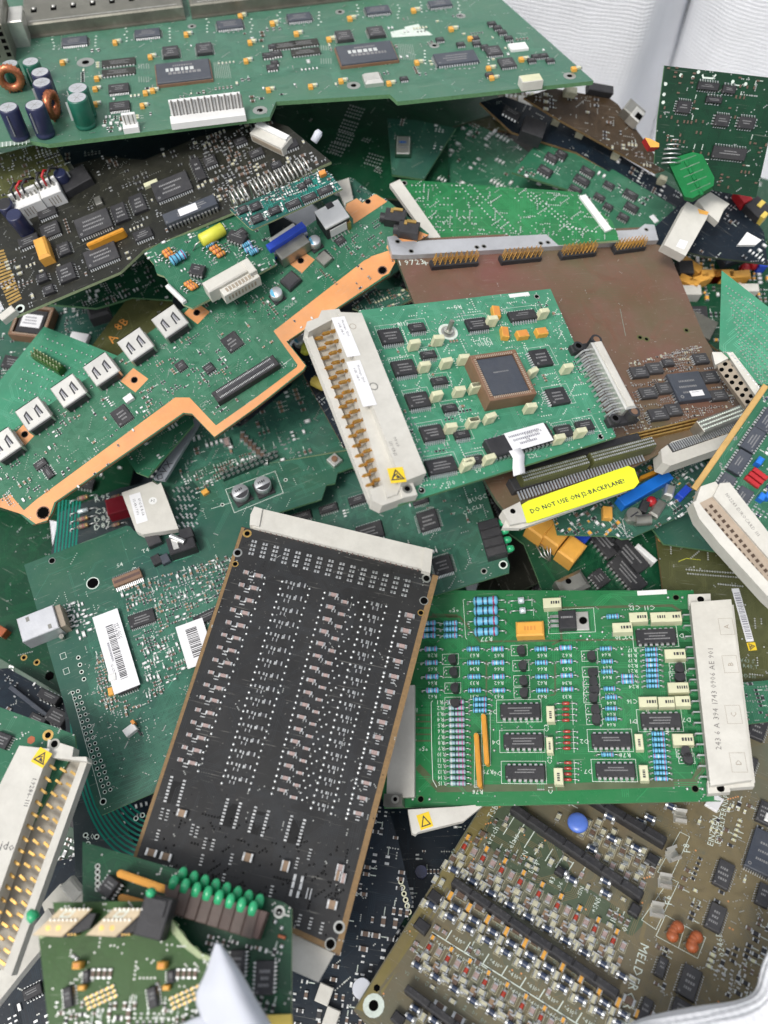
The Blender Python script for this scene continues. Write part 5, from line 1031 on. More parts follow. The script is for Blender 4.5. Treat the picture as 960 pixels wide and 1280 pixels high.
# ================================================================== brown board under the mint one
def board_H():
    O = [(487, 300), (820, 283), (830, 300), (880, 420), (933, 508), (650, 662), (620, 625), (600, 590)]
    s = Board('circuit_board', 'large reddish-brown circuit board with an aluminium strip and pin clusters', O, (700, 450, .070), (0, .3), ((500, 318), (820, 300)), ((820, 300), (930, 508)), 'pcb_brown', 'fibre_dark', 2.0); HB.append(s)
    # etched curves under the mask: fan of fine tracks
    for k in range(16): s.line([(540 + k * 4, 322 + k), (570 + k * 2, 332 + k * 2.2), (560 + k * 6, 352 + k * 2), (640 + k * 5, 342 + k * 2.5), (800, 330 + k * 3)], .22, 'pcb_brown_trace', .03 + k * .002)
    for k in range(12): s.line([(510, 380 - k * 3), (550, 355 - k * 2.5), (575, 330 - k), (590 - k, 322)], .2, 'pcb_brown_trace', .06 + k * .0015)
    for k in range(7): s.line([(690, 385 + k * 5), (712, 393 + k * 5), (730, 392 + k * 5)], .2, 'pcb_brown_trace', .03)
    s.traces(60, 5, .2, .5, [(500, 320), (820, 300), (920, 490), (700, 560)], (4, 18), 3, seed=71)
    s.text('1 9723', 514, 328, 7, 0, 'silk'); s.text('+', 532, 329, 9); s.dots([(800, 422), (808, 424), (858, 413)], 1.8, 'pcb_drab_trace', hole=1.0); s.line([(775, 386), (782, 420)], .25, 'silk_dim')
    # chip cluster
    for x, y, w, h in ((800, 464, 20, 14), (819, 459, 18, 14), (836, 452, 13, 9), (811, 490, 20, 14), (831, 484, 17, 14), (824, 517, 22, 15), (843, 511, 18, 15), (888, 470, 20, 15), (899, 493, 20, 14), (877, 447, 17, 13)): s.chip(x, y, w, h, 5, 'h', 2.4, m='plastic_grey')
    e = s.chip(862, 482, 40, 38, 9, 'h', 3.4, m='plastic_slate', name='large_chip'); s.sticker(e, 7.5, 3.4, 3.4, 'paper', lx=2, ly=-5, lines=1)
    s.scatter(190, [(785, 455), (870, 432), (915, 490), (920, 505), (800, 545)], ('pads', 'cap2', 'cap2', 'dim', 'res'), (1.6, .8), seed=72, silk=.1); s.dots(row((832, 445), (876, 434), 22), .45, 'solder'); s.scatter(50, [(780, 470), (800, 530), (760, 560), (720, 560)], ('pads', 'cap'), (1.8, .9), seed=73)
    # aluminium strip
    b = MB(); poly_prism(b, s, [(484, 296), (494, 294), (503, 302), (797, 287), (806, 280), (818, 281), (823, 300), (505, 319), (490, 318)], .1, 3.2, 'alu'); e = local(s, 'aluminium_strip', b, 800)
    for x, y in ((497, 302), (514, 314), (596, 309), (605, 308), (676, 304), (685, 303), (744, 300), (752, 299), (808, 287)): l = s.P(x, y, 3.2); b = MB(); b.ring(0, 0, 0.03, 1.0, 1.5, 'steel', 12); b.disc(0, 0, .02, 1.0, 'hole', 12); s.sub(e, 'rivet', b.mesh('rivet'), l[0], l[1], 3.2, 0, 3)
    for x0, y0, x1, y1 in ((539, 329, 597, 324), (626, 323, 676, 318), (701, 317, 744, 312), (768, 310, 806, 305)):
        e = s.bar('pin_header', (x0, y0), (x1, y1), 9, 3.0, 'plastic'); n = 9
        for i in range(n):
            for j in range(3): s.sub(e, 'pin', post(0, 4.2, .24, 'pingold', 1.3 + s.r.uniform(-.3, .3), 1.2), -e['L'] * .44 + e['L'] * .88 * i / (n - 1), (-1 + j) * e['W'] * .3, 3.0, 0, 1)
    # row of board-edge sockets: black backs, silver contact strips
    for x0, y0, x1, y1, w in ((640, 606, 800, 556, 16), (646, 586, 800, 545, 11)):
        e = s.bar('edge_socket', (x0, y0), (x1, y1), w, 5, 'plastic')
        n = 44
        if w > 12:
            for i in range(n): s.sub(e, 'contact', post_flat(), -e['L'] * .48 + e['L'] * .96 * i / (n - 1), -e['W'] * .55, 3.6, -90, 1)
    for x0, y0, x1, y1 in ((652, 597, 735, 574), (740, 572, 818, 551)):
        e = s.bar('contact_strip', (x0, y0), (x1, y1), 14, 7.5, 'pcb_drab', z=2)
        b = MB(); L, W = e['L'], e['W']; [b.box(-L * .48 + L * .96 * i / 31, W * (j - 1) * .3, 0, L / 31 * .6, W * .16, .5, 'solder', .1) for i in range(32) for j in range(3)]; s.sub(e, 'solder_rows', b.mesh('solder_rows'), 0, 0, 9.5, 0, 60)
    e = s.bar('contact_strip', (876, 533), (933, 511), 17, 7.5, 'steel', z=0); b = MB(); L, W = e['L'], e['W']; [b.box(-L * .48 + L * .96 * i / 21, W * (j - 1) * .3, 0, L / 21 * .55, W * .12, .5, 'silk', .1) for i in range(22) for j in range(3)]; s.sub(e, 'solder_rows', b.mesh('solder_rows'), 0, 0, 7.5, 0, 60)
    for j in range(3): e = s.bar('gold_strip', (788, 551 - j * 4), (872, 531 - j * 4), 2.2, 2.5, 'gold')
    e = s.bar('comb_strip', (838, 560), (932, 528), 12, 3, 'plastic'); b = MB(); L, W = e['L'], e['W']; [b.box(-L * .48 + L * .96 * i / 35, 0, 0, L / 35 * .5, W * .9, .4, 'lead') for i in range(36)]; s.sub(e, 'comb', b.mesh('comb'), 0, 0, 3, 0, 60)
    # beige connector below right, and the end bracket with the yellow warning label
    b = MB(); poly_prism(b, s, [(826, 562), (840, 552), (936, 524), (940, 538), (930, 550), (838, 582), (828, 578)], -6, 2.5, 'beige'); e = local(s, 'edge_connector', b, 400)
    for i in range(16):
        p = lerp((842, 560), (930, 532), i / 15); l = s.P(*p, 2.5); b = MB(); b.box(0, 0, 0, 1.5, 3.2, .5, 'beige_dark', 0); s.sub(e, 'contact', b.mesh('contact'), l[0], l[1], 2.5, 0, 1)
    b = MB(); poly_prism(b, s, [(628, 638), (650, 627), (658, 652), (638, 656)], -3, 3, 'beige'); l = s.P(641, 639, 3); b.disc(l[0], l[1], 3.03, 1.3, 'hole', 12); e = local(s, 'end_bracket', b, 200)
    b = MB(); poly_prism(b, s, [(628, 660), (652, 660), (786, 612), (792, 600), (650, 640), (632, 650)], -1.5, 1, 'beige'); local(s, 'lower_rail', b, 200)
    return s
pcb('pcb_drab_soft', (0.105, 0.085, 0.045), None, .36, .12)
@cached
def post_flat():
    b = MB(); b.hexa((0, 0, 0), (4.2, 0, -.8), .8, .5, 'lead'); return b.mesh('contact')
def label_yellow():
    hb = HB[0]; q = hb.hit((722, 618)) + hb.n * .0026
    d = q - CAM; z_ = -(d.z * math.cos(TH) - d.y * math.sin(TH)); up = d.y * math.cos(TH) + d.z * math.sin(TH); ap = (480 + F * d.x / z_, 640 - F * up / z_, q.z)
    s = Board('warning_label', 'bright yellow strip label printed with a do-not-use warning, below the brown board', [(652, 631), (660, 626), (785, 582), (793, 586), (799, 603), (793, 610), (662, 653), (652, 652)], ap, (-hb.n.x / hb.n.z, -hb.n.y / hb.n.z), ((655, 640), (792, 596)), None, 'label_yellow', 'label_yellow', .7, cat='label')
    t = 'DO NOT USE ON J2-BACKPLANE!'; l = s.P(723, 619.5); an = s.A((657, 641), (790, 597)); k = s.S(723, 619, an); sz = 124 / k[0] / sum(GL(ch)[2] for ch in t)
    [s.b.text(t, l[0] + d_, l[1] + d_ * .5, .02 + abs(d_) * .05, sz, 'ink', an) for d_ in (-.11, 0, .1)]; return s
HB = []

def board_J():
    s = Board('circuit_board', 'bright green solder-side board dotted with solder joints, right behind the aluminium strip', [(490, 229), (500, 224), (722, 240), (765, 276), (775, 300), (560, 318)], (640, 265, .078), (0, .15), ((500, 226), (722, 241)), None, 'pcb_bright', 'fibre_pale')
    s.traces(70, 4, .35, .6, None, (4, 20), 3, seed=74)
    b = MB(); poly_prism(b, s, [(487, 230), (500, 224), (552, 298), (545, 304), (538, 300)], .1, 3.0, 'beige'); local(s, 'white_edge_bar', b, 200)
    b = MB(); poly_prism(b, s, [(724, 245), (732, 243), (765, 286), (757, 289)], .1, 1.5, 'white'); local(s, 'white_edge_bar', b, 200)
    for a_, c, n in (((575, 232), (640, 300), 20), ((590, 232), (655, 300), 20), ((660, 242), (716, 290), 16), ((667, 242), (724, 290), 16)): s.dots(row(a_, c, n), .62, 'solder', dome=True)
    for j in range(8): y = 232 + j * 8; s.dots([(x + j * 5, y + x * .0) for x in range(515, 575, 5) if s.r.random() < .6], .55, 'solder', dome=True)
    s.dots(row((566, 297), (622, 297), 16), .7, 'solder', dome=True); s.dots(row((700, 282), (745, 290), 10), .7, 'solder', dome=True); s.vias(420, None, .5, 'solder', seed=75, dome=True); s.dots([(505, 229)], 2, 'via', hole=1.2)
    return s
def simple(label, O, anchor, slope, u, m, edge, seed, chips=(), nsc=40, ntr=60, nv=80, size=(2.2, 1.1), kinds=('cap2', 'pads', 'res', 'white'), dome=False, group=None, thick=1.6, v=None, cm='plastic'):
    s = Board('circuit_board', label, O, anchor, slope, u, v, m, edge, thick, group=group)
    s.traces(ntr, 5, .28, .55, None, (4, 16), 3, seed=seed)
    for c in chips: s.chip(c[0], c[1], c[2], c[3], c[4], c[5], c[6] if len(c) > 6 else 2.2, m=cm, a=c[7] if len(c) > 7 else 0)
    if nsc: s.scatter(nsc, None, kinds, size, seed=seed + 1)
    if nv: s.vias(nv, None, .4, 'solder' if dome else 'via', seed=seed + 2, dome=dome)
    return s
def back_boards():
    R_ = []
    s = simple('dark green board with clusters of solder dots in the shade under the top board', [(330, 130), (520, 105), (620, 100), (625, 140), (560, 160), (560, 235), (520, 250), (440, 245), (412, 215), (350, 165)], (440, 180, .062), (0, .1), ((350, 140), (500, 200)), 'pcb_dark', 'fibre_dark', 81, (), 20, 60, 60)  # dark green here stands for the shade under the top board
    for cx, cy in ((438, 132), (430, 150), (425, 165), (415, 178), (462, 192)):
        for i in range(6):
            for j in range(4): s.dots([(cx + i * 3.4 - j * 2, cy + i * 1 + j * 4)], .6, 'solder', dome=True)
    R_.append(s)
    s = simple('green board with a silver-topped chip, framed by the top board and the dotted board', [(484, 148), (520, 150), (570, 160), (560, 175), (530, 224), (490, 218)], (520, 180, .070), (0, .2), ((488, 150), (560, 162)), 'pcb_deep', 'fibre_green', 84, (), 10, 20, 20)
    W, D = 9, 15; b = MB(); b.box(0, 0, 0, 10, 16, 2, 'pcb_dark', .3); b.box(0, 0, 2, 8, 13.5, .8, 'tin', .3); b.dashes(0, 2, 2.83, 5, 1.5, 'blue_bright'); b.dashes(0, -2, 2.83, 5, 1, 'ink_soft'); s.put('silver_topped_chip', b.mesh('silver_topped_chip'), 504, 182, 10, (10, 16), h=2); R_.append(s)
    s = simple('murky green board with bright solder specks left of the blurred chip board', [(520, 145), (560, 140), (640, 175), (720, 235), (640, 240), (530, 226), (560, 165)], (600, 190, .058), (0, .15), ((560, 150), (700, 225)), 'pcb_mid', 'fibre_green', 87, (), 60, 50, 90, (2.8, 1.4), ('pads', 'white', 'cap2'), True); R_.append(s)
    s = simple('green board with rows of chips sloping right behind the brown board', [(640, 215), (662, 190), (682, 168), (730, 190), (850, 262), (838, 300), (800, 320), (750, 300), (720, 240)], (745, 235, .066), (-.1, .25), ((682, 170), (846, 264)), 'pcb_mid', 'fibre_green', 90, ((690, 196, 16, 8, 4, 'v'), (702, 192, 14, 9, 4, 'v'), (682, 212, 18, 9, 4, 'v'), (735, 213, 18, 7, 6, 'v'), (728, 224, 20, 8, 6, 'v'), (720, 235, 16, 6, 6, 'v'), (762, 230, 14, 6, 6, 'v'), (789, 242, 18, 8, 6, 'v'), (790, 258, 18, 8, 6, 'v'), (780, 270, 14, 7, 5, 'v'), (761, 257, 12, 6, 4, 'v'), (750, 245, 14, 6, 4, 'v')), 30, 50, 40, v=None); s.box(818, 273, 11, 6, .6, 'paper', a=-25, name='label'); R_.append(s)
    # brown leaning board and the black strip before it
    s = simple('dark brown board leaning under the right corner of the top board', [(655, 122), (690, 110), (762, 123), (772, 130), (832, 212), (820, 216), (700, 150)], (745, 155, .088), (-.25, .45), ((690, 112), (760, 124)), 'pcb_brown_deep', 'fibre_tan', 93, (), 30, 40, 60, (2.4, 1.2), ('cap2', 'res', 'dim'))
    b = MB(); b.box(0, 0, 0, 12, 9, 7, 'steel', .6); b.box(3, -2, 1, 7, 8, 7, 'tin', .5); b.box(4, -3, 8, 4, 4, .1, 'hole'); s.put('metal_socket', b.mesh('metal_socket'), 793, 138, -35, (12, 9), h=6); s.put('metal_socket', (lambda b: (b.box(0, 0, 0, 16, 5, 5, 'plastic', .4), b.mesh('black_socket'))[-1])(MB()), 750, 112, 0, (16, 5), h=3); s.box(715, 112, 14, 8, 5, 'cream_dim', name='white_plug'); R_.append(s)
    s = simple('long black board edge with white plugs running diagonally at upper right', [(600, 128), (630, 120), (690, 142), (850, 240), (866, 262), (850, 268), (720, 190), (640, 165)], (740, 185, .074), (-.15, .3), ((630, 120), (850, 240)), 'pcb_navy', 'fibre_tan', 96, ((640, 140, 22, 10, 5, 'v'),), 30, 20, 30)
    for x, y in ((697, 147), (727, 163), (772, 190), (830, 222)): s.box(x, y, 9, 6, 5, 'cream_dim', name='white_plug', a=10)
    s.box(668, 158, 28, 20, 9, 'plastic', a=10, name='black_block'); R_.append(s)
    s = simple('grimy grey-green board with tan blocks under the front edge of the top board', [(560, 128), (600, 118), (690, 116), (690, 145), (640, 165), (600, 160)], (630, 135, .052), (0, .2), ((560, 125), (690, 140)), 'pcb_drab', 'fibre_tan', 99, (), 50, 20, 20, (3.5, 1.8), ('cream', 'cap2', 'white', 'res'))
    s.box(654, 130, 16, 22, 6, 'beige', name='tan_block', a=-20); s.box(634, 130, 26, 18, 8, 'beige_dark', name='tan_block', a=10); s.bar('white_socket', (600, 168), (640, 178), 9, 6, 'beige'); s.box(628, 196, 16, 8, 4, 'cream_dim', name='white_plug', a=-15); R_.append(s)
    # board standing against the sack wall
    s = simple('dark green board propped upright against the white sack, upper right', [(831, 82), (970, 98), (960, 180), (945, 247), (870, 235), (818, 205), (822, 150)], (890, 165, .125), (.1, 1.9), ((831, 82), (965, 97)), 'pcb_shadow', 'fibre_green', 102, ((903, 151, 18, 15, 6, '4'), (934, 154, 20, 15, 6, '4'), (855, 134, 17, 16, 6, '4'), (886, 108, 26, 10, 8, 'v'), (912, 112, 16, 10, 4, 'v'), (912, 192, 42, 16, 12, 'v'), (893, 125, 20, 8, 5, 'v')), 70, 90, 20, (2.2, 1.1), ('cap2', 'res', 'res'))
    for e_ in s.parts:
        if e_['name'] == 'surface_mount_component': e_['me'] = block(1.4, .8, .7, 'ceramic_brown', .1)
    s.dots([(851, 94), (866, 97), (873, 90), (916, 102), (932, 105), (832, 105), (830, 118), (829, 128)], .9, 'silk'); s.line([(878, 93), (879, 97), (891, 98), (895, 93)], .8, 'silk'); s.line([(915, 112), (918, 106), (925, 107)], .5, 'silk'); R_.append(s)
    s = simple('black board with curved end lying by the red plug, upper right', [(800, 300), (880, 228), (920, 245), (955, 290), (960, 330), (880, 320)], (900, 275, .070), (.1, .3), ((880, 230), (945, 275)), 'pcb_navy', 'fibre_dark', 105, (), 30, 20, 30)
    s.box(930, 243, 20, 12, 7, 'red', a=-20, name='red_plug'); s.box(948, 258, 24, 20, 6, 'plastic', a=-10, name='black_block'); s.box(952, 254, 6, 9, 7, 'yellow_soft', name='yellow_clip'); s.box(956, 268, 6, 9, 7, 'yellow_soft', name='yellow_clip'); R_.append(s)
    # clutter under the right: boards with loose looking parts
    s = simple('cluttered green board with orange capacitors, red beads and blue blocks at the right edge', [(820, 330), (860, 290), (980, 300), (990, 420), (900, 440), (850, 400)], (900, 350, .035), (0, .25), ((850, 330), (960, 330)), 'pcb_dark', 'fibre_tan', 108, ((870, 390, 30, 16, 6, 'v', 4),), 160, 20, 30, (3.0, 1.6), ('cream', 'cap2', 'white', 'yellow', 'res'))
    for x, y, a in ((866, 330, -40), (875, 348, 20), (862, 350, -30), (905, 341, 0), (925, 342, 5), (890, 341, 0)): s.box(x, y, 26, 9, 8, 'yellow_cap', a=a, name='orange_capacitor')
    for x, y in ((933, 333), (944, 328), (868, 352)): s.put('red_bead', (lambda b: (b.lathe((0, 0, 0), (0, 0, 1), [(0, 2), (1, 3), (3, 3.2), (5, 2.4), (6, 1)], 'red', 12), b.mesh('red_bead'))[-1])(MB()), x, y, 0, (6, 6), h=5)
    s.box(954, 327, 10, 12, 7, 'blue', name='blue_block'); s.bar('fuse_tube', (905, 322), (950, 305), 14, 8, 'plastic_slate', c=2); s.box(858, 333, 18, 16, 9, 'plastic', name='black_block'); s.box(862, 362, 30, 12, 8, 'beige', name='tan_block'); s.box(937, 359, 24, 10, 7, 'beige', name='tan_block'); s.box(875, 405, 40, 24, 8, 'steel_dull', a=-30, name='grey_block'); R_.append(s)
    return R_
pcb('pcb_brown_deep', (0.045, 0.028, 0.014), None, .4, .08)
def board_L():
    s = Board('circuit_board', 'light green board rising to a point at the right edge above a holed beige socket', [(902, 338), (975, 395), (990, 500), (945, 478), (899, 436)], (930, 420, .085), (.35, .25), ((902, 338), (975, 395)), None, 'pcb_mint', 'fibre_green')
    for j in range(10): s.dots(row((908 + j * 2, 358 + j * 9), (962, 396 + j * 11), 15), .55, 'silk_dim', dome=True)
    s.traces(30, 3, .3, .6, None, (3, 12), 3, seed=111)
    b = MB(); poly_prism(b, s, [(894, 446), (912, 442), (946, 492), (932, 508), (898, 462)], -8, -3, 'beige_dark'); poly_prism(b, s, [(908, 440), (916, 440), (950, 484), (944, 494)], -6, .8, 'beige'); poly_prism(b, s, [(890, 440), (912, 440), (914, 446), (894, 456)], -6, -1, 'beige'); e = local(s, 'beige_socket', b, 200)
    for i in range(6):
        for j in range(3): l = s.P(902 + i * 6.5 + j * 4.5, 462 + i * 8 - j * 7, -3); b = MB(); b.disc(0, 0, .03, 1.2, 'hole', 6); s.sub(e, 'contact_hole', b.mesh('contact_hole'), l[0], l[1], -3)
    s.dots(row((912, 442), (948, 484), 12), 1.1, 'solder', dome=True); return s
mat('female_face', (0.36, 0.29, 0.22), .6, var=.15); mat('hole_brown', (0.06, 0.035, 0.02), .7)
def board_M():
    s = Board('circuit_board', 'green board with a tan edge and beige female connector at the right edge', [(957, 480), (962, 480), (1010, 440), (1010, 760), (965, 700), (876, 606), (866, 612)], (920, 600, .078), (.12, .25), ((870, 610), (958, 482)), None, 'pcb_mid', 'fibre_tan', 2.2)
    a = 0
    for x, y, w, h in ((908, 606, 38, 20), (927, 577, 38, 20), (944, 549, 38, 20), (962, 524, 38, 20), (930, 622, 34, 20)): s.chip(x - 2, y, w * .8, h * .9, 8, 'v', 3.6, kind='dip', m='plastic_slate')
    for i in range(3):
        for j in range(4): s.box(935 + i * 5 + j * 4, 597 - i * 0 + j * 3 - i * 5, 5, 7, 2, 'red', c=.3, name='red_diode', a=0)
    for x, y in ((951, 575), (954, 620), (962, 618)): s.box(x, y, 9, 8, 5, 'blue_bright', name='blue_capacitor', c=.6)
    for p, q in (((862, 612), (956, 480)), ): s.bar('tan_edge_strip', (868, 611), (958, 481), 8, .8, 'fibre_edge', z=0)
    b = MB(); poly_prism(b, s, [(900, 604), (912, 603), (1000, 716), (1000, 742), (892, 620)], .1, 8, 'beige'); poly_prism(b, s, [(876, 608), (894, 602), (902, 610), (890, 622), (868, 632)], -2, 6, 'beige'); poly_prism(b, s, [(872, 630), (892, 620), (1000, 742), (1000, 770), (968, 742), (905, 674)], -3, 6.2, 'female_face', 'beige'); poly_prism(b, s, [(866, 628), (872, 625), (878, 634), (908, 670), (970, 738), (1000, 772), (1000, 782), (962, 748), (900, 680), (874, 648)], -3, 7.4, 'beige')
    an = s.A((905, 612), (962, 685)); l = s.P(928, 643, 8); b.text('N02243 EUROCARD 111', l[0], l[1], 8.03, 2.0, 'beige_ink', an); e = local(s, 'female_connector', b, 900)
    for i in range(18):
        for j in range(2):
            p = lerp((889 - j * 7, 633 + j * 5), (978 - j * 7, 738 + j * 5), i / 17); l = s.P(p[0], p[1], 6.2); b = MB(); b.box(0, 0, 0, 1.5, 1.5, .12, 'hole_brown'); s.sub(e, 'contact_hole', b.mesh('contact_hole'), l[0], l[1], 6.2, an)
    s.traces(40, 4, .35, .6, None, (3, 12), 3, seed=113); s.scatter(30, [(900, 560), (960, 490), (1000, 600), (960, 680)], ('pads', 'melf', 'white'), (2.4, 1.2), seed=114); s.vias(40, None, .4, 'solder', seed=115, dome=True); return s
mat('fibre_edge', (0.48, 0.30, 0.10), 0.6, var=.15)
def board_N():
    s = Board('circuit_board', 'olive solder-side board with a barcode strip and yellow tag, right of bright green board', [(820, 667), (920, 678), (985, 720), (985, 862), (860, 858), (835, 790)], (880, 760, -.010), (0, .1), ((822, 668), (915, 678)), None, 'pcb_drab', 'fibre_tan')
    s.traces(90, 4, .3, .6, None, (3, 18), 3, seed=117); s.dots(row((858, 712), (926, 717), 22) + row((860, 717), (926, 722), 22) + row((898, 730), (928, 733), 11), .6, 'solder', dome=True); s.vias(90, None, .55, 'solder', seed=118, dome=True); s.line([(848, 702), (858, 698), (876, 700)], .3, 'yellow_tube'); s.dots([(826, 674)], 1.8, 'copper', hole=.8)
    e = s.bar('barcode_strip', (919, 735), (938, 802), 10, .2, 'paper'); b = MB(); L, W = e['L'], e['W']; x = -L * .4; g = s.r
    while x < L * .45: q = g.uniform(.3, .8); b.box(x, 0, 0, q, W * .7, .04, 'ink_soft'); x += q + g.uniform(.3, .6)
    s.sub(e, 'barcode', b.mesh('barcode'), 0, 0, .2); warn_sign(s, e, 0, 0, 4.2, .2, 0, L / 2 + 2.6, 0)
    for x, y, t in ((934, 826, 'V43 S'), (938, 833, 'R40 T'), (935, 845, 'DDS10')): s.text(t, x, y, 5, 0, 'silk_dim')
    return s
def board_O():
    s = Board('circuit_board', 'teal-green board with a long bright blue block, beside the yellow label', [(697, 668), (690, 640), (745, 612), (795, 575), (850, 580), (880, 612), (862, 640), (790, 672), (778, 674), (770, 670)], (785, 625, .026), (0, .1), ((775, 672), (862, 612)), None, 'pcb_deep', 'fibre_green')
    s.bar('blue_terminal_block', (777, 627), (838, 592), 14, 7, 'blue_bright', topm='blue_bright'); s.bar('resistor_network', (800, 597), (828, 585), 4, 5, 'sip_orange', me=sip(13, 2, 4))
    s.box(760, 640, 12, 15, 4, 'yellow_cap', a=-40, name='capacitor'); s.put('trimmer', (lambda b: (b.cyl((0, 0, 0), (0, 0, 5), 4, 'steel', 18), b.box(0, 0, 5, 5, .8, .2, 'ink'), b.mesh('trimmer'))[-1])(MB()), 793, 643, 0, (8, 8), h=5); s.put('trimmer', (lambda b: (b.cyl((-4, 0, 3), (4, 0, 3), 3, 'steel', 14), b.mesh('can'))[-1])(MB()), 803, 650, -30, (8, 6), h=3)
    s.put('red_bead', (lambda b: (b.lathe((0, 0, 0), (0, 0, 1), [(0, 2), (1, 2.6), (4, 2.4), (5, 1)], 'red', 12), b.mesh('red_bead'))[-1])(MB()), 815, 625, 0, (5, 5), h=4); s.box(823, 634, 22, 14, 4, 'steel', a=20, name='metal_clip', c=1); s.box(838, 612, 14, 12, 6, 'tin', a=35, name='metal_clip', c=1.5); s.box(856, 614, 16, 10, 5, 'blue', a=10, name='blue_capacitor'); s.box(806, 632, 14, 10, 5, 'plastic', a=30, name='black_block')
    s.line([(783, 646), (778, 650), (783, 670), (792, 672)], .5, 'lead', .12); s.scatter(110, None, ('pads', 'yellow', 'res', 'white', 'cap2'), (2.4, 1.2), seed=121); s.traces(40, 3, .3, .5, None, (3, 12), 3, seed=122); s.vias(50, None, .4, 'via', seed=123); s.text('PIR', 774, 658, 5, 20); return s
def board_P():
    s = Board('circuit_board', 'deep green board with three big yellow capacitors and socketed chips, above the bright green board', [(628, 660), (660, 640), (730, 620), (830, 640), (840, 700), (815, 775), (690, 775), (672, 722), (655, 680)], (740, 700, -.012), (0, .1), ((740, 735), (830, 690)), None, 'pcb_dark', 'fibre_green')
    for x, y in ((677, 655), (697, 666), (716, 685)):
        b = MB(); b.box(0, 0, 0, 13, 10.5, 13, 'yellow_cap', 1.0); s.put('yellow_capacitor', b.mesh('yellow_capacitor'), x, y, s.A((690, 700), (716, 668)), (13, 10), h=13)
    s.box(728, 669, 18, 16, 7, 'blue', a=-68, name='blue_capacitor', c=.8)
    for x, y, w, h, n in ((722, 634, 28, 16, 7), (752, 672, 54, 20, 8), (787, 693, 52, 22, 9), (785, 716, 52, 20, 9), (750, 722, 22, 16, 5)): s.chip(x, y, w, h, n, 'v', 4.5, kind='dip', a=s.A((735, 652), (768, 690)))
    s.bar('white_strip', (796, 681), (820, 702), 6, 6, 'white'); b = MB(); b.box(0, 0, 0, 16, 11, 9, 'steel', 2.0); b.disc(-2, 2, 9.03, 1.6, 'hole', 12); s.put('metal_bracket', b.mesh('metal_bracket'), 716, 730, 0, (16, 11), h=7)
    b = MB(); [b.tube([(0, 0, 0), (g * 2 - 4, 4, 6), (g * 3 - 2, 9, 4), (g * 2, 13, 0)], .35, 'lead', 5) for g in range(4)]; s.put('bent_leads', b.mesh('bent_leads'), 688, 702, 10, (8, 10)); s.put('bent_leads', b.mesh('bent_leads'), 640, 690, 60, (8, 10))
    s.traces(60, 4, .3, .5, None, (3, 14), 3, seed=124); s.vias(60, None, .4, 'solder', seed=125, dome=True); return s

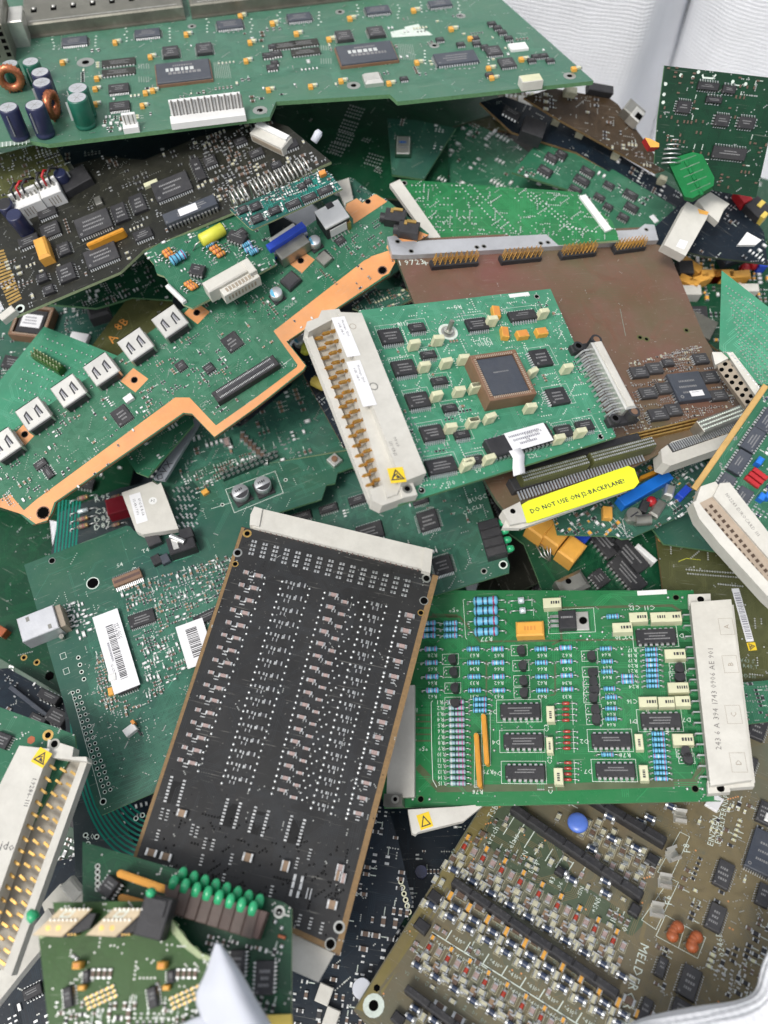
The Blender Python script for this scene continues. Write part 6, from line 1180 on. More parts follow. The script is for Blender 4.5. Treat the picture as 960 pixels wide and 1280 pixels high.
# ================================================================== big dark green board at left
def board_Q():
    O = [(30, 706), (158, 657), (163, 658), (168, 664), (200, 655), (212, 620), (200, 602), (320, 562), (448, 531), (480, 590), (470, 600), (440, 584), (422, 591), (419, 604), (408, 606), (402, 624), (330, 646), (335, 900), (190, 992), (127, 1019), (120, 1008), (76, 866)]
    s = Board('circuit_board', 'wide dark green board at left with white barcode labels and a silver printer-type socket', O, (200, 800, .002), (0, .08), ((30, 706), (158, 657)), ((30, 706), (76, 866)), 'pcb_deep', 'fibre_green', 1.6)
    B_ = lambda x, y: (20 + x * .336, 600 + y * .336)
    # bus of parallel tracks in the lower half
    for k in range(26):
        x0, y0 = 150 + k * .8, 935 + k * 2.6; s.line([(118 + k * 1.0, 905 + k * 4.0), (150 + k, 905 + k * 3.5), (212, 882 + k * 3.2), (232, 868 + k * 3.2)] if k % 2 else [(122 + k, 915 + k * 3.6), (195, 902 + k * 3.2), (228, 884 + k * 3.0)], .25, 'pcb_deep_trace', .03 + (k % 6) * .004)
    s.traces(260, 8, .2, .4, [(100, 760), (300, 700), (300, 830), (200, 990), (120, 1000)], (3, 16), 3, seed=131); s.traces(70, 5, .25, .5, [(200, 600), (440, 540), (400, 620), (240, 660)], (4, 20), 3, seed=132); s.traces(40, 4, .25, .5, None, (4, 20), 3, seed=133)
    for j in range(2): s.dots(row((91 + j * 6.5, 866 - j * 2), (131 + j * 7, 990 - j * 3), 18), .95, 'silk', hole=.62)
    s.line([(85, 868), (89, 864), (127, 1000)], .25); s.dots([(98, 822), (100, 831), (102, 840), (105, 849)], 1.1, 'silk', hole=.7); s.boxline(79, 820, 7, 7); s.boxline(83, 839, 7, 7)
    s.dots([(116, 729)], 3.4, 'silk', hole=2.9); s.dots([(65, 701)], 1.8, 'via', hole=1.5); s.dots([(129, 1002)], 1.6, 'silk', hole=1.1)
    # square silver socket hanging over the left edge
    b = MB(); b.box(0, 0, 0, 18, 13, 11, 'alu', .4); b.box(10.5, 0, 0, 3, 12, 9.5, 'beige_dark', .2); [b.box(-4 + i * 9, 4 * (-1) ** i, 11.0, 1.6, 2.4, .1, 'steel') for i in range(2)]; b.box(-9.1, 0, 2, .2, 9, 8, 'plastic'); b.cyl((7, -8, 1), (7, -8, 3.5), 1.3, 'steel', 8)
    for i in range(4): b.box(13, -4.5 + i * 3, 1, 3, .8, .8, 'lead')
    s.put('square_metal_socket', b.mesh('square_metal_socket'), 47, 779, 0, (18, 13), h=11)
    # labels
    e = s.chip(158, 855, 26, 18, 8, 'v', 2.4, name='chip', a=s.A((145, 862), (172, 852)))
    b = s.bar('barcode_label', (131, 766), (159, 862), 34, .25, 'paper', z=2.2, c=0); L, W = b['L'], b['W']
    mb = MB(); x = -L * .32; g = s.r
    while x < L * .36: q = g.uniform(.25, .7); mb.box(x, W * .02, 0, q, W * .28, .03, 'ink'); x += q + g.uniform(.25, .6)
    mb.text('9PT-GCC', -L * .22, W * .32, .04, 2.0, 'ink', 0); mb.text('0094-803', -L * .22, W * .22, .04, 2.0, 'ink', 0); mb.dashes(0, -W * .2, .04, L * .25, 1.0, 'ink_soft'); mb.text('12-C7-57', L * .22, -W * .28, .04, 1.6, 'ink', 0); s.sub(b, 'barcode', mb.mesh('barcode'), 0, 0, 2.46)
    e = s.chip(258, 770, 34, 12, 8, 'v', 2.2, a=3); b = s.bar('barcode_label', (236, 778), (252, 830), 36, .25, 'paper', z=2.2, c=0); mb = MB(); x = -b['L'] * .35
    while x < b['L'] * .3: q = g.uniform(.25, .7); mb.box(x, 0, 0, q, b['W'] * .4, .03, 'ink'); x += q + g.uniform(.25, .6)
    s.sub(b, 'barcode', mb.mesh('barcode'), 0, 0, 2.46)
    s.chip(177, 773, 34, 16, 14, 'v', 1.6, a=s.A((160, 780), (195, 768)))
    a = s.A((140, 730), (175, 717)); e = s.bar('board_socket', (141, 729), (176, 715), 11, 3.2, 'brown_socket', c=.2); [s.sub(e, 'contact', post_w(), -e['L'] * .46 + e['L'] * .92 * i / 14, e['W'] * .5 * sg, 1.0, 90 * sg, 1) for i in range(15) for sg in (-1, 1)]; b = MB(); b.box(0, 0, 0, e['L'] * .92, e['W'] * .3, .1, 'ferrite'); s.sub(e, 'slot', b.mesh('slot'), 0, 0, 3.2)
    s.box(190, 671, 18, 20, 4, 'plastic_grey', c=.4, name='grey_block', a=3); s.box(195, 699, 12, 12, 3, 'plastic', name='small_coil', a=5); s.box(206, 698, 11, 11, 3, 'plastic_slate', name='small_coil', a=5)
    # power jack and ribbon connector with label
    b = MB(); b.box(0, 0, 0, 14, 10, 8, 'plastic', .5); b.box(-3, 1, 8, 3, 8, .6, 'tin', .2); b.cyl((-4, 5, 9), (2, -1, 9), 1.5, 'lead', 10); b.box(4, 4, 0, 7, 6, 9, 'plastic', .4); s.put('power_jack', b.mesh('power_jack'), 226, 678, s.A((212, 690), (242, 680)), (14, 10), h=8)
    b = MB(); poly_prism(b, s, [(152, 616), (190, 602), (197, 606), (201, 603), (223, 661), (178, 668), (170, 664)], 3, 7.5, 'beige'); e = local(s, 'metal_connector', b, 600)
    l = s.P(173, 635, 7.5); L = 17; k = s.A((167, 616), (179, 660)); mb = MB(); mb.box(0, 0, 0, 18, 6.0, .12, 'paper'); mb.text('4Y1S-K B-SA', 0, 1.6, .14, 1.9, 'ink'); mb.text('SS-4R1 7190', -1, -1, .14, 1.9, 'ink'); s.sub(e, 'sticker', mb.mesh('sticker'), l[0], l[1], 7.52, k, 90)
    l = s.P(191, 626, 7.5); mb = MB(); mb.disc(0, 0, .05, 2.2, 'white', 16); mb.text('24', 0, 0, .06, 2.2, 'ink'); s.sub(e, 'round_sticker', mb.mesh('round_sticker'), l[0], l[1], 7.5, 150)
    for i in range(20): x, y = 220 + (i % 4) * 6 + (i // 4) * 1.5, 612 + (i // 4) * 11; s.smd(x + s.r.uniform(-1, 1), y, 8, 4, 'pads', s.r.choice((20, 20, 110)))
    s.area([(217, 610), (240, 600), (250, 612), (250, 640), (243, 652), (226, 655)], 'pcb_deep_dark', .05)
    # round cans, header row, button
    for x, y in ((300, 614), (328, 604)): s.put('round_capacitor', smdcan(4.6, 7.0), x, y, s.r.uniform(-20, 10), (10, 10), h=7)
    s.line([(282, 612), (344, 589), (354, 616), (293, 641)], .3, closed=True); s.dots([(278, 631), (357, 600)], 1.1, 'silk', hole=.7); s.line([(264, 636), (290, 628)], .25)
    e = s.bar('pin_header', (277, 596), (345, 568), 9, 2, 'pcb_deep_dark'); [s.sub(e, 'pin', post(0, 1.6, .6, 'solder', .8, -1), -e['L'] * .48 + e['L'] * .96 * (i // 2) / 11, (-.3 + .6 * (i % 2)) * e['W'], 2.0, 0, 1) for i in range(24)]
    b = MB(); b.box(0, 0, 0, 6.4, 6.4, 3.0, 'tin', .4); b.cyl((0, 0, 3), (0, 0, 4.2), 1.7, 'brown_socket', 16); s.put('push_button', b.mesh('push_button'), 418, 573, 20, (7, 7), h=4); s.box(431, 556, 8, 7, 2.5, 'tin', a=20, name='metal_clip'); s.box(256, 614, 8, 6, 2.4, 'yellow_cap', a=15, name='tantalum_capacitor')
    for x, y, t, z_ in ((385, 561, '175', 8), (365, 568, 'V8DJ', 7), (404, 550, 'REV1.3', 5), (413, 545, 'MOST', 4), (150, 706, 'S4', 5), (168, 712, 'J7', 5), (182, 688, 'T4', 5)): s.text(t, x, y, z_, 180 if x > 350 else 0)
    b = MB(); b.box(0, 0, 0, 6, 4, 4, 'white', .3); b.box(3, 2, 0, 1.5, 2, 4.5, 'orange'); b.box(2.5, -3, 1, .8, 4, .8, 'plastic'); s.put('white_plug', b.mesh('white_plug'), 162, 912, 15, (6, 4), h=4); s.box(140, 846, 10, 9, 3, 'white', a=-10, name='small_socket'); s.box(138, 864, 7, 10, 2.5, 'yellow_cap', a=-8, name='tantalum_capacitor')
    s.scatter(210, [(150, 735), (300, 690), (290, 730), (260, 760), (200, 790), (185, 830), (165, 790), (158, 760)], ('cap2', 'pads', 'res', 'cap', 'white'), (1.9, .95), seed=134, silk=.5); s.scatter(70, [(175, 800), (235, 790), (230, 840), (185, 880)], ('pads', 'cap2', 'white'), (1.8, .9), seed=135, silk=.6); s.scatter(80, [(118, 820), (135, 810), (160, 880), (180, 880), (150, 900), (125, 880)], ('pads', 'cap2', 'cap'), (1.9, .9), seed=136, silk=.4); s.scatter(60, [(220, 590), (260, 585), (330, 560), (300, 590), (240, 620)], ('pads', 'white', 'cap2'), (1.8, .9), seed=137, silk=.5); s.scatter(26, [(80, 755), (105, 750), (125, 790), (95, 800)], ('pads', 'white'), (2.6, 1.2), seed=139, silk=.2)
    for p, q in (((240, 662), (250, 690)), ((205, 705), (240, 695)), ((210, 860), (235, 820))): s.line([p, q], .3, 'pcb_mint_trace', .06)
    s.vias(260, None, .24, 'silk', seed=138); return s
@cached
def post_w():
    b = MB(); b.hexa((0, 0, 0), (1.8, 0, -.6), .6, .3, 'solder'); return b.mesh('contact')
def board_R():
    s = Board('circuit_board', 'green board with two square chips and a black four-lamp holder, mid pile', [(330, 640), (440, 560), (602, 598), (637, 706), (636, 716), (545, 744), (345, 720)], (520, 660, -.004), (0, .08), ((547, 744), (636, 717)), ((602, 598), (637, 706)), 'pcb_deep', 'fibre_green')
    for x, y, w, h in ((535, 650, 25, 24), (553, 706, 24, 22)): s.chip(x, y, w, h, 11, '4', 2.2, pin=1.6)
    for x, y, w, h, n in ((410, 635, 24, 9, 8), (447, 624, 24, 10, 8), (462, 664, 34, 20, 10), (376, 645, 26, 10, 8), (525, 625, 20, 9, 8)): s.chip(x, y, w, h, n, 'v', 2.2, a=0)
    e = s.bar('lamp_holder', (609, 650), (622, 694), 26, 8, 'plastic', c=.4); L, W = e['L'], e['W']
    for i in range(4):
        mb = MB(); mb.box(0, 0, 0, L / 4 - .5, W * .98, 1.0, 'plastic', .4); s.sub(e, 'lamp_segment', mb.mesh('lamp_segment'), -L * .375 + i * L / 4, 0, 8)
        mb = MB(); mb.lathe((0, W / 2, 3.5), (0, 1, .1), [(0, 2.0), (2.2, 2.0), (3.4, 1.7), (4.2, .9)], 'led_green', 12); s.sub(e, 'green_lamp', mb.mesh('green_lamp'), -L * .375 + i * L / 4, 0, 1.5)
    s.traces(150, 5, .22, .45, None, (3, 16), 3, seed=141); s.vias(230, None, .42, 'solder', seed=142, dome=True); s.scatter(40, None, ('pads', 'cap2', 'white'), (1.9, .95), seed=143, silk=.5); s.dots([(629, 706)], 2.4, 'silk', hole=1.7); s.dots([(605, 714)], 1.8, 'via', hole=1.2); s.text('BUGC', 597, 623, 6, 0); s.text('C15', 584, 640, 5); s.text('CL3', 596, 634, 5); return s

mat('silk_cream', (0.44, 0.42, 0.31), .6, var=.15)
# ================================================================== khaki board, lower right
def board_U():
    O = [(442, 1262), (606, 1000), (640, 950), (800, 880), (1015, 850), (1015, 1330), (500, 1330)]
    s = Board('circuit_board', 'khaki circuit board at lower right, densely packed with tiny lettered parts and black bars', O, (700, 1150, -.014), (0, 0), ((560, 1150), (760, 1277)), ((442, 1262), (606, 1000)), 'pcb_khaki', 'fibre_tan', 1.8)
    u = (.845, .535)   # along the rows in the picture
    v = (.53, -.85)
    def at(p, i, j): return (p[0] + u[0] * i + v[0] * j, p[1] + u[1] * i + v[1] * j)
    for w_, k in (((452, 1255), 0),): s.area([(445, 1261), (606, 1003), (628, 1010), (596, 1062), (540, 1150), (512, 1180), (462, 1268)], 'pcb_olive', .02)
    for k in range(2): s.line([(478 + k * 9, 1262), (474 + k * 9, 1238), (500 + k * 8, 1205), (520 + k * 9, 1175), (560 + k * 6, 1110)], 1.2, 'pcb_khaki', .05)
    s.area([(600, 1020), (650, 1000), (700, 1060), (720, 1100), (780, 1140), (810, 1150), (790, 1170), (700, 1130), (640, 1090), (610, 1055)], 'pcb_khaki_grn', .03)
    # big clear traces right part
    s.traces(260, 7, .22, .4, [(800, 1000), (960, 980), (1010, 1280), (800, 1280), (820, 1100)], (4, 20), 4, seed=151); s.traces(160, 5, .25, .5, None, (4, 20), 3, seed=152)
    for k in range(5): s.line([(868 - k * 14, 1010 + k * 30), (850 - k * 12, 1060 + k * 28), (845 - k * 10, 1075 + k * 28)], 1.6, 'pcb_khaki_trace', .055 + k * .002)
    # repeated cells along rows: p0 = start of row; each row: kinds
    def cells(p0, n, step, items):
        items = [tuple('dim' if q == 'cream' else q for q in t) for t in items]
        for i in range(n):
            p = at(p0, i * step, 0)
            for (di, dj, w, h, kd, a, *bx) in items:
                q = at(p, di, dj)
                if q[0] < 430 or q[0] > 985 or q[1] > 1300: continue
                s.smd(q[0], q[1], w * 1.1, h * 1.12, kd, a); s.boxline(q[0], q[1], w + 4, h + 3, a, .17, 'silk_cream') if kd in ('redm', 'dim', 'cap2', 'pink') else None
    strip = [(0, 0, 11, 5.5, 'redm', 90), (3, -12, 11, 6, 'cream', 0), (14, 2, 10, 6, 'pink', 90), (-2, 13, 6, 5, 'yellow', 0), (-4, -20, 10, 6, 'cap2', 90), (8, -22, 10, 6, 'cream', 90), (20, -16, 10, 5.5, 'cap', 90)]
    cells((580, 1060), 9, 27.5, strip); cells((536, 1185), 12, 27.5, strip); cells((500, 1310), 6, 27.5, strip)
    cells((568, 1089), 10, 27.5, [(0, 0, 13, 8, 'melf', 0), (13, 4, 6, 9, 'cream', 90), (-13, 0, 5, 9, 'cream', 0)])
    cells((547, 1122), 11, 27.5, [(0, 0, 13, 8, 'melf', 0), (0, -13, 13, 8, 'melf', 0), (13, -4, 7, 9, 'cream', 0), (14, 9, 7, 9, 'yellow', 0), (-10, -16, 6, 8, 'cream', 0), (24, 18, 16, 8, 'cap2', 0)])
    cells((522, 1208), 12, 27.5, [(0, 0, 13, 8, 'melf', 0), (13, 4, 6, 9, 'cream', 90)])
    cells((520, 1262), 9, 27.5, [(0, 0, 13, 8, 'melf', 0), (0, -13, 13, 8, 'melf', 0), (13, -4, 7, 9, 'cream', 0), (24, 18, 16, 8, 'cap2', 0)])
    cells((735, 1030), 5, 22, [(0, 0, 9, 6, 'cream', 90), (0, -14, 9, 6, 'cream', 90), (11, -7, 9, 6, 'cap2', 90), (11, 7, 9, 6, 'cream', 90)]); cells((740, 1062), 4, 22, [(0, 0, 9, 6, 'cream', 90), (11, -5, 9, 6, 'pink', 90), (0, 12, 9, 6, 'cream', 90)])
    for x, y in ((703, 1091), (715, 1101), (757, 1103), (757, 1118), (740, 1063), (795, 1062), (765, 1050), (800, 1030), (812, 1025), (762, 1023), (838, 1010)): s.smd(x, y, 14, 9, 'melf', 0)
    # black slotted bars
    for p, q in (((566, 1100), (773, 1243)), ((640, 1008), (803, 1120)), ((733, 992), (832, 1052)), ((507, 1234), (600, 1304))):
        e = s.bar('black_bar', p, q, 9.5, 5.5, 'plastic', c=.5); L, W = e['L'], e['W']; n = max(2, int(L / 9))
        for i in range(n): mb = MB(); mb.box(0, 0, 0, L / n - .5, W * .98, 1.0, 'plastic', .3); [mb.box(-L / n * .3 + k * L / n * .3, W * .2, 1.0, .9, .9, .05, 'plastic_grey') for k in range(3)]; s.sub(e, 'bar_segment', mb.mesh('bar_segment'), -L / 2 + (i + .5) * L / n, 0, 5.5)
    for x, y, w, h in ((543, 1120, 16, 14), (527, 1156, 18, 14), (497, 1272, 16, 14), (816, 1073, 16, 12), (794, 1136, 15, 14), (700, 1088, 12, 9)): s.box(x, y, w, h, 3.6, 'plastic', name='black_block', c=.6, a=-5)
    # chips on the right
    for x, y, w, h, n in ((905, 1092, 22, 32, 10), (895, 1146, 22, 32, 10), (862, 1227, 26, 38, 11), (827, 1208, 13, 24, 7), (807, 1262, 14, 30, 9), (955, 1118, 18, 26, 8), (957, 1015, 20, 26, 8), (948, 908, 22, 28, 9), (934, 958, 22, 28, 9), (852, 1262, 26, 24, 8), (905, 1275, 20, 24, 8)): s.chip(x, y, w, h, n, 'h', 2.6, a=0, m='plastic_grey')
    e = s.chip(958, 1066, 46, 50, 14, '4', 3.4, m='plastic_slate', name='large_chip', a=s.A((935, 1080), (972, 1096)) if False else 0)
    s.box(962, 1022, 12, 10, 3.4, 'white', name='label')
    # blue disc, rust capacitors, fuse clips
    b = MB(); b.lathe((0, -.5, 4.5), (0, -.1, 1), [(0, 2.5), (.6, 4.4), (1.6, 4.9), (2.6, 4.4), (3.2, 2.5)], 'blue_disc', 20); [b.cyl((x, -3, 0), (x, -2.4, 4), .35, 'lead', 5) for x in (-2, 2)]; s.put('blue_disc_capacitor', b.mesh('blue_disc_capacitor'), 722, 1028, 25, (9, 9), h=5)
    def bean():
        b = MB(); P0 = [(0, .9), (.5, 2.0), (1.6, 2.6), (2.8, 2.5), (3.8, 1.6), (4.2, .6)]
        for y_, k_ in ((-2.3, 1.0), (-.8, .86), (.8, .84), (2.3, 1.0)): b.lathe((abs(y_) * .35, y_, 2.2), (0, .05, 1), [(t_, r_ * k_) for t_, r_ in P0], 'rust', 14)
        b.cyl((-2.6, -1.5, 0), (-1.5, -1.5, 3), .4, 'lead', 6); b.cyl((-2.6, 1.5, 0), (-1.5, 1.5, 3), .4, 'lead', 6); return b.mesh('rust_capacitor')
    s.put('rust_capacitor', bean(), 842, 1162, -10, (7, 12), h=5); s.put('rust_capacitor', bean(), 866, 1175, -6, (7, 12), h=5); s.line([(832, 1144), (882, 1172), (872, 1198), (820, 1170)], .25, closed=True); s.line([(856, 1158), (848, 1185)], .25)
    for x, y in ((851, 1021), (842, 1068), (832, 1102), (822, 1138)):
        b = MB(); b.box(0, 0, 0, 6, 4, .6, 'tin', .1)
        for sg in (-1, 1): b.add([(-2.6, sg * 2, .5), (2.6, sg * 2, .5), (2.6, sg * 2.8, 3), (-2.6, sg * 2.8, 3), (2.6, sg * 1.5, 5), (-2.6, sg * 1.5, 5), (-2.6, sg * 2.5, 6.3), (2.6, sg * 2.5, 6.3)], [(0, 1, 2, 3), (3, 2, 4, 5), (5, 4, 7, 6)], 'tin')
        s.put('fuse_clip', b.mesh('fuse_clip'), x, y, s.r.choice((35, 50, 20)), (8, 6), h=3)
    s.line([(850, 1040), (862, 1046), (838, 1098), (822, 1090)], .25, closed=True); s.line([(838, 1098), (848, 1103), (820, 1162), (802, 1150)], .25, closed=True)
    s.dots([(467, 1257)], 4.6, 'silk', hole=2.1); s.dots([(471, 1235)], 1.5, 'hole'); s.box(893, 1002, 18, 18, 1.5, 'paper', name='label', a=-8)
    # printed lines and words
    for i in range(8): p = at((628, 1045), i * 15.5, 2); q = at(p, 0, 26 if i < 3 else 18); s.line([p, q], .45)
    for x, y, t, z_ in ((614, 1046, 'Sersch', 8), (640, 1054, 'Relais', 8), (654, 1071, '+SN', 7), (667, 1082, 'Led+', 7), (690, 1100, '83', 7), (700, 1106, '06', 6), (725, 1115, '-1SN', 6), (745, 1131, '+SN5', 7), (768, 1146, '1U0', 8), (782, 1158, '0V', 8), (616, 1014, 'TSB', 8), (858, 1060, 'F8', 9), (835, 1125, 'F6', 9), (900, 1180, '0246R', 8)): s.text(t, x, y, z_, 90 if x < 800 else 115)
    s.text('MELDERGRUPPE', 790, 1240, 13, s.A((800, 1190), (775, 1280)) ); s.text('EINZELFERNSPR 2001', 905, 1010, 8, 97); s.text('EINZELN COMPUTER', 896, 1012, 8, 97)
    for p0, L in (((540, 1165), 230), ((560, 1172), 0)):
        if L: s.line([at(p0, 0, 0), at(p0, L, 0)], .45); [s.line([at(p0, 20 + i * 27.5, 0), at(p0, 20 + i * 27.5, 15)], .45) or s.line([at(p0, 32 + i * 27.5, 0), at(p0, 32 + i * 27.5, -15)], .45) for i in range(8)]
        if L:
            for i in range(8): q = at(p0, 34 + i * 27.5, 9); s.text('*410*', q[0], q[1], 5.5, 0); q = at(p0, 20 + i * 27.5, -8); s.text('*400*', q[0], q[1], 5.5, 0)
    s.scatter(40, [(560, 1045), (720, 1000), (800, 1120), (770, 1250), (520, 1270), (510, 1190)], ('dim', 'cap2', 'dim', 'pink'), (3.0, 1.7), seed=153, silk=.3); s.scatter(60, [(880, 1010), (960, 1000), (960, 1250), (880, 1250), (800, 1230)], ('cream', 'res', 'cap2'), (2.6, 1.4), seed=154, silk=.6); s.scatter(30, [(870, 1190), (955, 1180), (930, 1260)], ('res', 'pads'), (3, 1.6), seed=158)
    for (p0, n_, dj) in (((566, 1066), 17, 0), ((524, 1190), 20, 0), ((552, 1112), 18, 0), ((510, 1215), 14, 0)):
        for i in range(n_):
            q = at(p0, i * 14, s.r.uniform(-2, 2)); s.text(s.r.choice(('R7', 'C4', 'D1', 'R8', 'C3', 'V2')), q[0], q[1], 4.2, s.r.choice((0, 90)), 'silk_dim')
    s.area([(448, 1258), (604, 1010), (618, 1014), (466, 1262)], 'pcb_olive', .045)
    s.vias(330, None, .3, 'via', seed=155); s.vias(120, None, .45, 'copper', seed=156); return s
pcb('pcb_khaki_grn', (0.075, 0.10, 0.062), None, .38, .1)
def board_V():
    s = simple('dark navy board showing between the black board and the khaki board, bottom middle', [(320, 1080), (395, 1050), (484, 1005), (500, 1060), (516, 1130), (470, 1210), (460, 1330), (300, 1330)], (430, 1150, -.030), (0, .0), ((340, 1280), (450, 1300)), 'pcb_navy', 'fibre_dark', 161, ((395, 1120, 20, 12, 6, 'v'),), 170, 70, 90, (3.2, 1.6), ('pads', 'cap2', 'res', 'pads'))
    s.dots(row((501, 1102), (511, 1140), 6), 1.3, 'cream_pale', hole=.7); s.box(405, 1243, 18, 24, 4, 'beige', a=-12, name='silver_block'); s.box(414, 1272, 18, 24, 4, 'beige', a=-12, name='silver_block')
    b = MB(); b.cyl((0, 0, 0), (0, 0, 11), 4, 'film', 18); s.put('can_capacitor', b.mesh('can_capacitor'), 452, 1236, 0, (8, 8), h=11); return s
def board_X():
    s = Board('circuit_board', 'green board at the left edge carrying a long white connector full of gold pins', [(-70, 860), (0, 884), (93, 918), (95, 935), (40, 1030), (-70, 1200)], (30, 1000, .030), (0, .05), ((0, 884), (93, 918)), None, 'pcb_mid', 'fibre_green')
    s.traces(40, 4, .3, .5, None, (3, 12), 3, seed=163); s.vias(80, None, .3, 'silk', seed=164); s.dots([(60, 919)], 2.4, 'gold', hole=1.3); s.dots([(39, 925)], 1.8, 'rust'); s.chip(2, 925, 18, 20, 6, 'h', 2.2)
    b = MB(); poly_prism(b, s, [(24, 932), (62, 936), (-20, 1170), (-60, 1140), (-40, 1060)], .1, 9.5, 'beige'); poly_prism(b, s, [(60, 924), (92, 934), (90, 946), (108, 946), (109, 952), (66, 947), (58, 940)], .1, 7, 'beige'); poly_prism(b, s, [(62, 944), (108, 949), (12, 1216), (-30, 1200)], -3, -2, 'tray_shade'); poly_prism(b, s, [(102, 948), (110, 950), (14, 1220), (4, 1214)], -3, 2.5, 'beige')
    l = s.P(68, 930, 7); b.disc(l[0], l[1], 7.04, 1.5, 'hole', 12); b.ring(l[0], l[1], 7.05, 1.5, 2.3, 'steel', 14)
    an = s.A((42, 960), (22, 1020)); l = s.P(38, 990, 9.5); b.text('1.9286-111', l[0], l[1], 9.53, 2.6, 'ink', an); l = s.P(10, 1057, 9.5); b.text('jdo', l[0], l[1], 9.53, 4.4, 'ink', an + 90)
    e = local(s, 'pin_connector', b, 1800)
    for i in range(17):
        p = lerp((64, 958), (-26, 1196), i / 16)
        for j in range(3):
            l = s.P(p[0] + j * 11, p[1] + j * 3 - 1, 4); s.sub(e, 'pin', pin(3.0, 0, .5, 'gold'), l[0], l[1], 5.0 - j * 2.0, s.r.uniform(-5, 5) - 14, 6)
    l = s.P(52, 947, 9.5); warn_sign(s, e, 0, 0, 6.2, 9.52, -8, l[0], l[1]); return s
def board_Y():
    s = Board('circuit_board', 'green board at the bottom carrying a block of sixteen green lamps', [(103, 1052), (240, 1092), (355, 1128), (365, 1136), (364, 1330), (103, 1330)], (240, 1180, .050), (0, .0), ((103, 1052), (355, 1128)), None, 'pcb_dark', 'fibre_pale', 1.8)
    a0 = s.A((155, 1085), (208, 1108)); s.bar('resistor_network', (150, 1092), (204, 1111), 8, 7, 'sip_orange', me=sip(20, 2.6, 7)); s.bar('resistor_network', (150, 1122), (180, 1130), 7, 7, 'sip_orange', me=sip(12, 2.6, 5))
    s.chip(135, 1108, 18, 26, 5, 'h', 6, a=-16, kind='dip')
    # lamp block
    b = MB(); poly_prism(b, s, [(206, 1106), (334, 1140), (322, 1174), (207, 1137)], .1, 8.0, 'ferrite'); e = local(s, 'lamp_block', b, 400); an = s.A((206, 1106), (334, 1140))
    for i in range(8):
        c0 = lerp((213, 1112), (320, 1146), i / 7.6); l = s.P(c0[0] + 1, c0[1] + 10, 8.6); mb = MB(); mb.box(0, 0, 0, 4.2, 9.5, .7, 'lamp_brown', .3); s.sub(e, 'lamp_segment', mb.mesh('lamp_segment'), l[0], l[1], 8.0, an, 30)
        for j, (a_, q_) in enumerate((((216, 1106), (315, 1139)), ((227, 1096), (323, 1130)))):
            c0 = lerp(a_, q_, i / 7); l = s.P(*c0, 8.5 - j * 4); mb = MB(); mb.lathe((0, -1, 0), (0, 1, .35), [(0, 1.75), (2.4, 1.75), (3.6, 1.45), (4.4, .9), (4.7, .3)], 'led_green', 14); s.sub(e, 'green_lamp', mb.mesh('green_lamp'), l[0], l[1], 7.4 - j * 4, an, 12)
    for x, y, w, h, n in ((330, 1222, 22, 44, 8), (296, 1205, 18, 36, 7)): s.chip(x, y, w, h, n, 'h', 4, a=16, kind='dip')
    s.dots([(349, 1140)], 2.2, 'via', hole=1.3); s.dots([(344, 1152), (352, 1160), (352, 1183)], 1.0, 'solder', dome=True); s.box(352, 1171, 9, 4, 1.5, 'rust', name='diode'); s.traces(60, 3, .3, .6, None, (3, 14), 3, seed=166); s.scatter(50, [(260, 1170), (350, 1190), (350, 1270), (260, 1270)], ('pads', 'res', 'cap2'), (2.4, 1.2), seed=167); s.vias(60, None, .4, 'via', seed=168); s.dots([(122, 1083 + i * 7) for i in range(5)], 1, 'via', hole=.6)
    b = MB(); poly_prism(b, s, [(300, 1270), (364, 1268), (368, 1300), (300, 1300)], .1, 3, 'yellow_soft'); local(s, 'yellow_strip', b, 40); return s
mat('lamp_brown', (0.075, 0.05, 0.04), .45, var=.2, dust=.1)
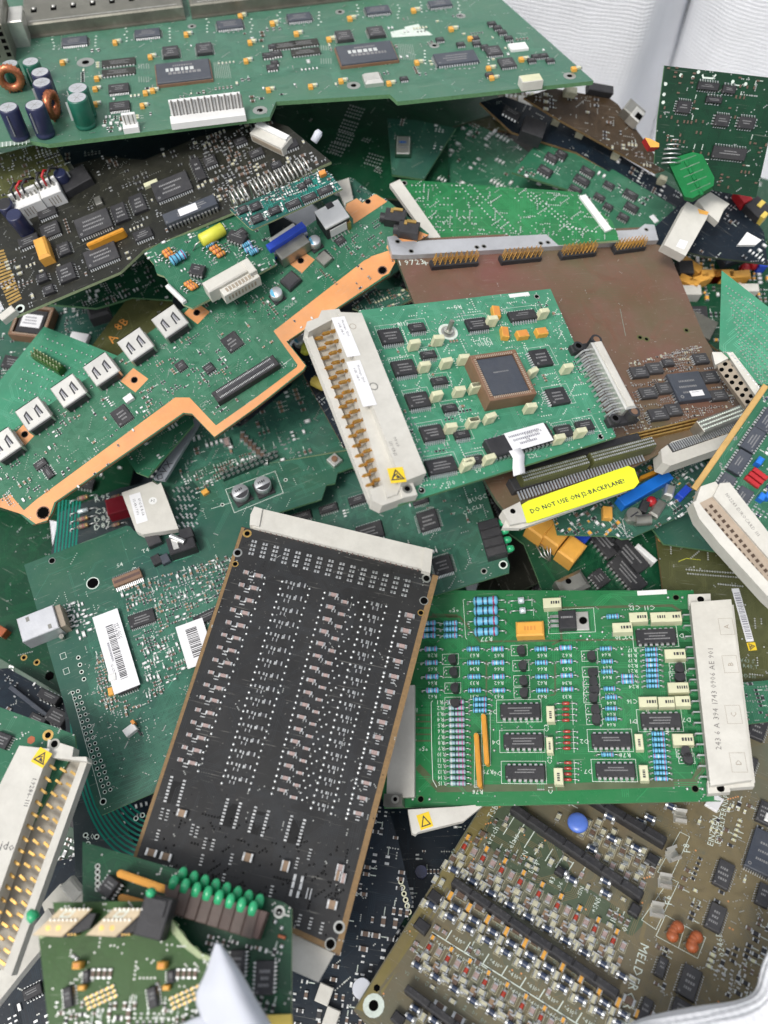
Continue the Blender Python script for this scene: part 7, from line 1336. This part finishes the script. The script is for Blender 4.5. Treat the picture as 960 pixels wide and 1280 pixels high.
def board_Z():
    O = [(48, 1168), (64, 1160), (70, 1150), (66, 1128), (195, 1126), (215, 1145), (222, 1160), (236, 1178), (252, 1192), (268, 1198), (262, 1330), (66, 1330)]
    jag = []
    g = random.Random(3)
    for i, p in enumerate(O):
        jag.append(p)
        if 4 <= i <= 8: q = O[i + 1]; [jag.append((lerp(p, q, f)[0] + g.uniform(-2.5, 2.5), lerp(p, q, f)[1] + g.uniform(-2, 2))) for f in (.25, .5, .75)]
    s = Board('circuit_board', 'moss-green board snapped off at one side, with two tilted metal-topped switches', jag, (160, 1220, .062), (0, .05), ((66, 1128), (195, 1127)), None, 'pcb_moss', 'fibre_pale', 1.8)
    s.area([(215, 1150), (222, 1160), (236, 1178), (252, 1192), (268, 1198), (266, 1203), (248, 1198), (230, 1184), (214, 1164)], 'fibre_pale', .05); s.area([(48, 1168), (64, 1160), (71, 1151), (76, 1152), (70, 1164), (50, 1174)], 'fibre_pale', .05)
    for x in (0, 67):
        b = MB(); poly_prism(b, s, [(76 + x, 1141), (120 + x, 1142), (112 + x, 1160), (82 + x, 1172), (50 + x, 1170)], .1, 4.8, 'plastic'); poly_prism(b, s, [(76 + x, 1135), (115 + x, 1136), (77 + x, 1171), (40 + x, 1169)], 6.2, 7.2, 'brass_pale', 'fibre_edge')
        for i in range(7):
            for p in ((78 + i * 5.5 + x, 1136.5), (64 + i * 5.2 + x, 1150)): l = s.P(*p, 7.2); b.cyl((l[0], l[1], 7.1), (l[0], l[1], 8.0), .42, 'tin', 6)
        q = [s.P(*p, 7.3) for p in ((82 + x, 1139), (93 + x, 1139), (86 + x, 1146), (75 + x, 1146))]; b.ribbon(q, .4, 7.25, 'silk', True); [b.disc(*s.P(60 + i * 13 + x, 1160, 7.2), 7.22, .9, 'gold', 8) for i in range(2)]
        for i in range(3): l = s.P(88 + i * 4 + x, 1168, 3); b.cyl((l[0], l[1], 0), (l[0], l[1], 5), .35, 'gold', 5)
        local(s, 'tilted_switch', b, 200)
    b = MB(); b.box(0, 0, 0, 10, 13, 8, 'plastic', .4); b.box(0, 3, 8, 7, 5, 1, 'plastic'); b.lathe((-3, 7, 8), (0, 0, 1), [(0, 1.8), (1.5, 1.6), (2.5, .8)], 'led_green', 10); s.put('black_block', b.mesh('black_block'), 191, 1146, -12, (10, 13), h=8)
    b = MB(); b.lathe((0, 0, 0), (0, 1, .2), [(0, 2), (2, 2.2), (4, 1)], 'led_green', 10); s.put('green_lamp', b.mesh('green_lamp'), 44, 1150, 40, (4, 4))
    for dx in (0, 106):
        s.box(95 + dx, 1207, 10, 10, 4.5, 'yellow_cap', name='tantalum_capacitor', c=.5, topm='orange'); s.box(101 + dx, 1235, 8, 7, 3, 'yellow_cap', name='tantalum_capacitor', c=.3)
        for i in range(4): s.smd(117 + i * 7 + dx, 1217, 13, 5, 'cap2', 90)
        s.chip(84 + dx, 1247, 12, 26, 6, 'h', 2.4, a=16); s.chip(107 + dx, 1221, 8, 16, 5, 'h', 2.0, a=8); W, D = 10, 9
        for i in range(6):
            for j in range(3): s.smd(108 + i * 6.5 + j * 2 + dx, 1248 - i * 3 + j * 6, 6.5, 2.6, 'goldpad', 38)
    s.dots([(92, 1195), (96, 1198), (197, 1230), (200, 1236)], .9, 'solder', dome=True); s.scatter(60, [(70, 1255), (260, 1255), (250, 1285), (80, 1285)], ('pads', 'res', 'cap2'), (2.2, 1.1), seed=171); s.traces(70, 4, .25, .6, None, (3, 16), 3, seed=172); s.vias(50, None, .35, 'via', seed=173); return s
mat('brass_pale', (0.46, 0.37, 0.24), .5, .25, var=.15, dust=.2)
SMDM['goldpad'] = ('gold', .8)
def board_AA():
    s = Board('circuit_board', 'grey board with a broad band of curving teal tracks, below the wide dark green board', [(64, 690), (75, 640), (150, 610), (215, 596), (212, 700), (140, 1000), (185, 1090), (95, 1110), (90, 1000)], (150, 1000, -.026), (0, .0), ((90, 1108), (180, 1090)), None, 'pcb_slate', 'fibre_green')
    for k in range(10):
        p0, p1, p2 = (86 + k * 4.0, 860), (92 + k * 4.6, 1086 - k * 7), (200, 1080 - k * 6.2); pts = [p0] + [tuple((1 - t) ** 2 * p0[q] + 2 * t * (1 - t) * p1[q] + t * t * p2[q] for q in (0, 1)) for t in [i / 16 for i in range(1, 17)]]
        s.line(pts, .95, 'teal_track', .03 + k * .003)
    for k in range(7): s.line([(68 + k * 4.2, 700), (72 + k * 4.2, 655), (74 + k * 4.4, 625)], 1.1, 'teal_track', .03 + k * .003)
    for i, (y, t) in enumerate(((622, 'R95'), (638, 'C31'), (648, 'D85'), (657, 'D87'))): s.axial(105, y + 2, 34, 14, 5, 'tan' if i != 1 else 'glass', a=8, name='diode'); s.text(t, 128, y, 7, 8); s.axial(146, y, 26, 10, 4, 'tan', a=8, name='diode')
    s.box(146, 630, 28, 19, 9, 'red_dark', a=8, name='red_capacitor', c=.5); s.dots([(107, 1044), (110, 1055), (121, 1046), (178, 1019), (170, 1023)], 1.3, 'silk', hole=.7); s.smd(174, 1019, 6, 5, 'pads'); s.text('60', 113, 1046, 8); return s
pcb('pcb_slate', (0.035, 0.048, 0.052), None, .38, .08)
mat('teal_track', (0.0, 0.20, 0.14), .34, coat=.15, var=.1)
mat('red_dark', (0.24, 0.008, 0.02), .35, var=.1)
def more_boards():
    R_ = []
    s = simple('deep green board under the copper-bordered board tab, left edge', [(-40, 600), (20, 600), (60, 640), (75, 780), (80, 870), (-40, 800)], (20, 730, -.050), (0, .05), ((-40, 780), (75, 850)), 'pcb_dark', 'fibre_green', 181, (), 10, 60, 40); s.dots([(30, 822), (46, 828)], 1.8, 'gold', hole=1.2); s.dots([(62, 845)], 2.8, 'hole'); s.box(0, 788, 12, 12, 6, 'rust', name='capacitor'); R_.append(s)
    s = simple('black board with a grey tube in the gap above the white pin connector', [(-40, 840), (10, 835), (90, 880), (95, 950), (20, 960), (-40, 940)], (30, 880, -.040), (0, .0), ((0, 840), (80, 880)), 'pcb_navy', 'fibre_dark', 184, ((45, 900, 20, 16, 5, 'v', 6), (70, 895, 24, 20, 5, 'v', 6), (60, 870, 26, 12, 5, 'v', 5)), 40, 20, 30); s.bar('grey_tube', (12, 858), (72, 905), 6, 4, 'plastic_slate'); R_.append(s)
    s = simple('green board with pale dotted traces below the copper border, centre left', [(150, 560), (225, 515), (240, 520), (242, 530), (185, 596), (170, 590)], (200, 560, .030), (0, .1), ((150, 560), (225, 515)), 'pcb_mid', 'fibre_green', 187, (), 16, 30, 50); R_.append(s)
    s = Board('metal_strip', 'grey metal strip jammed under the copper-bordered board', [(244, 520), (252, 524), (206, 600), (192, 598)], (222, 560, .022), (0, .1), ((192, 598), (244, 520)), None, 'strip_grey', 'strip_grey', 2.5, cat='metal strip'); s.text('OVX', 205, 588, 9, 0, 'ink'); R_.append(s)
    s = simple('green board with large vias under the notch of the copper border', [(190, 600), (244, 525), (300, 535), (385, 465), (430, 520), (445, 560), (330, 580), (220, 620)], (330, 540, .012), (0, .15), ((200, 600), (430, 530)), 'pcb_deep', 'fibre_pale', 190, (), 60, 120, 90, (3.0, 1.5), ('pads', 'cap', 'cap2', 'white'))
    for i in range(7): s.smd(303 + i * 5, 546 + i * 5, 12, 5, 'cap2', 70)
    s.smd(284, 554, 9, 9, 'pink'); R_.append(s)
    s = simple('dark board with amber tubes seen through the gap left of the beige connector', [(365, 430), (400, 400), (470, 360), (520, 380), (520, 460), (430, 560), (380, 470)], (440, 440, .035), (0, .2), ((380, 460), (480, 380)), 'pcb_navy', 'fibre_tan', 193, ((400, 470, 20, 10, 5, 'v'),), 60, 30, 40)
    b = MB(); b.lathe((0, 0, 3), (1, .6, 0), [(0, 1.5), (1, 2.8), (6, 2.8), (8, 1.2)], 'yellow_tube', 14); s.put('glass_tube', b.mesh('glass_tube'), 382, 446, 10, (8, 5)); b = MB(); b.lathe((0, 0, 3), (1, -.9, 0), [(0, 1.5), (1, 3), (8, 3), (10, 1.2)], 'yellow_soft', 14); s.put('amber_tube', b.mesh('amber_tube'), 493, 372, 0, (10, 6)); s.put('amber_tube', b.mesh('amber_tube'), 390, 478, -30, (10, 6)); s.put('can_capacitor', minican(3, 6), 374, 427, 0, (6, 6), h=4); R_.append(s)
    s = simple('small board fragment with fine parts between the copper-bordered and mint boards', [(440, 385), (470, 362), (500, 358), (520, 372), (470, 395)], (480, 375, .062), (0, .2), ((440, 385), (500, 360)), 'pcb_deep', 'fibre_pale', 196, (), 40, 20, 20, (2.0, 1.0), ('cap', 'cap2', 'pads', 'cream')); R_.append(s)
    s = Board('edge_connector', 'beige connector block with a yellow warning sticker sticking out under the bright green board', [(510, 1012), (575, 1008), (606, 1005), (580, 1026), (523, 1040), (520, 1043), (515, 1041)], (550, 1020, -.004), (0, 0), ((515, 1030), (580, 1015)), None, 'beige', 'beige', 7, cat='connector'); l = s.P(531, 1026); b = MB(); b.box(0, 0, 0, 6, 6.6, .1, 'sticker_yellow'); b.ribbon([(-2, -2), (2, -2), (0, 2)], .5, .12, 'ink', True); s.put('warning_sticker', b.mesh('warning_sticker'), 531, 1026, 5, (6, 6)); R_.append(s)
    s = simple('black board deep in the gap left of the khaki board', [(450, 990), (620, 990), (600, 1060), (520, 1150), (480, 1100)], (540, 1060, -.055), (0, 0), ((480, 1000), (600, 1000)), 'pcb_navy', 'fibre_dark', 199, (), 20, 20, 20); b = MB(); b.cyl((0, 0, 0), (0, 0, 6), 3, 'navy_can', 14); s.put('can_capacitor', b.mesh('can_capacitor'), 526, 1091, 0, (6, 6)); R_.append(s)
    s = simple('black board in the shaded corner at bottom left', [(-60, 1130), (60, 1080), (130, 1060), (110, 1330), (-60, 1330)], (40, 1200, -.045), (0, 0), ((0, 1200), (100, 1150)), 'pcb_navy', 'fibre_dark', 202, ((40, 1240, 26, 14, 6, 'v'), (70, 1200, 22, 12, 6, 'v')), 90, 40, 50, (3, 1.5)); R_.append(s)
    s = Board('edge_connector', 'crumpled-looking pale connector end between the white connector and the lamp board', [(52, 1130), (75, 1105), (110, 1120), (118, 1128), (100, 1150), (60, 1150)], (88, 1130, -.010), (0, .2), ((60, 1140), (110, 1125)), None, 'beige', 'beige', 6, cat='connector'); s.box(88, 1112, 20, 24, 5, 'beige', a=30, name='end_bracket', c=1); R_.append(s)
    s = Board('edge_connector', 'long shaded beige connector lying under the white pin connector, bottom left', [(-40, 1265), (60, 1135), (75, 1160), (40, 1200), (-20, 1275)], (20, 1215, -.004), (0, 0), ((-20, 1260), (60, 1150)), None, 'beige', 'beige', 6, cat='connector'); R_.append(s)
    s = simple('small green board tucked between the bright green board connector and the khaki board', [(900, 855), (965, 850), (975, 900), (935, 905)], (930, 878, -.004), (0, 0), ((900, 855), (960, 852)), 'pcb_mid', 'fibre_green', 205, ((918, 868, 12, 18, 6, 'h'),), 16, 20, 20); R_.append(s)
    s = simple('dark green board seen behind the olive board tip', [(800, 760), (815, 700), (830, 650), (850, 665), (850, 760)], (825, 715, -.016), (0, .1), ((820, 760), (830, 660)), 'pcb_deep', 'fibre_green', 208, (), 10, 10, 10); R_.append(s)
    s = simple('dark teal board in the shadow under the beige female connector', [(800, 640), (870, 570), (960, 640), (985, 760), (900, 690), (830, 680)], (880, 650, .002), (0, .1), ((800, 640), (880, 600)), 'pcb_deep', 'fibre_green', 211, (), 40, 30, 30); R_.append(s)
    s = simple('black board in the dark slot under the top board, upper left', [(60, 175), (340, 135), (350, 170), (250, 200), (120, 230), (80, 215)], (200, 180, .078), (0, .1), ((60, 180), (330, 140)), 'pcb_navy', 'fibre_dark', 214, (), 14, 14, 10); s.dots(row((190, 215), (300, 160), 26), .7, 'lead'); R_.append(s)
    s = simple('green chip-laden board in shadow below the smoky board, left', [(150, 345), (190, 315), (220, 340), (215, 375), (165, 372), (120, 385), (60, 380)], (160, 360, .040), (0, .1), ((60, 385), (190, 330)), 'pcb_dark', 'fibre_green', 217, (), 60, 30, 40); R_.append(s)
    s = simple('teal board strip behind the white socket of the copper-bordered board', [(424, 225), (440, 222), (470, 245), (445, 262), (440, 290), (400, 250)], (440, 250, .070), (0, .2), ((424, 225), (470, 245)), 'pcb_deep', 'fibre_green', 220, (), 14, 20, 20)
    b = MB(); poly_prism(b, s, [(418, 228), (436, 222), (446, 270), (440, 276)], 2, 5, 'beige'); local(s, 'beige_edge_bar', b, 100); R_.append(s)
    return R_
mat('strip_grey', (.28, .30, .33), .4, .3, var=.1)
def terminal_block():
    s = Board('terminal_block', 'bright green plastic terminal block leaning beside dark upright board', [(836, 204), (846, 196), (866, 190), (878, 193), (893, 222), (892, 232), (866, 248), (856, 246)], (865, 220, .110), (.5, .9), ((840, 205), (860, 246)), None, 'green_plastic', 'green_plastic', 11, cat='terminal block')
    e = None
    for i in range(5):
        p = lerp((846, 203), (863, 240), i / 4); q = lerp((870, 194), (888, 229), i / 4); s.line([p, q], .6, 'green_shade', .05)
        m_ = lerp(p, q, .45); s.box(m_[0] + 2, m_[1] + 5, 7, 5, .8, 'green_plastic', c=.3, name='screw_cover')
    b = MB(); [b.tube([(0, i * 2.2, 0), (-3, i * 2.2, 3), (-8, i * 2.2, 3), (-12, i * 2 + 1, -5)], .45, 'lead', 5) for i in range(6)]; s.put('wires', b.mesh('wires'), 850, 204, 60, (5, 5)); return s
mat('green_shade', (0.004, 0.11, 0.03), .5)
def white_blocks():
    R_ = []
    s = Board('white_connector', 'cream rectangular connector shell with a small pale label, upper right', [(859, 252), (886, 267), (884, 272), (857, 320), (830, 306)], (858, 286, .085), (-.1, .4), ((830, 306), (859, 252)), None, 'beige', 'beige', 7, cat='connector'); s.area([(850, 299), (860, 302), (855, 312), (845, 308)], 'paper', .1); s.area([(872, 261), (886, 265), (884, 269), (874, 267)], 'yellow_cap', .1); R_.append(s)
    s = Board('white_connector', 'broken cream connector shell propped under the terminal block, upper right', [(872, 250), (888, 240), (912, 255), (905, 262), (898, 278), (884, 266)], (892, 258, .088), (0, .4), ((872, 250), (890, 270)), None, 'beige', 'beige', 5, cat='connector'); R_.append(s)
    s = Board('orange_part', 'small orange and red plug against the dark upright board', [(806, 172), (812, 173), (824, 179), (824, 184), (813, 184)], (815, 180, .120), (0, .6), ((803, 174), (828, 184)), None, 'yellow_cap', 'red', 5, cat='plug'); R_.append(s)
    s = Board('white_chip_strip', 'white triangular plastic scrap at the right edge', [(922, 306), (934, 290), (952, 300), (945, 306)], (936, 300, .086), (0, .4), ((922, 306), (950, 302)), None, 'white', 'white', 2, cat='plastic scrap'); R_.append(s)
    return R_
def fillers():
    R_ = []
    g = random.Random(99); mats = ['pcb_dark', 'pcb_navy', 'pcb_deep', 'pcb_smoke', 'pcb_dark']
    k = 0
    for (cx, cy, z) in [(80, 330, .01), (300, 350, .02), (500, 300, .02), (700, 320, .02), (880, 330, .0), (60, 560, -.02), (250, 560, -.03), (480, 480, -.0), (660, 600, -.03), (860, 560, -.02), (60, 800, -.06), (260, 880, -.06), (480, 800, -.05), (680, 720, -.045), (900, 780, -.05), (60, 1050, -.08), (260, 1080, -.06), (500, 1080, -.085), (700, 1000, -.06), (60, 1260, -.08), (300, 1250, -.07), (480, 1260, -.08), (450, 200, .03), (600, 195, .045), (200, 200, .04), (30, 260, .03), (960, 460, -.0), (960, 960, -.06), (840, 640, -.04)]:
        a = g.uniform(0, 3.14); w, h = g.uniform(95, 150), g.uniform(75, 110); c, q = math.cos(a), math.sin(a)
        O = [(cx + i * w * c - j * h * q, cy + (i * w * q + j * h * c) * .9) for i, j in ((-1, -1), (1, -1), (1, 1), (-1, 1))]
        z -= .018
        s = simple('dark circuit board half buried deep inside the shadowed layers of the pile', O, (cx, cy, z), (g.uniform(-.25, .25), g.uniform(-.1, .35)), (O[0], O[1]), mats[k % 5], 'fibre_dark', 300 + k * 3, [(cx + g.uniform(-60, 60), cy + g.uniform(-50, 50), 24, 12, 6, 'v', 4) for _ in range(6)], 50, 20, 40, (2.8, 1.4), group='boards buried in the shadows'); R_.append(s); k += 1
    return R_
# ------------------------------------------------------------------ the woven sack that holds the pile, and the plastic flap
def sheet(name, rows, parent, matn='woven_white', thick=.6, sub=3, uvs=(1, 1)):
    # rows: grid of world points in metres
    n, m = len(rows), len(rows[0])
    def cr(p, f):
        i = min(int(f), len(p) - 2); t = f - i; a, b, c, d = p[max(i - 1, 0)], p[i], p[i + 1], p[min(i + 2, len(p) - 1)]
        return tuple(.5 * (2 * b[k] + (c[k] - a[k]) * t + (2 * a[k] - 5 * b[k] + 4 * c[k] - d[k]) * t * t + (3 * b[k] - a[k] - 3 * c[k] + d[k]) * t ** 3) for k in range(3))
    N = (n - 1) * sub + 1; M_ = (m - 1) * sub + 1
    g1 = [[cr(r, j / sub) for j in range(M_)] for r in rows]; G_ = [[cr([g1[i][j] for i in range(n)], ii / sub) for j in range(M_)] for ii in range(N)]
    b = MB(); vs = [tuple(c * 1000 for c in p) for r in G_ for p in r]; b.add(vs, [(i * M_ + j, i * M_ + j + 1, (i + 1) * M_ + j + 1, (i + 1) * M_ + j) for i in range(N - 1) for j in range(M_ - 1)], matn, True)
    uv = []; acc_v = 0
    for i in range(N):
        if i: acc_v += math.dist(G_[i][M_ // 2], G_[i - 1][M_ // 2])
        acc = 0
        for j in range(M_):
            if j: acc += math.dist(G_[i][j], G_[i][j - 1])
            uv.append((acc, acc_v))
    b.uv = uv; o = bpy.data.objects.new(name, b.mesh(name)); COL.objects.link(o)
    if parent: o.parent = parent
    md = o.modifiers.new('thickness', 'SOLIDIFY'); md.thickness = thick * .001; return o
def W3(x, y, z=None, t=None):
    d = ray(x, y)
    if t is None: t = (z - CAMH) / d.z
    return tuple(CAM + d * t)
def sack():
    e = bpy.data.objects.new('woven_sack', None); COL.objects.link(e); e.empty_display_size = .05; tag(e, 'white woven plastic sack wrapped around the heap, its walls behind and its rim in front', 'sack')
    g = random.Random(5)
    # rear wall: two slack panels meeting in a shaded fold right of the big board
    def wall(pts, name, z0, z1, lean, nz=8, wob=.006):
        rows = []
        for k in range(nz + 1):
            z = z0 + (z1 - z0) * k / nz; rows.append([(x + g.uniform(-wob, wob) * .6, y + lean * (z - z0) + g.uniform(-wob, wob), z) for x, y in pts])
        return sheet(name, rows, e)
    wall([(-.50, .62), (-.30, .64), (-.10, .64), (.08, .625), (.17, .61), (.205, .605), (.232, .645), (.252, .66)], 'rear_panel', -.16, .62, .10)
    wall([(.252, .660), (.262, .640), (.29, .615), (.36, .59), (.46, .565), (.58, .52)], 'side_panel', -.16, .62, .08)
    sheet('bottom_panel', [[(x, y, -.16) for x in (-.55, -.2, .2, .6)] for y in (-.3, 0, .3, .68)], e, sub=1)
    # rim in front, lower right: a slack fold coming up near the camera
    P_ = lambda x, y, z: W3(x, y, z)
    rows = [[P_(765, 1290, .030), P_(812, 1272, .033), P_(868, 1260, .034), P_(922, 1252, .035), P_(945, 1238, .036), P_(954, 1205, .038), P_(972, 1165, .038)],
            [P_(770, 1304, .034), P_(818, 1284, .038), P_(872, 1272, .039), P_(930, 1263, .040), P_(957, 1246, .042), P_(970, 1212, .042), P_(992, 1172, .042)],
            [P_(778, 1335, .030), P_(825, 1318, .034), P_(884, 1306, .036), P_(950, 1296, .038), P_(985, 1262, .038), P_(1004, 1222, .038), P_(1030, 1182, .038)],
            [P_(790, 1400, -.02), P_(838, 1390, -.02), P_(905, 1380, -.02), P_(985, 1370, -.02), P_(1060, 1300, -.02), P_(1090, 1240, -.02), P_(1100, 1190, -.02)]]
    sheet('front_rim', rows, e, sub=5)
    return e
def flap():
    P_ = W3
    rows = [[P_(270, 1178, .078), P_(272, 1179, .078), P_(274, 1180, .078), P_(276, 1182, .077)],
            [P_(258, 1214, .075), P_(274, 1210, .079), P_(287, 1209, .079), P_(298, 1212, .075)],
            [P_(245, 1248, .070), P_(270, 1243, .077), P_(298, 1243, .078), P_(320, 1250, .071)],
            [P_(256, 1286, .066), P_(285, 1284, .074), P_(318, 1285, .075), P_(345, 1292, .067)],
            [P_(255, 1330, .060), P_(290, 1330, .069), P_(335, 1330, .069), P_(368, 1335, .061)]]
    o = sheet('plastic_flap', rows, None, 'film', .3, 5); tag(o, 'curled translucent white plastic flap rising over the snapped moss-green board', 'plastic flap')
    o = sheet('paper_scrap', [[P_(210, 1290, .068), P_(235, 1276, .068), P_(256, 1268, .068), P_(268, 1266, .068)], [P_(200, 1310, .067), P_(235, 1300, .068), P_(262, 1296, .068), P_(290, 1295, .066)], [P_(190, 1340, .066), P_(235, 1335, .066), P_(265, 1335, .066), P_(300, 1335, .066)]], None, 'film', .3, 4); tag(o, 'pale blue-white plastic scrap lying flat at the bottom edge beside the curled flap', 'plastic scrap')
# ------------------------------------------------------------------ build
def ground():
    b = MB(); b.box(0, 300, -180, 6000, 6000, 15, 'ground_dark'); o = bpy.data.objects.new('ground', b.mesh('ground')); COL.objects.link(o); tag(o, kind='structure')
ground(); sack()
for f in (board_T, board_S, board_I, board_H, board_E, board_A, board_B, board_B2, board_C, board_D, board_F, board_G, board_G2, label_yellow, board_J, board_L, board_M, board_N, board_O, board_P,
          board_Q, board_R, board_U, board_V, board_X, board_Y, board_Z, board_AA, terminal_block): f().finish()
for f in (back_boards, more_boards, white_blocks, fillers):
    for s_ in f(): s_.finish()
flap()
